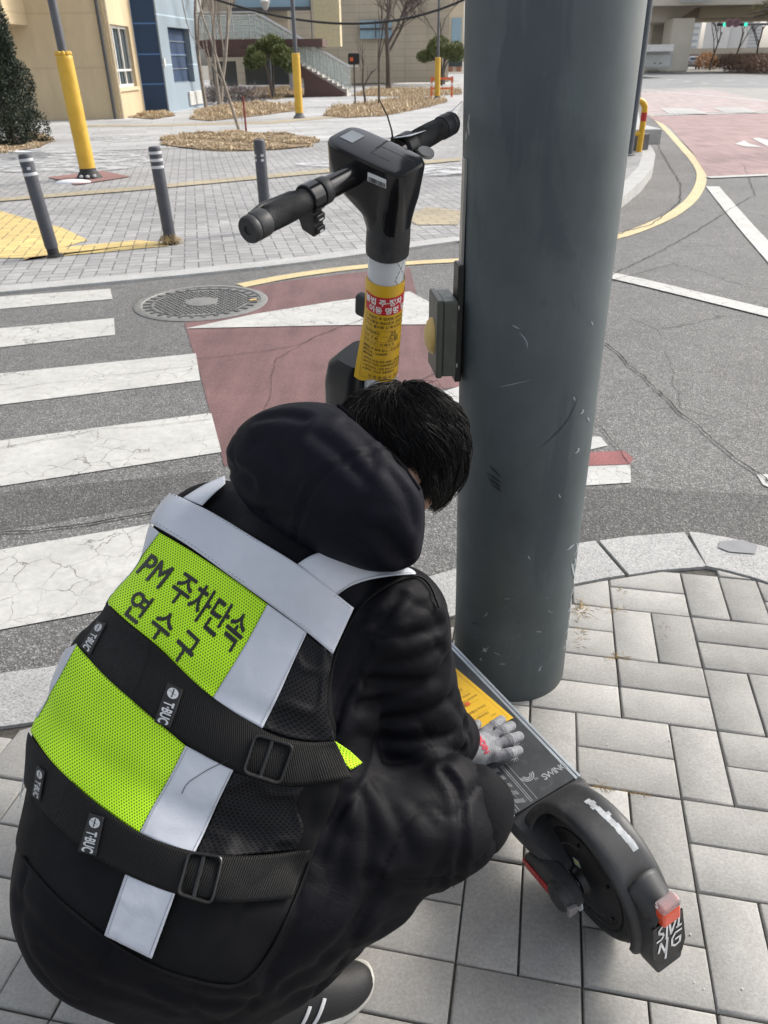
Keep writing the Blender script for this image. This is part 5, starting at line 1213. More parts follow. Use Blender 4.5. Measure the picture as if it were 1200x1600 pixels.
# ---------------------------------------------------------------- vest laid over the coat
jd = lambda P: np.minimum(jacket(P), hoodf(P)+.02)
def m_mesh(name, col, hole, p=.0062, r=.30, rough=.6, em=0):
    m = NM(name, col, rough, spec=.18); uvn = m.n("ShaderNodeUVMap"); sx = m.n("ShaderNodeSeparateXYZ"); m.l(uvn.outputs[0], sx.inputs[0])
    y = m.math('DIVIDE', sx.outputs[1], p*.58); row = m.math('FLOOR', y); x = m.math('ADD', m.math('DIVIDE', sx.outputs[0], p), m.math('MULTIPLY', m.math('MODULO', m.math('ADD', row, 1000), 2), .5))
    fx = m.math('SUBTRACT', m.math('FRACT', m.math('ADD', x, 100)), .5); fy = m.math('MULTIPLY', m.math('SUBTRACT', m.math('FRACT', m.math('ADD', y, 100)), .5), .80)
    d = m.math('SQRT', m.math('ADD', m.math('MULTIPLY', fx, fx), m.math('MULTIPLY', fy, fy))); f = m.ramp(d, [(r-.05, 1), (r+.05, 0)])
    va = m.ramp(m.noise(9, 4), [(.3, tuple(c*.88 for c in col)), (.7, tuple(min(1, c*1.1) for c in col))]); m.base(m.mix(f, va, hole)); m.bump(f, -.5, .002); return m.m
LIME = m_mesh("lime_mesh", (.56, .96, .03), (.10, .22, .012), r=.27); BMESH = m_mesh("black_mesh", (.011, .011, .0125), (.001, .001, .0015), p=.0072, r=.34, rough=.5)
rf = NM("reflective_tape", (.40, .425, .475), .38, 0, .5); rf.base(rf.ramp(rf.noise(6, 5, .6), [(.3, (.47, .495, .55)), (.7, (.57, .595, .65))])); b1 = rf.bump(rf.noise(16, 5, .6, dist=.8), .35, .006); rf.bump(rf.noise(1400, 2), .1, .0005, b1)
REFL = rf.m
WEB = NM("webbing", (.010, .010, .011), .6, spec=.18); uvn = WEB.n("ShaderNodeUVMap"); wv = WEB.n("ShaderNodeTexWave", bands_direction='X'); wv.inputs["Scale"].default_value = 95; WEB.l(uvn.outputs[0], wv.inputs["Vector"]); WEB.bump(wv.outputs["Fac"], .6, .0012); WEB.base(WEB.ramp(wv.outputs["Fac"], [(0, .004), (1, .012)]))
WEB = WEB.m
VELC = simple("hook_fabric", (.004, .004, .0045), .95, var=.4, scale=60, bump=.6, bscale=900)
BINDM = simple("black_binding", (.0055, .0055, .0065), .7, bump=.3, bscale=700, spec=.15); PLB = simple("buckle_plastic", (.010, .010, .010), .35)
THR = simple("seam_thread", (.20, .215, .24), .7)
vest = empty("safety_vest", (-.25, .78, .55), 0, None, None)
COL.objects.unlink(vest); bpy.data.objects.remove(vest)
PO = np.array(person.location)
def plen(pl): return [0]+list(np.cumsum([math.hypot(pl[i+1][0]-pl[i][0], pl[i+1][1]-pl[i][1]) for i in range(len(pl)-1)]))
def pat(pl, t):
    """Catmull-Rom point along a pixel polyline, by arc length"""
    L_ = plen(pl); s_ = t*L_[-1]
    for i in range(len(pl)-1):
        if s_ <= L_[i+1]+1e-9 or i == len(pl)-2:
            u = (s_-L_[i])/max(1e-9, L_[i+1]-L_[i]); p0, p1, p2, p3 = (np.array(pl[max(0, min(len(pl)-1, k))], float) for k in (i-1, i, i+1, i+2))
            if i == 0: p0 = 2*p1-p2
            if i == len(pl)-2: p3 = 2*p2-p1
            return .5*(2*p1+(p2-p0)*u+(2*p0-5*p1+4*p2-p3)*u*u+(3*p1-p0-3*p2+p3)*u**3)
def coons(top, bot, left=None, right=None):
    left = left or [top[0], bot[0]]; right = right or [top[-1], bot[-1]]
    def f(s_, t):
        a = pat(top, s_)*(1-t)+pat(bot, s_)*t; b = pat(left, t)*(1-s_)+pat(right, t)*s_
        c = (np.array(top[0])*(1-s_)+np.array(top[-1])*s_)*(1-t)+(np.array(bot[0])*(1-s_)+np.array(bot[-1])*s_)*t; return a+b-c
    return f
def drape_pts(px_, off, surf=None): return march(surf or jd, px_, off)[0]
def smooth_grid(P, nx, ny, it):
    G_ = P.reshape(ny+1, nx+1, 3).copy()
    for _ in range(it):
        H = G_.copy(); H[1:-1, 1:-1] = .5*G_[1:-1, 1:-1]+.125*(G_[:-2, 1:-1]+G_[2:, 1:-1]+G_[1:-1, :-2]+G_[1:-1, 2:]); H[1:-1, 0] = .5*G_[1:-1, 0]+.25*(G_[:-2, 0]+G_[2:, 0]); H[1:-1, -1] = .5*G_[1:-1, -1]+.25*(G_[:-2, -1]+G_[2:, -1]); H[0, 1:-1] = .5*G_[0, 1:-1]+.25*(G_[0, :-2]+G_[0, 2:]); H[-1, 1:-1] = .5*G_[-1, 1:-1]+.25*(G_[-1, :-2]+G_[-1, 2:]); G_ = H
    return G_.reshape(-1, 3)
def patch(name, f, mat, parent, off, nx=40, ny=40, size=None, thick=.0012, smooth_it=6, wr=.0, surf=None, stitch=None):
    px_ = np.array([f(i/nx, j/ny) for j in range(ny+1) for i in range(nx+1)]); P = smooth_grid(drape_pts(px_, off, surf), nx, ny, smooth_it)
    sf = surf or jd
    for _k in range(5):
        Pf = P.astype(np.float32); d_ = sf(Pf); e = 2e-3; gr = np.stack([sf(Pf+np.array(v_, np.float32)*np.float32(e))-d_ for v_ in np.eye(3)], -1)/e; gl = np.maximum((gr**2).sum(-1), .2); mv = np.clip(off-d_, -.03, .02)/gl; P = P+gr*mv[:, None]*.9
    P = smooth_grid(P, nx, ny, 1)
    if wr:
        Pn = P.astype(np.float32); dirc = (CAM-P)/np.linalg.norm(CAM-P, axis=1)[:, None]; w1 = vnoise(Pn*np.float32(28)+np.float32(3)); P = P+dirc*(wr*np.exp(-(w1/.22)**2)+wr*.5*vnoise(Pn*np.float32(12)))[:, None]
    G_ = P.reshape(ny+1, nx+1, 3)
    if size is None: size = (np.linalg.norm(np.diff(G_[ny//2], axis=0), axis=1).sum(), np.linalg.norm(np.diff(G_[:, nx//2], axis=0), axis=1).sum())
    b = MB(); fs = []; uvs = []
    for j in range(ny):
        for i in range(nx):
            fs.append((j*(nx+1)+i, (j+1)*(nx+1)+i, (j+1)*(nx+1)+i+1, j*(nx+1)+i+1)); uvs.append([(i/nx*size[0], -j/ny*size[1]), (i/nx*size[0], -(j+1)/ny*size[1]), ((i+1)/nx*size[0], -(j+1)/ny*size[1]), ((i+1)/nx*size[0], -j/ny*size[1])])
    o0 = PO if parent is not None else np.zeros(3); b.add((P-o0).tolist(), fs, uvs); o = b.build(name, mat, parent, smooth=True, ang=180)
    if thick: md = o.modifiers.new("thick", 'SOLIDIFY'); md.thickness = thick; md.offset = 1
    o_f = lambda s_, t, e=0: None
    return o, G_
def gsample(G_, s_, t, lift=0.0):
    ny, nx = G_.shape[0]-1, G_.shape[1]-1; x = min(max(s_, 0), 1)*nx; y = min(max(t, 0), 1)*ny; i = min(int(x), nx-1); j = min(int(y), ny-1); u, v = x-i, y-j
    a, b, c, d = G_[j, i], G_[j, i+1], G_[j+1, i], G_[j+1, i+1]; p = a*(1-u)*(1-v)+b*u*(1-v)+c*(1-u)*v+d*u*v; n = np.cross(d-a, b-c); n /= max(1e-9, np.linalg.norm(n)); 
    if n@(CAM-p) < 0: n = -n
    return p+n*lift-PO
def seam(name, pxl, parent, mat, r=.0007, off=.0075, dash=None, n=60, surf=None):
    pts, bb_ = march(surf or jd, np.array([pat(pxl, k/n) for k in range(n+1)]), off); pts = pts[bb_ < .004]-PO; n = len(pts)-1
    for _ in range(3): pts[1:-1] = .5*pts[1:-1]+.25*(pts[:-2]+pts[2:])
    b = MB()
    if dash:
        for k in range(0, n, 2): b.tube([pts[k], pts[k+1]], r, 4, caps=False)
    else: b.tube(pts.tolist(), r, 5)
    return b.build(name, mat, parent)
# vest body (black lining fabric with its hem)
vb, _ = patch("vest", coons([(262, 768), (360, 815), (465, 882), (553, 950), (522, 1024)][:4], [(0, 1283), (60, 1372), (130, 1440), (230, 1506), (300, 1531), (372, 1541)], [(262, 768), (222, 812), (170, 890), (120, 985), (60, 1080), (20, 1180), (0, 1283)], [(553, 950), (525, 1020), (518, 1090), (524, 1160), (530, 1230), (495, 1320), (460, 1410), (420, 1490), (372, 1541)]), BINDM, person, .0020, 60, 70, thick=.0015, smooth_it=4)
tape = lambda f, nx=30, ny=30, off=.0075: patch("reflective_tape", f, REFL, vb, off+.0015, nx, ny, wr=.0010, smooth_it=3, thick=.0008)
def reparent(o, p): o.parent = p
top_band = coons([(262, 768), (330, 800), (400, 842), (465, 882), (515, 920), (553, 950)], [(226, 812), (290, 850), (360, 900), (420, 943), (480, 988), (520, 1022)])
tape(top_band, 60, 16, .0085)
tape(coons([(465, 881), (490, 866), (530, 858), (580, 862), (620, 876), (648, 893)], [(519, 936), (545, 917), (580, 905), (620, 899), (650, 897)]), 36, 14, .0070)
tape(coons([(286, 778), (320, 757), (352, 743)], [(316, 790), (336, 770), (352, 756)]), 14, 8)
up_left = [(249, 832), (220, 870), (188, 905), (163, 937)]; up_right = [(418, 944), (388, 1000), (358, 1050), (330, 1094)]
tape(coons([(226, 812), (249, 832)], [(148, 938), (166, 940)], [(226, 812), (196, 856), (168, 900), (148, 938)], up_left), 8, 30)
tape(coons([(418, 942), (480, 988)], [(328, 1096), (410, 1138)], up_right, [(480, 988), (458, 1035), (436, 1085), (410, 1138)]), 18, 34)
lime1, LG = patch("lime_panel", coons([(249, 832), (300, 862), (360, 902), (418, 944)], [(160, 940), (195, 972), (245, 1012), (290, 1057), (330, 1096)], up_left, up_right), LIME, vb, .0075, 50, 40, wr=.0006, smooth_it=4)
lo_left = [(118, 1006), (95, 1050), (68, 1095), (48, 1142)]; lo_right = [(290, 1165), (265, 1215), (238, 1262), (218, 1302)]
patch("lime_panel", coons([(118, 1006), (160, 1052), (210, 1097), (255, 1135), (290, 1165)], [(48, 1142), (80, 1188), (130, 1237), (175, 1272), (218, 1302)], lo_left, lo_right), LIME, vb, .0075, 50, 40, wr=.0006, smooth_it=4)
tape(coons([(288, 1163), (365, 1203)], [(217, 1302), (302, 1337)], lo_right, [(365, 1203), (342, 1250), (320, 1300), (302, 1337)]), 18, 30)
tape(coons([(104, 1014), (120, 1006)], [(40, 1100), (58, 1122)], [(104, 1014), (76, 1046), (54, 1074), (40, 1100)], [(120, 1006), (98, 1048), (78, 1085), (58, 1122)]), 8, 24)
tape(coons([(196, 1366), (274, 1396)], [(163, 1461), (237, 1498)]), 18, 22)
tape(coons([(22, 1182), (30, 1190)], [(2, 1240), (10, 1262)]), 5, 12)
patch("side_mesh", coons([(480, 990), (500, 1006), (521, 1024)], [(409, 1136), (450, 1152), (492, 1158), (524, 1160)], [(480, 990), (458, 1035), (434, 1085), (409, 1136)], [(521, 1024), (514, 1060), (512, 1110), (524, 1160)]), BMESH, vb, .0055, 30, 36, wr=.004)
patch("side_mesh", coons([(364, 1203), (400, 1215), (440, 1226), (478, 1228)], [(302, 1336), (350, 1338), (400, 1334), (462, 1328)], [(364, 1203), (342, 1250), (320, 1300), (302, 1336)], [(478, 1228), (462, 1255), (475, 1295), (462, 1328)]), BMESH, vb, .0055, 30, 36, wr=.004)
# printing on the upper lime panel
b = MB()
for body, (s0, s1), (t0, t1) in (("PM 주차단속", (.055, .950), (.20, .55)), ("연 수 구", (.15, .72), (.645, .965))):
    v, f = text_polys(body, 1.0, bold=0, maxlen=.09); xs2 = [q[0] for q in v]; ys2 = [q[1] for q in v]; x0, x1, y0, y1 = min(xs2), max(xs2), min(ys2), max(ys2)
    for q_, (ox, oy) in enumerate(((0, 0), (.007, 0), (.0035, .008), (.0035, -.008))): b.add([gsample(LG, s0+ox+(x-x0)/(x1-x0)*(s1-s0), t1+oy-(y-y0)/(y1-y0)*(t1-t0), .0022+.00012*q_) for x, y in v], f)
b.build("vest_lettering", simple("print_black", (.010, .011, .010), .5), lime1, smooth=False)
# straps with buckles and woven tabs
s1t = [(160, 935), (192, 967), (245, 1010), (290, 1053), (330, 1088), (380, 1122), (430, 1150), (480, 1160), (524, 1158)]; s1b = [(124, 1010), (160, 1052), (210, 1097), (255, 1135), (300, 1168), (350, 1196), (400, 1216), (455, 1228), (550, 1216)]
s2t = [(45, 1144), (80, 1190), (130, 1238), (175, 1273), (218, 1301), (270, 1322), (330, 1335), (400, 1337), (485, 1328)]; s2b = [(26, 1206), (60, 1257), (110, 1310), (160, 1346), (220, 1376), (280, 1398), (340, 1410), (400, 1409), (455, 1404)]
f1 = coons(s1t, s1b); f2 = coons(s2t, s2b); sub = lambda f, a, c: (lambda s_, t: f(a+(c-a)*s_, t))
st1, SG1 = patch("strap", sub(f1, .24, 1), WEB, vb, .0095, 70, 10, thick=.0016, smooth_it=8); patch("hook_strip", sub(f1, 0, .26), VELC, st1, .0080, 24, 10, thick=.0014, smooth_it=8)
st2, SG2 = patch("strap", sub(f2, .20, 1), WEB, vb, .0095, 70, 10, thick=.0016, smooth_it=8); patch("hook_strip", sub(f2, 0, .22), VELC, st2, .0080, 24, 10, thick=.0014, smooth_it=8)
def buckle(cor, parent, bars=True):
    c = [np.array(q, float) for q in cor]; pts = []
    cen = sum(c)/4
    for k in range(4):
        a, b_, d = c[k-1], c[k], c[(k+1) % 4]
        for u in np.linspace(0, 1, 5): e1 = b_+(a-b_)*.16; e2 = b_+(d-b_)*.16; pts.append((1-u)**2*e1+2*u*(1-u)*b_+u*u*e2)
        pts.append(b_+(d-b_)*.5)
    pts.append(pts[0]); P = drape_pts(np.array(pts), .0145); ctr = P.mean(0); 
    u_, s__, vt = np.linalg.svd(P-ctr); n = vt[2]; P = P-((P-ctr)@n)[:, None]*n*.8; P = P-PO
    b = MB(); b.tube(P.tolist(), .0030, 10, caps=False, flat=(1.2, .8)); 
    m1 = drape_pts(np.array([c[0]*.55+c[1]*.45, c[3]*.55+c[2]*.45]), .0135)-PO; b.tube(m1.tolist(), .0030, 10); return b.build("buckle", PLB, parent)
buckle([(400, 1148), (458, 1166), (437, 1224), (381, 1206)], st1); buckle([(296, 1332), (348, 1340), (330, 1412), (279, 1396)], st2)
TABM = simple("tab_black", (.009, .009, .010), .55); TABW = simple("tab_print", (.52, .53, .54), .5)
def tab(quad, parent, text="T·BUC"):
    o, G2 = patch("woven_tab", coons([quad[0], quad[1]], [quad[3], quad[2]]), TABM, parent, .0125, 8, 14, thick=.0008, smooth_it=2)
    b = MB(); cx, cy, r = .5, .20, .34; n = 20; asp = .38
    ring = [gsample(G2, cx+r*math.cos(2*math.pi*k/n), cy+r*asp*math.sin(2*math.pi*k/n), .0012) for k in range(n)]; c0 = gsample(G2, cx, cy, .0012); b.add(ring+[c0], [(k, (k+1) % n, n) for k in range(n)])
    v, f = text_polys(text, 1.0, bold=.03); x1 = max(q[0] for q in v); y1 = max(q[1] for q in v); b.add([gsample(G2, .20+y/y1*.62, .42+x/x1*.54, .0012) for x, y in v], f); b.build("tab_lettering", TABW, o, smooth=False)
    b = MB(); 
    for q in (((.5, .09), (.5, .30)), ((.25, .16), (.7, .22))):
        (x0, y0), (x1_, y1_) = q; w_ = .035; b.sheet([gsample(G2, x0-w_, y0, .0016), gsample(G2, x1_-w_, y1_, .0016), gsample(G2, x1_+w_, y1_, .0016), gsample(G2, x0+w_, y0, .0016)])
    b.build("tab_emblem", TABM, o, smooth=False); return o
tab([(262, 1066), (287, 1077), (266, 1138), (241, 1128)], st1); tab([(152, 970), (166, 974), (140, 1024), (126, 1010)], st1); tab([(140, 1270), (163, 1277), (150, 1338), (122, 1330)], st2); tab([(58, 1196), (70, 1206), (62, 1252), (50, 1242)], st2)
patch("lime_tab", coons([(522, 1157), (545, 1172)], [(548, 1203), (566, 1192)], [(522, 1157), (530, 1184), (548, 1203)], [(545, 1172), (556, 1182), (566, 1192)]), LIME, vb, .008, 8, 10, size=(.03, .035))
# stitched seams and binding
for pxl in ([(230, 808), (292, 846), (362, 896), (422, 939), (482, 984), (520, 1016)], [(267, 771), (332, 803), (402, 846), (462, 884), (517, 926), (549, 952)], [(523, 932), (548, 912), (582, 901), (620, 896), (646, 894)], [(476, 990), (454, 1038), (431, 1086), (406, 1134)], [(360, 1206), (338, 1252), (316, 1300), (299, 1334)], [(222, 1303), (243, 1260), (268, 1216), (293, 1168)], [(269, 1398), (233, 1493)], [(199, 1370), (168, 1460)]):
    seam("stitching", pxl, vb, THR, .00055, .0105, dash=True, n=110)
seam("armhole_binding", [(520, 1150), (512, 1100), (518, 1045), (538, 990), (566, 945), (605, 915), (650, 899), (672, 915), (686, 950)], vb, BINDM, .0022, .004)
seam("hem_binding", [(34, 1338), (74, 1388), (130, 1440), (230, 1506), (300, 1531), (372, 1541), (420, 1492), (460, 1410), (485, 1345)], vb, BINDM, .0022, .005)
seam("hood_seam", [(461, 842), (472, 797), (499, 745), (540, 719), (604, 700)], ho, BINDM, .0006, .0, surf=hoodf)
seam("hood_edge", [(527, 633), (560, 650), (610, 700), (655, 765)], ho, COAT, .0030, .0, surf=hoodf)
for pxl in ([(520, 1140), (545, 1067), (585, 990), (625, 930)], [(548, 1081), (604, 990), (681, 934)], [(693, 1205), (716, 1240), (723, 1315), (708, 1390)], [(576, 1370), (640, 1376), (716, 1371)]): seam("coat_seam", pxl, jo, BINDM, .0006, .0, surf=jacket)
seam("loose_thread", [(356, 1188), (330, 1200), (308, 1213), (292, 1225), (284, 1240)], vb, BLK, .0005, .011)

# ---------------------------------------------------------------- hair
HB = NM("hair_base", (.006, .0055, .0055), .65); HAIRM = NM("hair", (.0048, .0043, .0043), .48, spec=.22)
hi_ = HAIRM.n("ShaderNodeObjectInfo"); HAIRM.b.inputs["Anisotropic"].default_value = .4
def hL(r, f, u): return headC+R_h*r+F_h*f+U_h*u
def scalp(P, grow=0.0):
    d = s_ell(P, hL(0, -.002, .004), (.083+grow, .100+grow, .114+grow), AH)
    return d
def haircap(P):
    d = scalp(P); q = (P-headC.astype(np.float32)); f = q@F_h.astype(np.float32); u = q@U_h.astype(np.float32); r = np.abs(q@R_h.astype(np.float32))
    # hairline: open face in front, open below the ears and nape
    cut = np.maximum(f-.030-.9*np.clip(u-.02, -.2, .1)-.02, -(u+.055+.35*(-np.minimum(f, 0)))+0*.0); cut = smax(f-.035-.8*u, -(u+.075-.25*f), .01) if False else None
    face = smax(smax(f-.045, u-.028, .01)*-1, -10+0*f, .01); face_d = -np.minimum(f-.045, .040-u)     # negative inside the face opening
    d = smax(d, -np.maximum(-(f-.050), (u-.045)) , .006); d = smax(d, -np.maximum(-(f-.028), (u+.014)) , .006)
    ear = s_ell(P, hL(.085, -.004, -.022), (.028, .024, .036), AH); d = smax(d, -ear, .006); ear = s_ell(P, hL(-.085, -.004, -.022), (.028, .024, .036), AH); d = smax(d, -ear, .006)
    return smax(d, -(u+.088+.12*f), .01)
hc = sdf_obj("hair", haircap, (-.16, .88, .70), (.24, 1.22, 1.04), .005, HB.m, person, 1)
pole_d = np.array([-.24, -.70, .66]); pole_d /= np.linalg.norm(pole_d)      # whorl, in head axes (right, face, crown)
e1 = np.cross(pole_d, [1, 0, 0]); e1 /= np.linalg.norm(e1); e2 = np.cross(pole_d, e1)
RAD = np.array([.083, .100, .114])
def strand_pt(phi, th, lift): 
    dv = pole_d*math.cos(th)+(e1*math.cos(phi)+e2*math.sin(phi))*math.sin(th); q = dv*RAD*(1+lift/.1); return hL(q[0], q[1]-.002, q[2]+.004), dv
hb_ = MB(); nst = 9500
for k in range(nst):
    th0 = math.acos(1-1.75*random.random()) if k > 500 else random.random()*.9; phi0 = random.uniform(0, 2*math.pi); swirl = random.gauss(.30, .14); L_ = random.uniform(.40, .80)
    n = 7; pts = []; clump = mnoise.noise(Vector((math.cos(phi0)*5, math.sin(phi0)*5, th0*3.2))); base_l = random.uniform(.001, .005)+.004*max(0, clump)
    p0, dv0 = strand_pt(phi0, th0, 0)
    r_, f_, u_ = dv0*RAD
    if f_ > .052 and u_ < .038: continue
    if u_ < -.070+.0*f_: continue
    if abs(r_) > .05 and abs(f_+.004) < .024 and -.055 < u_ < .006: continue
    fringe = f_ > .03 and u_ > 0
    ok = True
    for i in range(n):
        t = i/(n-1); th = th0+L_*t; ph = phi0+swirl*t*(.35+.5*th0)+.22*clump*t+.03*math.sin(t*5+k)
        lift = base_l+(.004+.010*max(0, clump))*math.sin(min(1, t*1.1)*math.pi*.75)+(.006*t if fringe else 0)
        P_, dv = strand_pt(ph, th, lift); q = dv*RAD
        if q[2] < -.085: break
        if abs(q[0]) > .055 and abs(q[1]+.002) < .020 and q[2] < -.004: break
        if q[1] > (.034+.02*random.random()) and q[2] < -.012: break
        pts.append(P_-PO)
    if len(pts) < 4: continue
    w_ = random.uniform(.0004, .0008)*(1.3 if clump > 0 else 1); m_ = len(pts)
    hb_.tube(pts, [w_*(1-.85*(i/(m_-1))**2) for i in range(m_)], 3, caps=False, flat=(1.5, .7))
for k in range(26):      # flyaways at the crown
    phi0 = random.uniform(0, 2*math.pi); th0 = random.uniform(.05, .7); pts = [strand_pt(phi0+.35*t*random.uniform(.6, 1.4), th0+.55*t, .004+.018*math.sin(t*2.4)*random.uniform(.5, 1.3))[0]-PO for t in np.linspace(0, 1, 7)]
    hb_.tube(pts, [.00045*(1-.7*i/6) for i in range(7)], 3, caps=False)
hb_.build("hair_strands", HAIRM.m, hc, smooth=True, ang=180)
# ---------------------------------------------------------------- gloves
DZ = (SM @ Vector((xr+.08, 0, zd))).z
def on_deck(x, y, dz=0):
    """point seen at a pixel, dz above the (slightly tilted) deck plane"""
    n = (SM.to_3x3() @ Vector((0, 0, 1))); p0 = SM @ Vector((xr+.08, 0, zt)); p0 = p0+n*dz; d = Vector(ray(x, y)); c = Vector(CAM); t = (p0-c).dot(n)/d.dot(n); return np.array(c+d*t)
fing = [([(757, 1146), (773, 1134), (787, 1122)], .0100), ([(766, 1154), (786, 1142), (803, 1132)], .0105), ([(774, 1166), (797, 1156), (816, 1149)], .0103), ([(776, 1181), (797, 1177), (815, 1171)], .0094)]
FP = []
for pl_, r in fing:
    a, m_, e = pl_; ext = (e[0]*2-m_[0], e[1]*2-m_[1]); FP.append((on_deck(*a, .031), on_deck(*m_, .034), on_deck(e[0]*.72+m_[0]*.28, e[1]*.72+m_[1]*.28, .024), on_deck(e[0]*1.8-m_[0]*.8, e[1]*1.8-m_[1]*.8+3, .011), r*1.13))
thumb = (on_deck(742, 1150, .024), on_deck(741, 1139, .020), on_deck(746, 1131, .013), on_deck(751, 1128, .011), .0098)
wristP = wrR; palmA = on_deck(752, 1168, .026); palmB = on_deck(770, 1158, .027)
def glove(P, tips=False):
    d = smin(s_cap(P, wristP+V3(-.06, -.06, .075), on_deck(742, 1170, .036), .036, .031), s_cap(P, on_deck(748, 1182, .026), on_deck(766, 1180, .024), .021, .013), .012)
    for (a, b_, c, e, r) in FP: d = smin(d, s_cap(P, palmA, a, .024, r*1.15), .010)
    dd = None
    for (a, b_, c, e, r) in FP+[thumb]:
        g = smin(s_cap(P, a, b_, r*1.1, r), s_cap(P, b_, c, r, r*.93), .004); t = (P-b_.astype(np.float32))@((c-b_)/np.linalg.norm(c-b_)).astype(np.float32)
        g = g+.0007*np.sin(t*900)*np.exp(-(t/.012)**2); dd = g if dd is None else np.minimum(dd, g)
    d = smin(d, dd, .0035); d = smin(d, s_cap(P, palmA-V3(.01, 0, .002), thumb[0], .020, .012), .008)
    for a_, b_ in zip(FP[:-1], FP[1:]):
        mid_ = (a_[0]*.45+a_[1]*.55+b_[0]*.45+b_[1]*.55)/2; d = smax(d, -s_cap(P, mid_+V3(0, 0, .02), mid_-V3(0, 0, .02), .0022, .0022), .004)
    return d
def glove_tips(P):
    dd = None
    for (a, b_, c, e, r) in FP+[thumb]:
        g = smin(s_cap(P, b_*.1+c*.9-V3(0, 0, .001), e, r*1.0, r*.84), s_cap(P, b_*.8+c*.2-V3(-.004, -.006, .007), c-V3(-.004, -.006, .006), r*.9, r*.9), .004); dd = g if dd is None else np.minimum(dd, g)
    return smin(dd, s_cap(P, on_deck(748, 1164, .010), on_deck(772, 1164, .010), .019, .017), .004)
KN = NM("glove_knit", (.30, .31, .33), .85); kv = KN.ramp(KN.noise(620, 3, .9), [(.30, (.06, .062, .07)), (.5, (.20, .205, .22)), (.68, (.42, .43, .45))]); KN.base(KN.mix(1, kv, KN.ramp(KN.noise(60, 4), [(.3, .82), (.7, 1.1)]), 'MULTIPLY')); KN.bump(KN.noise(900, 2), .6, .0012)
gl = sdf_obj("glove", glove, (.10, 1.0, .14), (.32, 1.24, .33), .0026, KN.m, person, 1)
sdf_obj("glove_coating", glove_tips, (.12, 1.0, .13), (.34, 1.26, .30), .0026, simple("glove_nitrile", (.018, .018, .020), .7, var=.4, scale=60, bump=.4, bscale=600), gl, 1)
gt = lambda P: glove(P)
v, f = text_polys("ALADDIN", 1.0, bold=.04, maxlen=.2); x1 = max(q[0] for q in v); y1 = max(q[1] for q in v)
tpx = []
for x, y in v:
    a = x/x1; p = pat([(728, 1136), (741, 1147), (753, 1161), (761, 1177)], a); p2 = pat([(728, 1136), (741, 1147), (753, 1161), (761, 1177)], min(1, a+.02)); p1 = pat([(728, 1136), (741, 1147), (753, 1161), (761, 1177)], max(0, a-.02)); d_ = p2-p1; d_ /= np.linalg.norm(d_); tpx.append(p+np.array([d_[1], -d_[0]])*(y/y1*8.5-3))
P_, bd_ = march(gt, tpx, .0009, t0=1.0); b = MB(); keep = [fc for fc in f if all(bd_[i] < .002 for i in fc)]; b.add((P_-PO).tolist(), keep); b.build("glove_lettering", simple("print_red", (.40, .02, .045), .7), gl, smooth=False)
# cuff of the glove (reddish band) just inside the sleeve
b = MB(); c0 = wristP+V3(-.060, -.060, .075); c1 = wristP+V3(-.045, -.045, .058); b.tube([c0-PO, c1-PO], [.0375, .0372], 24); b.build("glove_cuff", simple("cuff_red", (.28, .05, .06), .8, bump=.5, bscale=600), gl)
def gloveL(P):
    o = wrL; d = s_cap(P, o+V3(-.02, 0, .02), o+V3(.05, .03, -.02), .030, .030)
    for k in range(4): a = o+V3(.065+.006*k, .045-.022*k, -.025); d = smin(d, smin(s_cap(P, a, a+V3(.035, .02, -.008), .0105, .010), s_cap(P, a+V3(.035, .02, -.008), a+V3(.055, .028, -.028), .010, .009), .003), .004)
    a = o+V3(.03, -.01, -.02); return smin(d, smin(s_cap(P, a, a+V3(.03, -.035, -.01), .011, .010), s_cap(P, a+V3(.03, -.035, -.01), a+V3(.052, -.04, -.02), .010, .009), .003), .005)
sdf_obj("glove", gloveL, (-.12, 1.26, .14), (.14, 1.48, .34), .004, KN.m, person, 1)
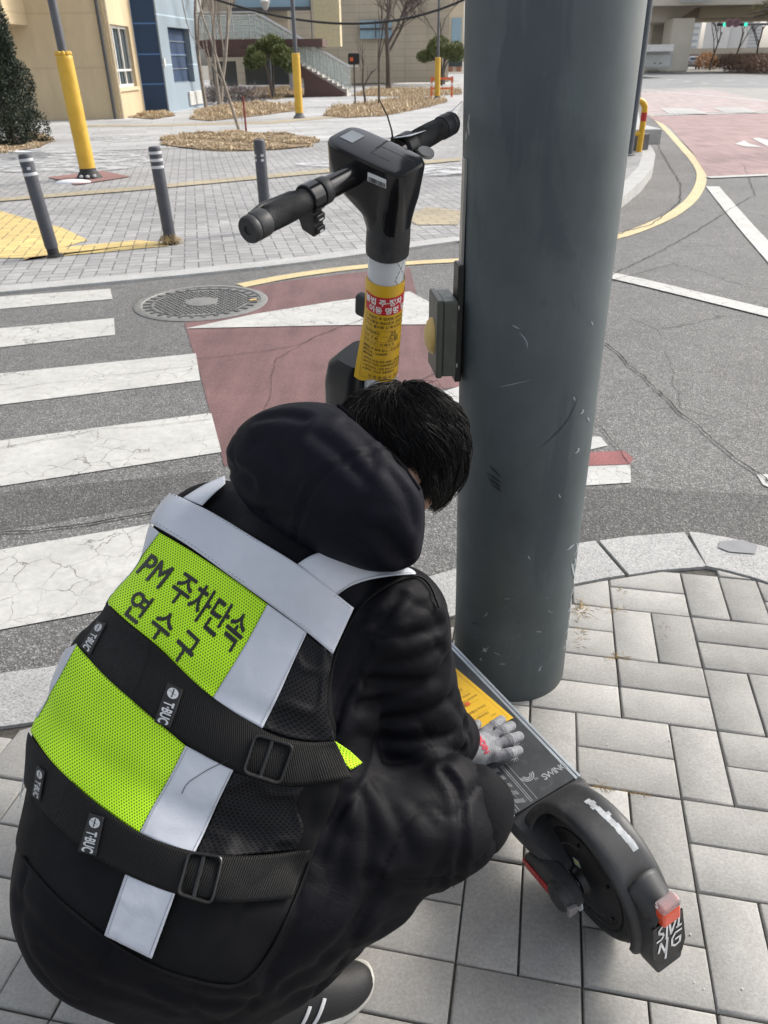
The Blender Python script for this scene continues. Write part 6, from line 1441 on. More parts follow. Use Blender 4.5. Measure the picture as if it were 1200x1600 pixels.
# ---------------------------------------------------------------- shoes
RUBW = simple("sole_white", (.52, .51, .47), .55, var=.15, scale=30, dirt=((.22, .2, .17), .4)); SHB = simple("shoe_black", (.012, .012, .013), .55, var=.3, bump=.3, bscale=500); SHW = simple("shoe_white", (.60, .60, .62), .5, var=.08); SOCK = simple("sock_white", (.62, .62, .70), .9, bump=.5, bscale=500)
def shoe(heel, toe, label=None):
    h = np.array(heel, float); t = np.array(toe, float); ax_ = t-h; L_ = np.linalg.norm(ax_); ax_ /= L_; side = np.cross(ax_, [0, 0, 1])      # side: to the shoe's right
    def outline(k, grow=0.0):
        pts = []
        for i in range(40):
            a = 2*math.pi*i/40; u = math.cos(a); v_ = math.sin(a); w_ = (.046 if u > 0 else .034)+.004*u; x = L_/2+(L_/2+grow)*math.copysign(abs(u)**.85, u); y = (w_+grow)*math.copysign(abs(v_)**.8, v_)-.006*u*u*(1 if u > 0 else 0); pts.append((x, y))
        return pts
    W3 = lambda x, y, z: h+ax_*x+side*y+np.array([0, 0, z])-PO
    b = MB(); ol = outline(0); rings = []
    for g_, z in ((-.004, .0), (0.0, .004), (.001, .016), (-.001, .026), (-.005, .029)):
        rings.append([tuple(W3(x+(x-L_/2)*g_*6, y*(1+g_*18), z+.010*max(0, (x/L_-.8)/.2)**2)) for x, y in ol])
    vs = sum(rings, []); n = 40; b.add(vs, [(r*n+i, r*n+(i+1) % n, (r+1)*n+(i+1) % n, (r+1)*n+i) for r in range(4) for i in range(n)]+[tuple(reversed(range(n))), tuple(range(4*n, 5*n))]); so = b.build("shoe", SHB, person) if False else None
    def up(P):
        f32 = np.float32; q = np.stack([(P-h.astype(f32))@ax_.astype(f32), (P-h.astype(f32))@side.astype(f32), P[..., 2]], -1)
        d = s_ell(q, (L_*.74, 0, .028), (L_*.25, .043, .038)); d = smin(d, s_ell(q, (L_*.45, 0, .04), (L_*.30, .036, .048)), .03); d = smin(d, s_ell(q, (L_*.20, 0, .05), (L_*.20, .035, .060)), .03)
        d = smin(d, s_cap(q, (L_*.22, 0, .06), (L_*.20, 0, .10), .034, .036), .02); return smax(d, -(q[..., 2]-.020), .004)
    lo_ = np.minimum(h, t)-.07; hi2 = np.maximum(h, t)+.07; so = sdf_obj("shoe", up, (lo_[0], lo_[1], .005), (hi2[0], hi2[1], .16), .0045, SHB, person, 1)
    b.build("sole", RUBW, so); 
    for x0, x1, y0, s_ in ((.42, .60, .040, 1), (.52, .70, .040, 1), (.42, .60, .040, -1), (.52, .70, .040, -1)):
        b2 = MB(); G1 = []
        for i in range(8):
            t_ = i/7; x = L_*(x0+(x1-x0)*t_*.6); y = s_*(.036-.014*t_); z = .032+.034*t_; p = W3(x, y, z)+PO; 
            # push onto the upper's surface
            for _ in range(6):
                pf = p[None].astype(np.float32); dd = float(up(pf)[0]); e = 1e-3; gr = np.array([float(up(pf+np.array([v_], np.float32)*e)[0])-dd for v_ in np.eye(3)])/e; p = p-gr*(dd-.0015)/max(.2, gr@gr)
            G1.append(p-PO)
        b2.tube(G1, .0024, 6, flat=(1.5, .5)); b2.build("side_stripe", SHW, so)
    b3 = MB(); b3.tube([W3(L_*.20, 0, .085), W3(L_*.19, 0, .135)], [.033, .034], 20); b3.build("sock", SOCK, so)
    return so
shoe((-.272, .640, .0), (-.030, .742, 0)); shoe((-.42, .93, .0), (-.17, 1.03, 0))
# ================================================================ street furniture beyond the road
DGR = simple("bollard_grey", (.060, .064, .078), .55, var=.2, scale=10, dirt=((.14, .14, .14), .3)); BAND = simple("reflective_band", (.52, .53, .55), .4); RUBB = simple("black_rubber", (.016, .016, .016), .7)
def bollard(x, y, bands, lean, label, H_=.80, strawy=False):
    p = Gf(x, y); e = empty("bollard", p, 0, label, "bollard", "dark flexible bollards along the far pavement edge"); e.rotation_euler = (lean[0], lean[1], 0)
    b = MB(); b.lathe([(.050, .07), (.0535, .09), (.053, H_-.03), (.050, H_-.008), (.042, H_), (.0001, H_+.002)], n=32); b.build("post", DGR, e)
    b = MB(); b.lathe([(.075, 0), (.070, .015), (.048, .022), (.046, .075)], n=28); b.build("base", RUBB, e)
    for z, kind_ in bands:
        b = MB()
        if kind_ == 'full': b.lathe([(.0540, z), (.0545, z+.002), (.0545, z+.020), (.0540, z+.022)], n=32)
        else:
            for a0 in (3.6, 4.9): b.lathe([(.0545, z), (.0545, z+.02)], n=6, a0=a0, a1=a0+.5)
        b.build("band", BAND, e)
    if strawy:
        w_ = MB()
        for k in range(120): a = random.uniform(0, 6.28); r = .06+random.random()*.06; w_.tube([(.05*math.cos(a), .05*math.sin(a), random.random()*.10), (r*math.cos(a+.4), r*math.sin(a+.4), random.random()*.05)], .0022, 3, caps=False)
        tag(w_.build("grass_tuft", STRAW, smooth=False), "tuft of dry grass round the foot of the middle bollard", "grass tuft", kind='stuff').location = p
    return e
bollard(85, 401, [(.64, 'full'), (.685, 'part'), (.745, 'full')], (R(-1), R(-4.5), 0), "dark grey bollard standing in the yellow tactile paving at the left")
bollard(267, 381, [(.63, 'full'), (.685, 'full'), (.742, 'full')], (0, R(-1.5), 0), "dark grey bollard with three pale bands and dry grass at its foot", strawy=True)
bollard(417, 361, [(.62, 'part'), (.66, 'part')], (0, R(0), 0), "dark grey bollard with worn white marks, partly behind the scooter's left grip")
PADY = NM("pad_yellow", (.60, .36, .035), .42); PADY.base(PADY.ramp(PADY.noise(5, 4), [(.3, (.55, .33, .03)), (.7, (.66, .41, .05))])); PADY.bump(PADY.noise(9, 5, .6, co=PADY.co('Object', scale=(1, 1, .5))), .5, .02); POLG = simple("pole_grey", (.10, .105, .12), .5, .3); CONC = simple("concrete_base", (.14, .14, .14), .85)
def padded_pole(x, y, xt, yt, r, rp, label, H_=9.0, marks=False, lean=0.0, lamp=False):
    p = Gf(x, y); h = HZ(xt, yt, p); e = empty("lamp_pole", p, 0, label, "lamp pole", "lamp poles with yellow padding"); e.rotation_euler = (0, lean, 0)
    b = MB(); b.cyl((0, 0, 0), (0, 0, H_), rp*1.15, rp*.7, 20); b.build("pole", POLG, e)
    prof = []; z0 = .14
    for k in range(40): t = k/39; z = z0+(h-z0)*t; prof.append((r*(1+.03*mnoise.noise(Vector((z*5, x, 0))))*(1 if t < .98 else .85), z))
    b = MB(); b.lathe([(rp, z0)]+prof+[(rp, h+.01)], n=28); pad = b.build("padding", PADY.m, e, ang=70)
    b = MB()
    for k in range(10): a = 2*math.pi*k/10; b.ell((.75*r*math.cos(a), .75*r*math.sin(a), h), (r*.30, r*.30, .035), 8, 6)
    b.build("gathered_top", PADY.m, pad)
    b = MB(); b.lathe([(r*1.75, 0), (r*1.6, .02), (r*1.05, .10), (r*.98, .15)], n=24); b.build("base_cone", RUBB if marks else CONC, e)
    if marks:
        b = MB()
        for a in (-1.9, -1.35, -.8): b.ell((r*1.55*math.cos(a), r*1.55*math.sin(a), .045), (.028, .02, .022), 8, 6)
        b.build("bolt_cap", BAND, e)
    if lamp:
        b = MB(); b.tube([(0, 0, H_-.1), (-.5, 0, H_+.05), (-1.2, 0, H_+.1)], .04, 8); b.box((-1.3, 0, H_+.1), (.5, .2, .1)); b.build("lamp_arm", POLG, e)
    return e
padded_pole(140, 279, 107, 84, .112, .055, "tall grey pole in thick yellow padding with a black foot, nearest on the left", marks=True, H_=8, lean=R(-1.2))
padded_pole(468, 185, 462, 85, .115, .055, "grey pole with yellow padding before the stairway, beyond the scooter's handlebar", H_=9)
pp3 = padded_pole(683, 156, 682, 91, .115, .055, "smallest yellow padded pole, far off beside the clipped round pine", H_=4.35)
# dark service pole just behind the thick pole and the bent yellow guard
p2 = Gf(977, 243); e = empty("street_pole", p2, 0, "slim dark blue-grey pole half hidden behind the right edge of the thick pole", "pole")
b = MB(); b.cyl((0, 0, 0), (0, 0, 7), .105, .095, 28); b.build("shaft", simple("pole_bluegrey", (.05, .062, .075), .5), e); b = MB(); b.lathe([(.15, 0), (.15, .02), (.11, .03)], n=24); b.build("flange", CONC, e)
b = MB(); b.tube([(.06, -.09, 6), (.10, -.10, 3.0), (.105, -.09, 2.2), (.07, -.10, 2.05)], .012, 8); b.build("cable", simple("cable_grey", (.25, .26, .27), .5), e)
gp_ = Gf(998, 238); e = empty("guard_rail", gp_, R(10), "bent yellow tubular guard with a red band on the kerb corner behind the thick pole", "guard rail")
GY = simple("guard_yellow", (.66, .38, .02), .4, var=.1); GR_ = simple("guard_red", (.48, .03, .03), .4)
b = MB(); arc = [(0, 0, 0), (0, 0, .60)]+[(-.12+.12*math.cos(a), 0, .60+.12*math.sin(a)) for a in np.linspace(.2, math.pi/2, 6)]+[(-1.1, 0, .72), (-1.22, 0, .60), (-1.22, 0, 0)]; b.tube(arc, .045, 16); b.tube([(0, 0, .27), (-1.22, 0, .27)], .035, 12); b.build("tube", GY, e)
b = MB(); b.cyl((0, 0, .44), (0, 0, .56), .0465, n=20); b.build("red_band", GR_, e)
kx = Gf(1010, 236); e = empty("planter_block", kx, R(20), "low grey concrete block beside the yellow guard on the kerb corner", "concrete block"); b = MB(); b.box((0, .35, .12), (.22, .5, .24)); b.build("block", CONC, e, bevel=.015)
tag(MB().box((0, 0, 0), (.55, 1.3, .24)).build("ledge", GRAN2, smooth=False, bevel=.02), "pale stone ledge behind the yellow guard", "stone ledge").location = tuple(Gf(1003, 225)+np.array([0, .5, .12]))
# ================================================================ buildings
def m_wall(name, col, j=(1.2, .6), jc=.8, msz=.012, rotz=0, dirt=.15, vert=True):
    m = NM(name, col, .8); co = m.co('Object'); mp = m.n("ShaderNodeMapping"); m.l(co, mp.inputs[0]); mp.inputs["Rotation"].default_value = (R(90), 0, 0)
    b = m.n("ShaderNodeTexBrick"); b.offset = 0; m.l(mp.outputs[0], b.inputs["Vector"]); b.inputs["Scale"].default_value = 1; b.inputs["Brick Width"].default_value = j[0]; b.inputs["Row Height"].default_value = j[1]; b.inputs["Mortar Size"].default_value = msz
    b.inputs["Color1"].default_value = (*col, 1); b.inputs["Color2"].default_value = (*(c*.94 for c in col), 1); b.inputs["Mortar"].default_value = (*(c*jc for c in col), 1)
    st = m.noise(.9, 6, .65, co=m.co('Object', scale=(1, 1, .35))); c = m.mix(1, b.outputs["Color"], m.ramp(st, [(.3, 1-dirt), (.7, 1+dirt*.5)]), 'MULTIPLY'); m.base(c); return m.m
W_BEI = m_wall("wall_beige", (.66, .53, .34), (6, 1.35), .86, .03, dirt=.2); W_BLUE = m_wall("panel_blue", (.022, .05, .11), (1.2, .85), 3.6, .02, dirt=.1); W_GRYP = m_wall("panel_greyblue", (.25, .31, .36), (1.2, 1.4), 1.7, .02, dirt=.12)
W_BR = m_wall("cladding_beige", (.52, .45, .35), (1.5, .42), .75, .02); W_STONE = m_wall("stone_brown", (.11, .065, .055), (1.2, .6), .8); GLZ = NM("window_glass", (.05, .07, .08), .08, 0, .8).m; GLB = NM("glass_sky", (.28, .42, .52), .15, 0, .7).m; FRW = simple("frame_white", (.62, .62, .60), .5); FRD = simple("frame_dark", (.07, .07, .075), .5)
def wall_box(b, p, q, z0, z1, t):
    p = Vector((p[0], p[1], 0)); q = Vector((q[0], q[1], 0)); d = (q-p); L_ = d.length; c = (p+q)/2; a = math.atan2(d.y, d.x); nn = Vector((-d.y, d.x, 0)).normalized()
    b.box((c.x+nn.x*t/2, c.y+nn.y*t/2, (z0+z1)/2), (L_, abs(t), z1-z0), rz=a); return a
class Facade:
    """a wall frame: origin p, along u to q, z up, outwards towards the camera"""
    def __init__(s, p, q): s.p = Vector((p[0], p[1], 0)); d = Vector((q[0]-p[0], q[1]-p[1], 0)); s.L = d.length; s.u = d/s.L; s.n = Vector((s.u.y, -s.u.x, 0)); s.a = math.atan2(d.y, d.x); s.M = Matrix((s.u, s.n, Vector((0, 0, 1)))).transposed()
    def P(s, x, o, z): return s.p+s.u*x+s.n*o+Vector((0, 0, z))
    def box(s, b, x0, x1, z0, z1, o0, o1): c = s.P((x0+x1)/2, (o0+o1)/2, (z0+z1)/2); b.box(c, (x1-x0, abs(o1-o0), z1-z0), M=s.M); return b
    def hit(s, x, y):   # pixel -> (along, height)
        d = Vector(ray(x, y)); c = Vector(CAM); t = (s.p-c).dot(s.n)/d.dot(s.n); h = c+d*t; return (h-s.p).dot(s.u), h.z
def rel(b, o): b.v = [(x-o[0], y-o[1], z-o[2]) for x, y, z in b.v]; return b
A0 = Gf(20, 190); A1 = Gf(188, 186); A2 = Gf(228, 177); A3 = Gf(263, 176); A4 = Gf(320, 166)
bld = empty("apartment_building", A1, 0, "beige rendered building with a white window and downpipe at the upper left", "building")
Hb = 9.0
def BB(): return MB()
F0 = Facade((A0[0]-9, A0[1]+.2), A1); b = BB(); F0.box(b, 0, F0.L, -.1, Hb, 0, -.3); rel(b, A1).build("wall", W_BEI, bld, smooth=False)
F1 = Facade(A1, A2); x0, z1 = F1.hit(176, 38); x1, z0 = F1.hit(210, 134); x0 = max(.3, x0); 
L1 = F1.L
# side wall with a real opening for the window
wx0, _ = F1.hit(176, 90); wx1, _ = F1.hit(208, 90); wz1 = F1.hit(190, 40)[1]; wz0 = F1.hit(200, 136)[1]; wx0 = max(.25, min(wx0, L1*.3)); wx1 = min(L1-.3, max(wx1, wx0+1.2))
b = BB(); F1.box(b, .003, wx0, -.1, Hb, 0, -.35); F1.box(b, wx1, L1, -.1, Hb, 0, -.35); F1.box(b, wx0, wx1, -.1, wz0, 0, -.35); F1.box(b, wx0, wx1, wz1, Hb, 0, -.35); rel(b, A1).build("side_wall", W_BEI, bld, smooth=False)
b = BB(); F1.box(b, wx0, wx1, wz0, wz0+.08, -.10, -.16); F1.box(b, wx0, wx1, wz1-.08, wz1, -.10, -.16); nW = 3
for k in range(nW+1): xx = wx0+(wx1-wx0)*k/nW; F1.box(b, max(wx0, xx-.035), min(wx1, xx+.035), wz0+.08, wz1-.08, -.10, -.155)
zt_m = wz0+(wz1-wz0)*.28; F1.box(b, wx0+.035, wx1-.035, zt_m-.03, zt_m+.03, -.10, -.150); wf = rel(b, A1).build("window", FRW, bld, smooth=False)
b = BB(); F1.box(b, wx0, wx1, wz0, wz1, -.17, -.19); rel(b, A1).build("pane", GLZ, wf, smooth=False)
b = BB(); F1.box(b, wx0-.05, wx1+.05, wz0-.10, wz0-.02, .06, -.1); rel(b, A1).build("sill", simple("sill_beige", (.55, .46, .32), .7), wf, smooth=False)
b = BB(); [b.tube([F1.P(q, .07, 0)-Vector(A1), F1.P(q, .07, Hb)-Vector(A1)], .055, 10) for q in (.08,)]; b.build("downpipe", simple("pipe_beige", (.55, .45, .30), .6), bld)
b = BB(); b.tube([F0.P(F0.L-.12, .07, 0)-Vector(A1), F0.P(F0.L-.12, .07, Hb)-Vector(A1)], .05, 10); b.build("downpipe", simple("pipe_dark", (.07, .07, .07), .6), bld)
u_, z_ = F0.hit(44, 40); b = BB(); F0.box(b, 0, u_, max(2.2, z_), Hb, 1.6, .003); rel(b, A1).build("upper_storey", W_BEI, bld, smooth=False)
bl2 = empty("panelled_building", A2, 0, "dark blue and grey-blue panelled annexe with a deep dark window beside the beige building", "building")
F2 = Facade(A2, A3); b = BB(); F2.box(b, .003, F2.L, -.1, Hb, 0, -.3); rel(b, A2).build("blue_wall", W_BLUE, bl2, smooth=False)
F3 = Facade(A3, A4); q0, zt1 = F3.hit(259, 44); q1, zt0 = F3.hit(303, 129); q0 = max(.25, q0); q1 = min(F3.L-.2, max(q1, q0+1)); zt1 = F3.hit(262, 42)[1]; zt0 = F3.hit(285, 129)[1]
b = BB(); F3.box(b, .003, q0, -.1, Hb, .05, -.5); F3.box(b, q1, F3.L, -.1, Hb, .05, -.5); F3.box(b, q0, q1, -.1, zt0, .05, -.5); F3.box(b, q0, q1, zt1, Hb, .05, -.5); rel(b, A2).build("grey_wall", W_GRYP, bl2, smooth=False)
b = BB(); F3.box(b, q0, q1, zt0, zt1, -.16, -.20); wn = rel(b, A2).build("window", W_BLUE, bl2, smooth=False)
b = BB(); 
for k in range(4): zz = zt0+(zt1-zt0)*k/4; F3.box(b, q0, q1, zz, zz+.03, -.13, -.155)
rel(b, A2).build("transom", simple("rail_grey", (.16, .2, .24), .5), wn, smooth=False)
c0, cz0 = F3.hit(294, 165); c1, cz1 = F3.hit(312, 141); b = BB(); F3.box(b, c0, c1, cz0, cz1, .09, .06)
for k in range(7): zz = cz0+(cz1-cz0)*(k+.3)/7; F3.box(b, c0, c1, zz, zz+.04, .12, .09)
rel(b, A2).build("louvre", FRW, bl2, smooth=False)
b = BB(); F3.box(b, .05, .16, F3.hit(258, 104)[1], F3.hit(258, 91)[1], .09, .05); rel(b, A2).build("intercom", FRW, bl2, smooth=False)
b = BB(); F3.box(b, F3.L-.002, F3.L+.001, 0, 1, -.5, -4) if False else None
# ---- arcade / stair building behind (brown stone base, glass balustrades, pale upper storeys)
YB0 = 46.0
def atY(x, y, Y): return Vector(AT(x, y, Y=Y))
sb = empty("stair_building", atY(470, 130, YB0)*Vector((1, 1, 0)) if False else Vector((atY(470, 135, 47).x, 47, 0)), 0, "pale building with an outdoor stairway, glass balustrades and a shaded undercroft", "building")
so_ = sb.location.copy()
def bx2(b, x0p, x1p, yt, yb, Y, dpt): # box whose front face covers the pixel rectangle when seen at distance Y
    a = atY(x0p, yt, Y); c = atY(x1p, yb, Y); b.box(((a.x+c.x)/2-so_.x, Y+dpt/2-so_.y, (a.z+c.z)/2-so_.z), (abs(c.x-a.x), dpt, abs(a.z-c.z))); return b
b = BB(); bx2(b, 318, 452, -60, 62, 49, 3); b.build("wall", W_BR, sb, smooth=False)
b = BB(); bx2(b, 300, 700, -120, 128, 60, .6); b.build("back_wall", W_BR, sb, smooth=False)
b = BB(); bx2(b, 486, 532, -60, 72, 50, 2.5); b.build("tower", simple("tower_yellow", (.60, .52, .34), .7), sb, smooth=False)
b = BB(); bx2(b, 360, 486, -80, 14, 48.5, .12); b.build("glazing", GLB, sb, smooth=False)
b = BB(); bx2(b, 481, 487, -80, 60, 48.2, .3); bx2(b, 360, 486, 12, 16, 48.3, .2); b.build("mullion", FRD, sb, smooth=False)
b = BB(); bx2(b, 562, 612, 32, 60, 59.6, .2); wi = b.build("window", GLB, sb, smooth=False); b = BB(); bx2(b, 562, 612, 44, 46, 59.5, .1); bx2(b, 586, 588, 32, 60, 59.45, .1); b.build("frame", FRD, wi, smooth=False)
b = BB(); bx2(b, 330, 372, 96, 135, 52, .1); bx2(b, 380, 470, 85, 132, 53, .1); b.build("undercroft_glazing", GLZ, sb, smooth=False)
b = BB(); bx2(b, 318, 420, 62, 88, 47.5, 4); b.build("stone_fascia", W_STONE, sb, smooth=False)
# the stairway itself: flight falling from left-up to right-down
def stair_pt(x, y, Y): p = atY(x, y, Y); return p-so_
Y0 = 41.0; s_top = atY(400, 62, Y0); s_bot = atY(542, 143, Y0); s_bot.z = max(s_bot.z, .02); nst_ = 18; xs468 = atY(474, 110, Y0).x; zs468 = s_top.z+(s_bot.z-s_top.z)*(xs468-s_top.x)/(s_bot.x-s_top.x)
b = BB(); M_ = []
for k in range(nst_):
    t0, t1 = k/nst_, (k+1)/nst_; xa = s_top.x+(s_bot.x-s_top.x)*t0; xb = s_top.x+(s_bot.x-s_top.x)*t1; zt2 = s_top.z+(s_bot.z-s_top.z)*t0; low_ = 0 if xa > xs468 else max(0, zt2-.5); b.box(((xa+xb)/2-so_.x, Y0+1.4-so_.y, (zt2+low_)/2), (abs(xb-xa), 2.6, max(.05, zt2-low_)))
stt = b.build("stairs", simple("stair_stone", (.40, .38, .35), .8, var=.15, scale=2), sb, smooth=False)
b = BB(); wv_ = .35; b.prism([(xs468-so_.x, 0), (s_bot.x-so_.x-.4, 0), (s_bot.x-so_.x, .12), (s_top.x-so_.x, s_top.z+.05), (s_top.x-so_.x, s_top.z-.45), (xs468-so_.x, zs468-.5)], 0, .22, M=Matrix.Translation((0, Y0-so_.y+.06, 0)) @ Matrix.Rotation(R(90), 4, 'X')); b.build("stringer", W_STONE, sb, smooth=False)
RAIL = simple("rail_metal", (.45, .46, .46), .4, .5); GLT = NM("balustrade_glass", (.55, .62, .60), .1); GLT.b.inputs["Alpha"].default_value = .35
for yo in (.0, 2.7):
    rl = BB(); a = Vector((s_top.x-1.5-so_.x, Y0+yo-so_.y, s_top.z+1.9)); c = Vector((s_bot.x-so_.x+.1, Y0+yo-so_.y, s_bot.z+1.0))
    a = Vector((s_top.x-so_.x, Y0+yo-so_.y, s_top.z+1.05)); rl.tube([a+Vector((-4, 0, 0)), a, c, c+Vector((.4, 0, 0))], .035, 8)
    for k in range(14): p = a.lerp(c, k/13); rl.tube([p, p-Vector((0, 0, 1.0))], .022, 6)
    for k in range(6): p = a+Vector((-4+k*.75, 0, 0)); rl.tube([p, p-Vector((0, 0, 1.0))], .022, 6)
    for dz_ in (.25, .5, .75): rl.tube([a+Vector((-4, 0, -dz_)), a-Vector((0, 0, dz_)), c-Vector((0, 0, dz_))], .012, 5)
    rr__ = rl.build("railing", RAIL, sb)
    g1 = BB(); g1.sheet([a-Vector((0, 0, .95)), c-Vector((0, 0, .95)), c-Vector((0, 0, .1)), a-Vector((0, 0, .1))]); g1.sheet([a+Vector((-4, 0, -.95)), a-Vector((0, 0, .95)), a-Vector((0, 0, .1)), a+Vector((-4, 0, -.1))]); gg = g1.build("glass_panel", GLT.m, rr__, smooth=False); md = gg.modifiers.new("thick", 'SOLIDIFY'); md.thickness = .012
b = BB(); b.box((atY(330, 60, 42).x-so_.x, -4.5, s_top.z-.15), (10.5, 3.5, .3)); b.build("landing", W_STONE, sb, smooth=False)
# far facades between the tower and the thick pole
fb = empty("commercial_building", (atY(640, 100, 70).x, 70, 0), 0, "far beige stone-clad building with shop windows behind the bare trees", "building"); so_ = fb.location.copy()
b = BB(); bx2(b, 530, 628, -90, 118, 62, 6); b.build("wall", W_BR, fb, smooth=False)
b = BB(); bx2(b, 628, 722, -90, 112, 70, 6); b.build("wall", simple("cladding_warm", (.60, .52, .40), .8, var=.1, scale=.6), fb, smooth=False)
b = BB()
for x0p in (636, 660, 684, 706): bx2(b, x0p, x0p+14, 28, 66, 69.9, .1)
fw_ = b.build("window", GLB, fb, smooth=False); b = BB(); bx2(b, 636, 722, 78, 104, 69.9, .1); b.build("shopfront", GLZ, fb, smooth=False)
b = BB(); bx2(b, 532, 560, -2, 4, 61.9, .1); b.build("red_sign", simple("sign_red", (.35, .03, .03), .5), fb, smooth=False)
b = BB()
for k in range(7): bx2(b, 636+k*13, 642+k*13, 104, 112, 69.8, .3)
b.build("planter", simple("terracotta", (.30, .15, .10), .8), fb, smooth=False)
# ================================================================ vegetation
BARK = simple("bark_pale", (.25, .215, .18), .9, var=.3, scale=9); BARKD = simple("bark_dark", (.10, .085, .075), .9, var=.3, scale=9)
def bare_tree(x, y, H_, r0, label, mat=BARK, seed=1, spread=.5, trunks=1, levels=4, dens=3, lean=0, px_is=True, fork=.3, rmin=.003, hk=(.55, .7)):
    p = Gf(x, y) if px_is else (x, y, 0); rnd = random.Random(seed); e = empty("bare_tree", p, 0, label, "tree", "bare winter trees")
    tb, cb = MB(), MB()
    def grow(P0, d, L_, r, lv, b):
        n = 5; pts = [P0]; q = P0.copy(); dd = d.copy()
        for i in range(n): dd = (dd+Vector((rnd.gauss(0, .09), rnd.gauss(0, .09), rnd.gauss(.03, .05)))).normalized(); q = q+dd*(L_/n); pts.append(q.copy())
        rs = [r*(1-.5*i/n) for i in range(n+1)]; b.tube(pts, rs, 6 if lv < 2 else 4, caps=lv == 0)
        if lv >= levels: return
        m_ = dens+(1 if lv > 0 else 0)
        for k in range(m_):
            t = fork+(1-fork)*(k+rnd.random())/m_; i = min(n-1, int(t*n)); P_ = pts[i].lerp(pts[i+1], t*n-i); a = rnd.uniform(0, 6.28); sp_ = spread*(1 if lv else .9)
            nd = (dd+Vector((math.cos(a), math.sin(a), rnd.uniform(-.1, .5)))*sp_).normalized(); grow(P_, nd, L_*rnd.uniform(.5, .72), max(rmin, r*.58*(1-.3*t)), lv+1, cb)
    for t_ in range(trunks): grow(Vector((rnd.gauss(0, .05), rnd.gauss(0, .05), -.05)), Vector((lean+rnd.gauss(0, .06)*(trunks), rnd.gauss(0, .05), 1)).normalized(), H_*rnd.uniform(*hk), r0, 0, tb)
    tb.build("trunk", mat, e); cb.build("crown", mat, e); return e
bare_tree(214, 176, 3.2, .02, "thin bare shrub stems against the dark blue panels", seed=3, trunks=3, levels=3)
bare_tree(325, 168, 7.5, .075, "slim bare tree with pale bark at the corner of the panelled building", seed=5, lean=-.08, spread=.35)
bare_tree(343, 165, 7.5, .08, "bare tree with forked pale trunk right of the panelled building", seed=8, lean=-.02, spread=.3, trunks=2)
bare_tree(379, 207, 4.8, .035, "slender bare sapling leaning over the front dry grass bed", seed=11, lean=-.22, spread=.3, levels=3)
bare_tree(569, 165, 2.2, .05, "short dark bare trunk in the grass bed right of the stairway", mat=BARKD, seed=14, levels=2)
bare_tree(596, 164, 4.2, .045, "slim dark bare tree in the grass bed before the far building", mat=BARKD, seed=17, spread=.35)
bare_tree(606, 140, 11, .17, "large bare tree forking wide in front of the far beige building", mat=BARKD, seed=21, spread=.95, levels=4, dens=4, rmin=.010, fork=.35, hk=(.36, .42))
bare_tree(545, 128, 6, .06, "far bare tree beside the foot of the stairway", mat=BARKD, seed=25, rmin=.012, spread=.7)
bare_tree(640, 128, 6, .06, "far bare tree between the large tree and the padded pole", mat=BARKD, seed=27, rmin=.012, spread=.7)
bare_tree(695, 132, 7, .06, "far bare tree half hidden behind the thick pole", mat=BARKD, seed=29, rmin=.012, spread=.7)
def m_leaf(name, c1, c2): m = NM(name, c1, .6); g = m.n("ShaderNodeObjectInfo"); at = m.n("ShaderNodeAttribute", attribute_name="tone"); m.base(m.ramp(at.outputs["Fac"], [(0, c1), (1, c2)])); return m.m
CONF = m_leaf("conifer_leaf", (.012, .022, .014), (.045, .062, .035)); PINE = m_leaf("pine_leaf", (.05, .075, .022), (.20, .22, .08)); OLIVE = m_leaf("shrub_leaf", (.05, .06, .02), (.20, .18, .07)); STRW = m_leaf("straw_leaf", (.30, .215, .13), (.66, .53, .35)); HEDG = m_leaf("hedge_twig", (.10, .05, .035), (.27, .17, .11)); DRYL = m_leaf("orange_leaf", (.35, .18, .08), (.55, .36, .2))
def leafy(name, centres, n, size, mat, parent, shape=(1, .4), up=.0, seed=1):
    """n leaf blades spread over the shells of clump ellipsoids [(c, r)]"""
    rnd = random.Random(seed); vs = []; fs = []; tn = []
    wts = [c[1][0]*c[1][1]+c[1][2]*c[1][0] for c in centres]
    for _ in range(n):
        c, r = rnd.choices(centres, wts)[0]; d = Vector((rnd.gauss(0, 1), rnd.gauss(0, 1), rnd.gauss(0, 1))).normalized(); k = rnd.uniform(.35, 1)**.45; p = Vector((c[0]+d.x*r[0]*k, c[1]+d.y*r[1]*k, c[2]+d.z*r[2]*k))
        if p.z < .01: p.z = .01+rnd.random()*.05
        a = (d*.8+Vector((rnd.gauss(0, .6), rnd.gauss(0, .6), rnd.gauss(up, .6)))).normalized(); s_ = Vector((rnd.gauss(0, 1), rnd.gauss(0, 1), rnd.gauss(0, 1))).cross(a).normalized(); L_ = size*rnd.uniform(.6, 1.4)
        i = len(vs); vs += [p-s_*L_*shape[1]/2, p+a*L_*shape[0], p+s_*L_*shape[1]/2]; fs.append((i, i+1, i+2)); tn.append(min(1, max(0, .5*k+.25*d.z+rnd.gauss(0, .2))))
    me = bpy.data.meshes.new(name); me.from_pydata([tuple(v) for v in vs], [], fs); me.materials.append(mat); o = bpy.data.objects.new(name, me); link(o, parent); a_ = me.attributes.new("tone", 'FLOAT', 'FACE'); a_.data.foreach_set("value", tn); return o
cp = Gf(22, 224); e = empty("conifer", cp, 0, "dense dark green conifer standing at the left edge beside the beige building", "conifer tree")
b = MB(); b.cyl((0, 0, 0), (0, 0, 4.2), .10, .02, 10); b.build("trunk", BARKD, e)
sc_px = np.linalg.norm(cp-CAM)/FPX; cl = []
rnd_ = random.Random(5)
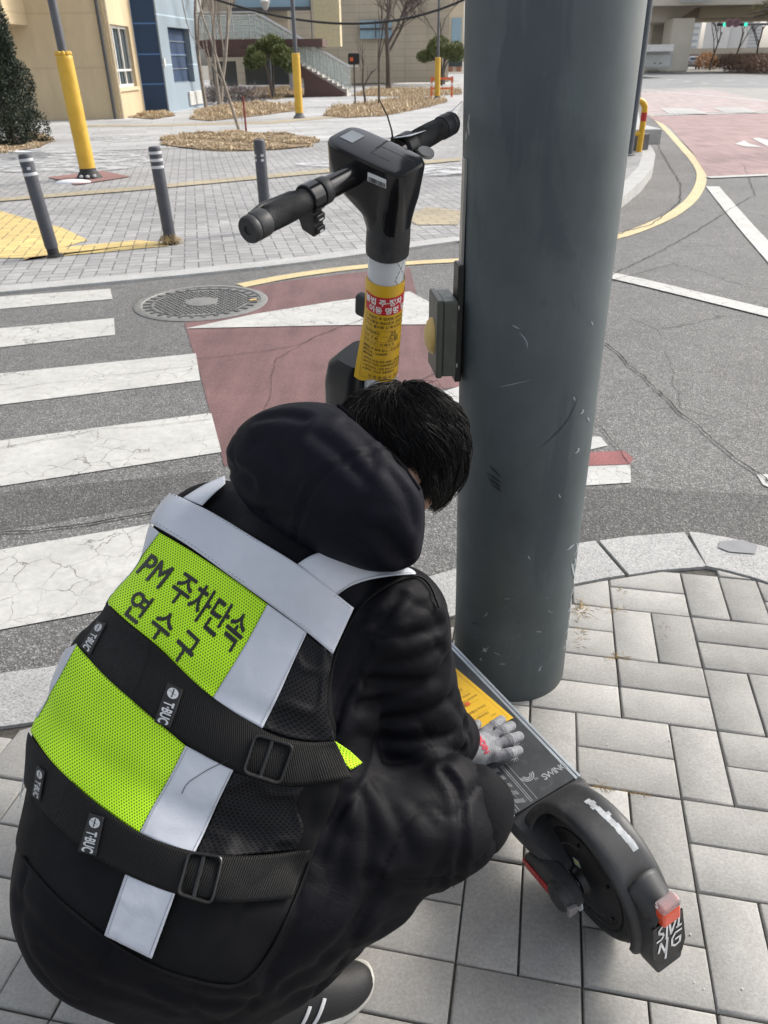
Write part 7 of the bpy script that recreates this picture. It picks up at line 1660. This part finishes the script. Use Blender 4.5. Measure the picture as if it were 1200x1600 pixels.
for k in range(80):
    t = rnd_.random()**.8; rr_c = (1.05-.95*t)*.95; a = rnd_.uniform(0, 6.28); cl.append(((-.25+rr_c*math.cos(a)*.75, rr_c*math.sin(a)*.75, .15+4.3*t), (.32-.12*t, .32-.12*t, .42)))
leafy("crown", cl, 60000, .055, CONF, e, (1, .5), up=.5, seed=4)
# low evergreen at its foot on the left
# dry grass beds
def grass_bed(px_, n, H_, label, seed):
    c = sum((np.array(q) for q in px_))/len(px_); P_ = [Vector(Gf(x, y)) for x, y in px_]; rnd = random.Random(seed)
    xs3 = [p.x for p in P_]; ys3 = [p.y for p in P_]; vs = []; fs = []; tn = []
    def inside(x, y):
        r = False
        for i in range(len(P_)):
            a, b_ = P_[i], P_[i-1]
            if (a.y > y) != (b_.y > y) and x < (b_.x-a.x)*(y-a.y)/(b_.y-a.y)+a.x: r = not r
        return r
    k = 0; tries = 0
    while k < n and tries < n*5:
        tries += 1; x = rnd.uniform(min(xs3), max(xs3)); y = rnd.uniform(min(ys3), max(ys3)); q = Vector((x, y, 0)); cl_ = mnoise.noise(q*1.6)+.5*mnoise.noise(q*5)
        if not inside(x+.15*mnoise.noise(q*2), y+.15*mnoise.noise(q*2+Vector((7, 0, 0)))): continue
        h = .7*H_*max(.2, .6+1.1*cl_)*rnd.uniform(.5, 1.2); a = rnd.uniform(0, 6.28); d = Vector((math.cos(a), math.sin(a), 0)); lean_ = rnd.uniform(.2, 1.3); w_ = rnd.uniform(.008, .018); p0 = Vector((x, y, 0)); s_ = Vector((-d.y, d.x, 0))*w_; p1 = p0+d*h*lean_*.35+Vector((0, 0, h*.7)); p2 = p0+d*h*lean_+Vector((0, 0, h*(.9-.35*lean_)))
        i = len(vs); vs += [p0-s_, p0+s_, p1+s_*.7, p1-s_*.7, p2]; fs += [(i, i+1, i+2, i+3), (i+3, i+2, i+4)]; t_ = min(1, max(0, .5+.5*cl_+rnd.gauss(0, .2))); tn += [t_, t_]; k += 1
    me = bpy.data.meshes.new("dry_grass"); me.from_pydata([tuple(v) for v in vs], [], fs); me.materials.append(STRW); o = bpy.data.objects.new("dry_grass", me); link(o); a_ = me.attributes.new("tone", 'FLOAT', 'FACE'); a_.data.foreach_set("value", tn)
    tag(o, label, "dry grass", kind='stuff')
    s2 = bpy.data.meshes.new("soil"); mx = [tuple(p+Vector((0, 0, .022))) for p in P_]; s2.from_pydata(mx, [], [tuple(range(len(mx)))]); s2.materials.append(SOIL); so2 = bpy.data.objects.new("soil_bed", s2); link(so2)
    if s2.polygons[0].normal.z < 0: s2.flip_normals()
    tag(so2, kind='structure')
SOIL = simple("dry_soil", (.22, .155, .09), .95, var=.35, scale=5)
grass_bed(oval(374, 222, 124, 14, 30, .15), 19000, .135, "large oval bed of dry straw grass behind the bollards", 1)
grass_bed([(0, 224), (30, 214), (60, 212), (86, 220), (60, 232), (10, 240), (-60, 244), (-80, 226)], 6000, .14, "dry grass at the foot of the dark conifer", 2)
grass_bed([(296, 187), (310, 172), (372, 160), (468, 164), (462, 174), (400, 182), (330, 190)], 8000, .22, "dry grass bed under the bare trees by the panelled building", 3)
grass_bed([(200, 184), (215, 172), (262, 174), (272, 182), (240, 187)], 3500, .22, "narrow dry grass strip in front of the blue panels", 4)
grass_bed([(504, 181), (520, 168), (570, 162), (640, 152), (695, 155), (700, 160), (660, 170), (600, 182), (540, 185)], 8000, .26, "dry grass bed right of the middle padded pole", 5)
grass_bed([(548, 150), (580, 138), (640, 138), (720, 140), (722, 148), (640, 152)], 5000, .30, "far dry grass bed below the large bare tree", 6)
grass_bed([(380, 150), (400, 138), (470, 136), (480, 148), (430, 156)], 4000, .3, "brown grass below the clipped pine beside the stairway", 7)
def pine(x, y, H_, W_, label, seed):
    p = Gf(x, y); e = empty("clipped_pine", p, 0, label, "pine tree", "clipped round pines"); rnd = random.Random(seed); b = MB()
    for k in range(5): a = rnd.uniform(0, 6.28); b.tube([(0, 0, 0), (.2*math.cos(a), .2*math.sin(a), H_*.35), (W_*.28*math.cos(a), W_*.28*math.sin(a), H_*.75)], [.07, .05, .02], 6)
    b.build("trunk", BARKD, e); cl = []
    for k in range(22): a = rnd.uniform(0, 6.28); r = rnd.random()**.5*W_*.42; cl.append(((r*math.cos(a), r*math.sin(a), H_*(.72+.16*rnd.random()-.28*(r/W_/.42)**2)), (W_*.13, W_*.13, H_*.10)))
    leafy("crown", cl, 14000, .12, PINE, e, (1, .35), up=.4, seed=seed); return e
pine(428, 154, 2.6, 2.5, "clipped round pine left of the stairway, behind the pale street pole", 3); pine(690, 134, 3.0, 3.4, "broad clipped round pine beside the farthest padded pole", 6)
e = empty("winter_shrub", Gf(345, 163), 0, "low bare twiggy shrub at the foot of the forked bare trees", "shrub"); leafy("twigs", [((k*.5-.6, 0, .3), (.5, .4, .3)) for k in range(5)], 2500, .22, m_leaf("twig_grey", (.10, .08, .075), (.24, .2, .19)), e, (1, .08), up=.6, seed=9)
# ---- small things near the beds
tag(MB().cyl((0, 0, 0), (0, 0, .75), .022, n=10).build("stake", simple("stake_red", (.20, .03, .03), .6)), "short dark red stake standing in the front dry grass bed", "stake").location = tuple(Gf(385, 208))
tag(MB().box((0, 0, .3), (.05, .03, .05)).add([], []).box((0, 0, .14), (.012, .012, .28)).build("bed_marker", FRW, smooth=False), "small white marker on a pin beside the red stake", "marker").location = tuple(Gf(380, 207))
e = empty("street_lamp", Gf(425, 148), 0, "classic grey street lamp with a cone-shaped head before the stairway glass", "street lamp"); hl = HZ(419, 3, Gf(425, 148)); b = MB(); b.cyl((0, 0, 0), (0, 0, hl-.3), .06, .045, 12); b.build("pole", POLG, e); b = MB(); b.lathe([(.05, hl-.35), (.14, hl-.25), (.26, hl+.02), (.20, hl+.06), (.05, hl+.16)], n=16); b.build("lamp_head", simple("lamp_glass", (.5, .5, .48), .3), e)
e = empty("white_post", Gf(459, 142), 0, "thick pale steel column rising behind the middle padded pole", "column"); b = MB(); b.cyl((0, 0, 0), (0, 0, 10), .22, .22, 20); b.build("shaft", simple("column_pale", (.50, .51, .54), .5), e); b = MB(); b.lathe([(.3, 0), (.3, .05), (.23, .06)], n=16); b.build("flange", CONC, e)
e = empty("traffic_barrier", Gf(690, 152), R(5), "small orange and white striped barrier beside the farthest padded pole", "barrier"); WO = simple("barrier_orange", (.62, .12, .03), .5); 
for k in range(2):
    b = MB(); b.box((-.45+.9*k, 0, .4), (.08, .08, .8)); o = b.build("post", WO, e); b = MB(); b.box((-.45+.9*k, 0, .5), (.09, .09, .12)); b.build("white_band", FRW, o)
b = MB(); b.box((0, 0, .72), (.9, .05, .09)); b.box((0, 0, .35), (.9, .05, .07)); b.build("rail", WO, e)
e = empty("postbox_sign", Gf(570, 165)+np.array([-.35, -.2, 0]), 0, "small dark box with a red mark on a short post in the grass bed", "sign post"); b = MB(); b.cyl((0, 0, 0), (0, 0, 1.35), .03, n=8); b.build("post", BARKD, e); b = MB(); b.box((0, 0, 1.5), (.42, .2, .35)); b.build("box", RUBB, e, bevel=.05); b = MB(); b.box((-.08, -.105, 1.48), (.12, .01, .12)); b.build("mark", WO, e)
e = empty("bicycle", Gf(352, 140), R(0), "dark bicycle parked in the shade below the stairway building", "bicycle")
for sx in (-.5, .5):
    b = MB(); b.lathe([(.31, -.015), (.33, -.015), (.33, .015), (.31, .015)], o=(sx, 0, .33), ax=(0, 1, 0), n=24, closed=True); wh = b.build("wheel", RUBB, e); b = MB(); [b.tube([(sx, 0, .33), (sx+.31*math.cos(k*.785), 0, .33+.31*math.sin(k*.785))], .004, 4) for k in range(8)]; b.build("spokes", STEEL, wh)
b = MB(); [b.tube(q, .017, 6) for q in ([(-.5, 0, .33), (-.1, 0, .33), (.35, 0, .8), (-.22, 0, .8), (-.1, 0, .33)], [(-.5, 0, .33), (-.25, 0, .75)], [(.5, 0, .33), (.33, 0, .95), (.4, 0, 1.0)])]; b.build("frame", FRD, e); b = MB(); b.box((-.24, 0, .92), (.24, .12, .06)); b.build("saddle", RUBB, e, bevel=.02)
e = empty("ground_light", Gf(178, 184), 0, "small dark floodlight with a coiled cable at the foot of the beige wall", "floodlight"); b = MB(); b.cyl((0, 0, 0), (0, 0, .25), .13, .10, 14); b.lathe([(.02, .25), (.14, .30), (.14, .42), (.05, .46)], n=14); b.build("housing", RUBB, e); b = MB(); b.tube([(-.1, 0, .03), (-.5, -.1, .04), (-.8, .05, .12), (-1.1, -.1, .03), (-1.6, 0, .02), (-2.2, .1, .02)], .03, 6); b.build("cable", RUBB, e)
# overhead cable
b = MB(); c1, c2 = AT(322, -6, Y=26), AT(730, -3, Y=26); low = AT(545, 37, Y=26); pts = []
for t in np.linspace(0, 1, 30): p = (1-t)**2*c1+2*t*(1-t)*(2*low-.5*c1-.5*c2)+t*t*c2; pts.append(p)
tag(b.tube([p-pts[0] for p in pts], .03, 6).build("overhead_cable", RUBB), "black overhead cable sagging across the plaza before the stairway", "cable").location = tuple(pts[0])
# ================================================================ right background: viaduct, hedge, car, lights
VC = simple("viaduct_concrete", (.50, .46, .39), .85, var=.18, scale=.25); VCD = simple("viaduct_soffit", (.48, .42, .32), .85, var=.15, scale=.2)
e = empty("viaduct", (35, 95, 0), 0, "massive concrete viaduct crossing high over the avenue on thick piers", "viaduct"); eo = e.location.copy()
def vb_(b, x0p, x1p, yt, yb, Y, dp): a = atY(x0p, yt, Y); c = atY(x1p, yb, Y); b.box(((a.x+c.x)/2-eo.x, Y+dp/2-eo.y, (a.z+c.z)/2), (abs(c.x-a.x), dp, abs(a.z-c.z))); return b
b = MB(); vb_(b, 950, 1500, -70, 2, 88, 14); b.build("deck", VC, e, smooth=False)
b = MB(); vb_(b, 1096, 1500, 1, 22, 92, 12); b.build("girder", VCD, e, smooth=False)
b = MB(); a = atY(1000, 6, 90); c = atY(1105, 6, 90); z1 = atY(1050, 5, 90).z; z2 = atY(1050, 34, 90).z
b.prism([(a.x-3-eo.x, z1), (a.x-3-eo.x, z2), (atY(1062, 30, 90).x-eo.x, z2), (atY(1084, 20, 90).x-eo.x, z2+.9), (atY(1104, 8, 90).x-eo.x, z1)], -4, 4, M=Matrix.Rotation(R(90), 4, 'X')); b.build("pier_cap", VC, e, smooth=False)
for x0p, x1p in ((1052, 1074), (1022, 1043)): b = MB(); vb_(b, x0p, x1p, 28, 112, 89 if x0p > 1040 else 97, 2.6); b.build("pier", VC, e, smooth=False, bevel=.15)
b = MB()
for k in range(30): p = atY(1062+k*1.6, 4, 87.5); b.box((p.x-eo.x, 87.5-eo.y, p.z+.55), (.06, .06, 1.1))
a = atY(1062, 4, 87.5); c = atY(1108, 4, 87.5); b.box(((a.x+c.x)/2-eo.x, 87.5-eo.y, a.z+1.1), (abs(c.x-a.x), .08, .08)); b.build("parapet_rail", RAIL, e)
e = empty("kiosk", (atY(1025, 105, 70).x, 70, 0), 0, "low pale grey service building with a white flat roof under the viaduct", "service building"); eo = e.location.copy()
b = MB(); vb_(b, 1002, 1048, 80, 107, 70, 5); b.build("wall", simple("kiosk_grey", (.34, .35, .34), .7, var=.08), e, smooth=False); b = MB(); vb_(b, 998, 1052, 70, 80, 69.3, 6.5); b.build("roof", FRW, e, smooth=False)
b = MB(); vb_(b, 1010, 1046, 86, 104, 69.95, .04); d_o = b.build("door", simple("kiosk_door", (.42, .43, .42), .5), e, smooth=False); b = MB(); vb_(b, 1022, 1024, 98, 100, 69.9, .04); vb_(b, 1031, 1033, 98, 100, 69.9, .04); b.build("vent", FRD, d_o, smooth=False)
# car
cpx = G(1080, 108, ZR); e = empty("parked_car", cpx, R(-12), "small silver car seen from behind on the avenue beneath the viaduct", "car"); SIL = simple("car_silver", (.45, .47, .50), .25, .6, var=.03)
b = MB(); sec_ = [(-2.1, .55, .85), (-2.05, .35, 1.0), (-1.6, .28, 1.45), (-.2, .28, 1.52), (.5, .28, 1.45), (1.15, .28, 1.02), (2.0, .3, .85), (2.15, .45, .6)]
vs = []; 
for y, z0, z1 in [(q[0], q[1], q[2]) for q in sec_]: wt = .80 if z1 < 1.1 else .64; vs += [(-.84, y, z0), (-.86, y, min(z1, .95)), (-wt, y, z1), (wt, y, z1), (.86, y, min(z1, .95)), (.84, y, z0)]
b.add(vs, [(i*6+k, i*6+(k+1) % 6, (i+1)*6+(k+1) % 6, (i+1)*6+k) for i in range(7) for k in range(6)]+[tuple(range(6)), tuple(reversed(range(42, 48)))]); b.build("body", SIL, e, merge=True, bevel=.04)
b = MB(); b.sheet([(-.55, -1.72, 1.36), (.55, -1.72, 1.36), (.66, -2.0, 1.0), (-.66, -2.0, 1.0)][::-1]); b.box((0, -1.86, 1.18), (1.15, .05, .34), M=Matrix.Rotation(R(-38), 3, 'X')); b.build("rear_window", GLZ, e)
for sx in (-1, 1):
    b = MB(); b.box((sx*.80, -.3, 1.2), (.05, 1.7, .36), M=Matrix.Rotation(sx*R(20), 3, 'Y')); b.build("side_window", GLZ, e); b = MB(); b.box((sx*.70, -2.07, .82), (.20, .06, .22)); b.build("tail_light", REDR, e, bevel=.02)
    for yy in (-1.35, 1.3): b = MB(); b.lathe([(.31, -.1), (.32, 0), (.31, .1), (.0001, .1)], o=(sx*.76, yy, .31), ax=(sx, 0, 0), n=20); b.build("wheel", RUBB, e)
b = MB(); b.box((0, -2.12, .45), (1.6, .14, .26)); b.build("bumper", simple("bumper_grey", (.22, .22, .23), .6), e, bevel=.04); b = MB(); b.box((0, -2.115, .68), (.42, .03, .13)); b.build("licence_plate", FRW, e)
# hedge with low barrier and bare trees
hg = empty("hedge", G(1150, 113, 0), 0, "long low brown winter hedge along the far side of the avenue", "hedge"); ho_ = hg.location.copy(); P0_, P1_ = Vector(G(1142, 111, 0)), Vector(G(1330, 120, 0)); cl = []
for k in range(30): p = P0_.lerp(P1_, k/29)-ho_; cl.append(((p.x, p.y, .75), (2.4, 1.4, .75)))
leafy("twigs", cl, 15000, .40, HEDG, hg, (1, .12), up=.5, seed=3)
for k, x in enumerate((1095, 1102, 1099)):
    pass
og = empty("dry_bush", G(1101, 108, 0), 0, "orange-brown dry bush at the left end of the long hedge", "bush"); leafy("leaves", [((0, 0, .9), (1.3, 1, .9)), ((.9, 0, .6), (.8, .8, .6))], 1800, .35, DRYL, og, (1, .2), up=.4, seed=5)
og = empty("dry_bush", G(1052, 108, 0), 0, "low orange-brown planting beside the pale service building", "bush"); leafy("leaves", [((0, 0, .4), (1.8, 1, .4))], 1500, .3, DRYL, og, (1, .2), up=.4, seed=7)
for i, (x, H_) in enumerate(((1110, 8.5), (1145, 9), (1178, 9.5), (1215, 9))): bare_tree(x, 109, H_, .14, ["bare tree above the left end of the hedge", "bare tree behind the traffic lights", "bare tree above the hedge near the right edge", "bare tree cut by the right edge of the photo"][i], mat=BARKD, seed=40+i, spread=.8, levels=4, dens=3, rmin=.018, hk=(.40, .48), fork=.4)
# far walls and towers beyond the viaduct
TWB = simple('tower_glass', (.42, .46, .50), .4)
tw_specs = [(1073, 1092, 20, 66, 190, (.55, .55, .55), "tall pale apartment tower seen between the pier and the bare trees"), (1028, 1040, 34, 60, 200, (.34, .40, .46), "blue-grey glass tower seen between the viaduct piers"), (1150, 1172, 26, 70, 210, (.60, .58, .56), "pale tower standing behind the traffic lights"), (1172, 1186, 40, 70, 200, (.5, .49, .48), "shorter pale tower near the right edge")]
for x0p, x1p, yt, yb, Y, c_, lb in tw_specs:
    e = empty("tower_block", (atY((x0p+x1p)/2, 80, Y).x, Y, 0), 0, lb, "tower"); eo = e.location.copy(); a = atY(x0p, yt-(30 if yt < 40 else 0), Y); c = atY(x1p, yb, Y); b = MB(); b.box(((a.x+c.x)/2-eo.x, 8, a.z/2), (abs(c.x-a.x), 16, a.z)); b.build("wall", simple("tower_wall", tuple(min(.8, q*1.25) for q in c_), .7, var=.04), e, smooth=False)
    for k in range(8):
        b = MB(); zz = a.z*(.25+.09*k); b.box(((a.x+c.x)/2-eo.x, -.05, zz), (abs(c.x-a.x)*.8, .1, a.z*.035)); b.build("window_band", TWB, e, smooth=False)
e = empty("barrier_wall", (atY(1150, 95, 120).x, 120, 0), 0, "long grey-brown roadside wall behind the hedge and bare trees", "wall"); eo = e.location.copy(); b = MB(); vb_(b, 1071, 1420, 80, 98, 120, .6); b.build("panel", simple("wall_greybrown", (.30, .26, .22), .85, var=.2, scale=.4), e, smooth=False); b = MB(); vb_(b, 1071, 1420, 76, 80, 119.8, .8); b.build("coping", VC, e, smooth=False)
# traffic lights on a long arm
tl = empty("traffic_light", (atY(1260, 100, 55).x, 55, 0), 0, "signal arm with two green lamps and two round signs over the avenue", "traffic light"); eo = tl.location.copy()
b = MB(); a = atY(1130, 38, 55)-eo; c = atY(1300, 37, 55)-eo; b.tube([a, c], [.05, .09], 8); b.tube([c, Vector((c.x, 0, 0))], .14, 10); b.build("arm", POLG, tl)
GRN = NM("green_lamp", (.02, .4, .25), .4); GRN.b.inputs["Emission Color"].default_value = (.05, .9, .55, 1); GRN.b.inputs["Emission Strength"].default_value = .7
for x0p, x1p, gx in ((1121, 1134, 1131), (1155, 1167, 1164)):
    b = MB(); p = atY(x0p, 36, 55)-eo; q = atY(x1p, 40.5, 55)-eo; b.box(((p.x+q.x)/2, 0, (p.z+q.z)/2), (q.x-p.x, .25, p.z-q.z)); h_ = b.build("signal_head", RUBB, tl, bevel=.04); b = MB(); g1_ = atY(gx, 38.3, 55)-eo; b.lathe([(.001, .0), (.10, .0), (.10, .03)], o=(g1_.x, -.14, g1_.z), ax=(0, 1, 0), n=16); b.build("green_lens", GRN.m, h_)
for x in (1138, 1149): b = MB(); p = atY(x, 36, 55)-eo; b.lathe([(.0001, 0), (.23, 0), (.23, .04), (.0001, .04)], o=(p.x, -.16, p.z), ax=(0, 1, 0), n=20); r1 = b.build("round_sign", simple("sign_dark", (.12, .07, .08), .6), tl); b = MB(); b.lathe([(.16, -.01), (.23, -.01), (.23, 0), (.16, 0)], o=(p.x, -.16, p.z), ax=(0, 1, 0), n=20, closed=True); b.build("sign_rim", simple("sign_rim", (.22, .10, .11), .6), r1)
# overhanging pine branch at the top right (its trunk stands outside the frame)
e = empty("pine_tree", (9.2, 15.0, 0), 0, "pine branch reaching into the top right corner from outside the photo", "pine tree"); eo = e.location.copy(); tip = atY(1176, 28, 15); b = MB(); b.tube([(0, 0, 0), (0, 0, 2), (.1, 0, 5)], [.16, .14, .08], 10); b.build("trunk", BARKD, e)
b = MB(); root_ = Vector((0, 0, tip.z+.35)); tp_ = tip-eo; cl = []
for k in range(6):
    q = tp_+Vector((random.uniform(0, .25), random.uniform(-.3, .3), random.uniform(-.02, .18))); b.tube([root_, root_.lerp(q, .5)+Vector((0, 0, .1)), q], [.05, .03, .012], 6)
    for t in (.72, .8, .88, .95): p = root_.lerp(q, t); cl.append(((p.x, p.y, p.z+.04), (.13, .15, .07)))
b.build("branch", BARKD, e); leafy("needles", cl, 6000, .06, OLIVE, e, (1, .08), up=.5, seed=8)
# right-edge parked car and hydrant-like details are too small to read in the photo
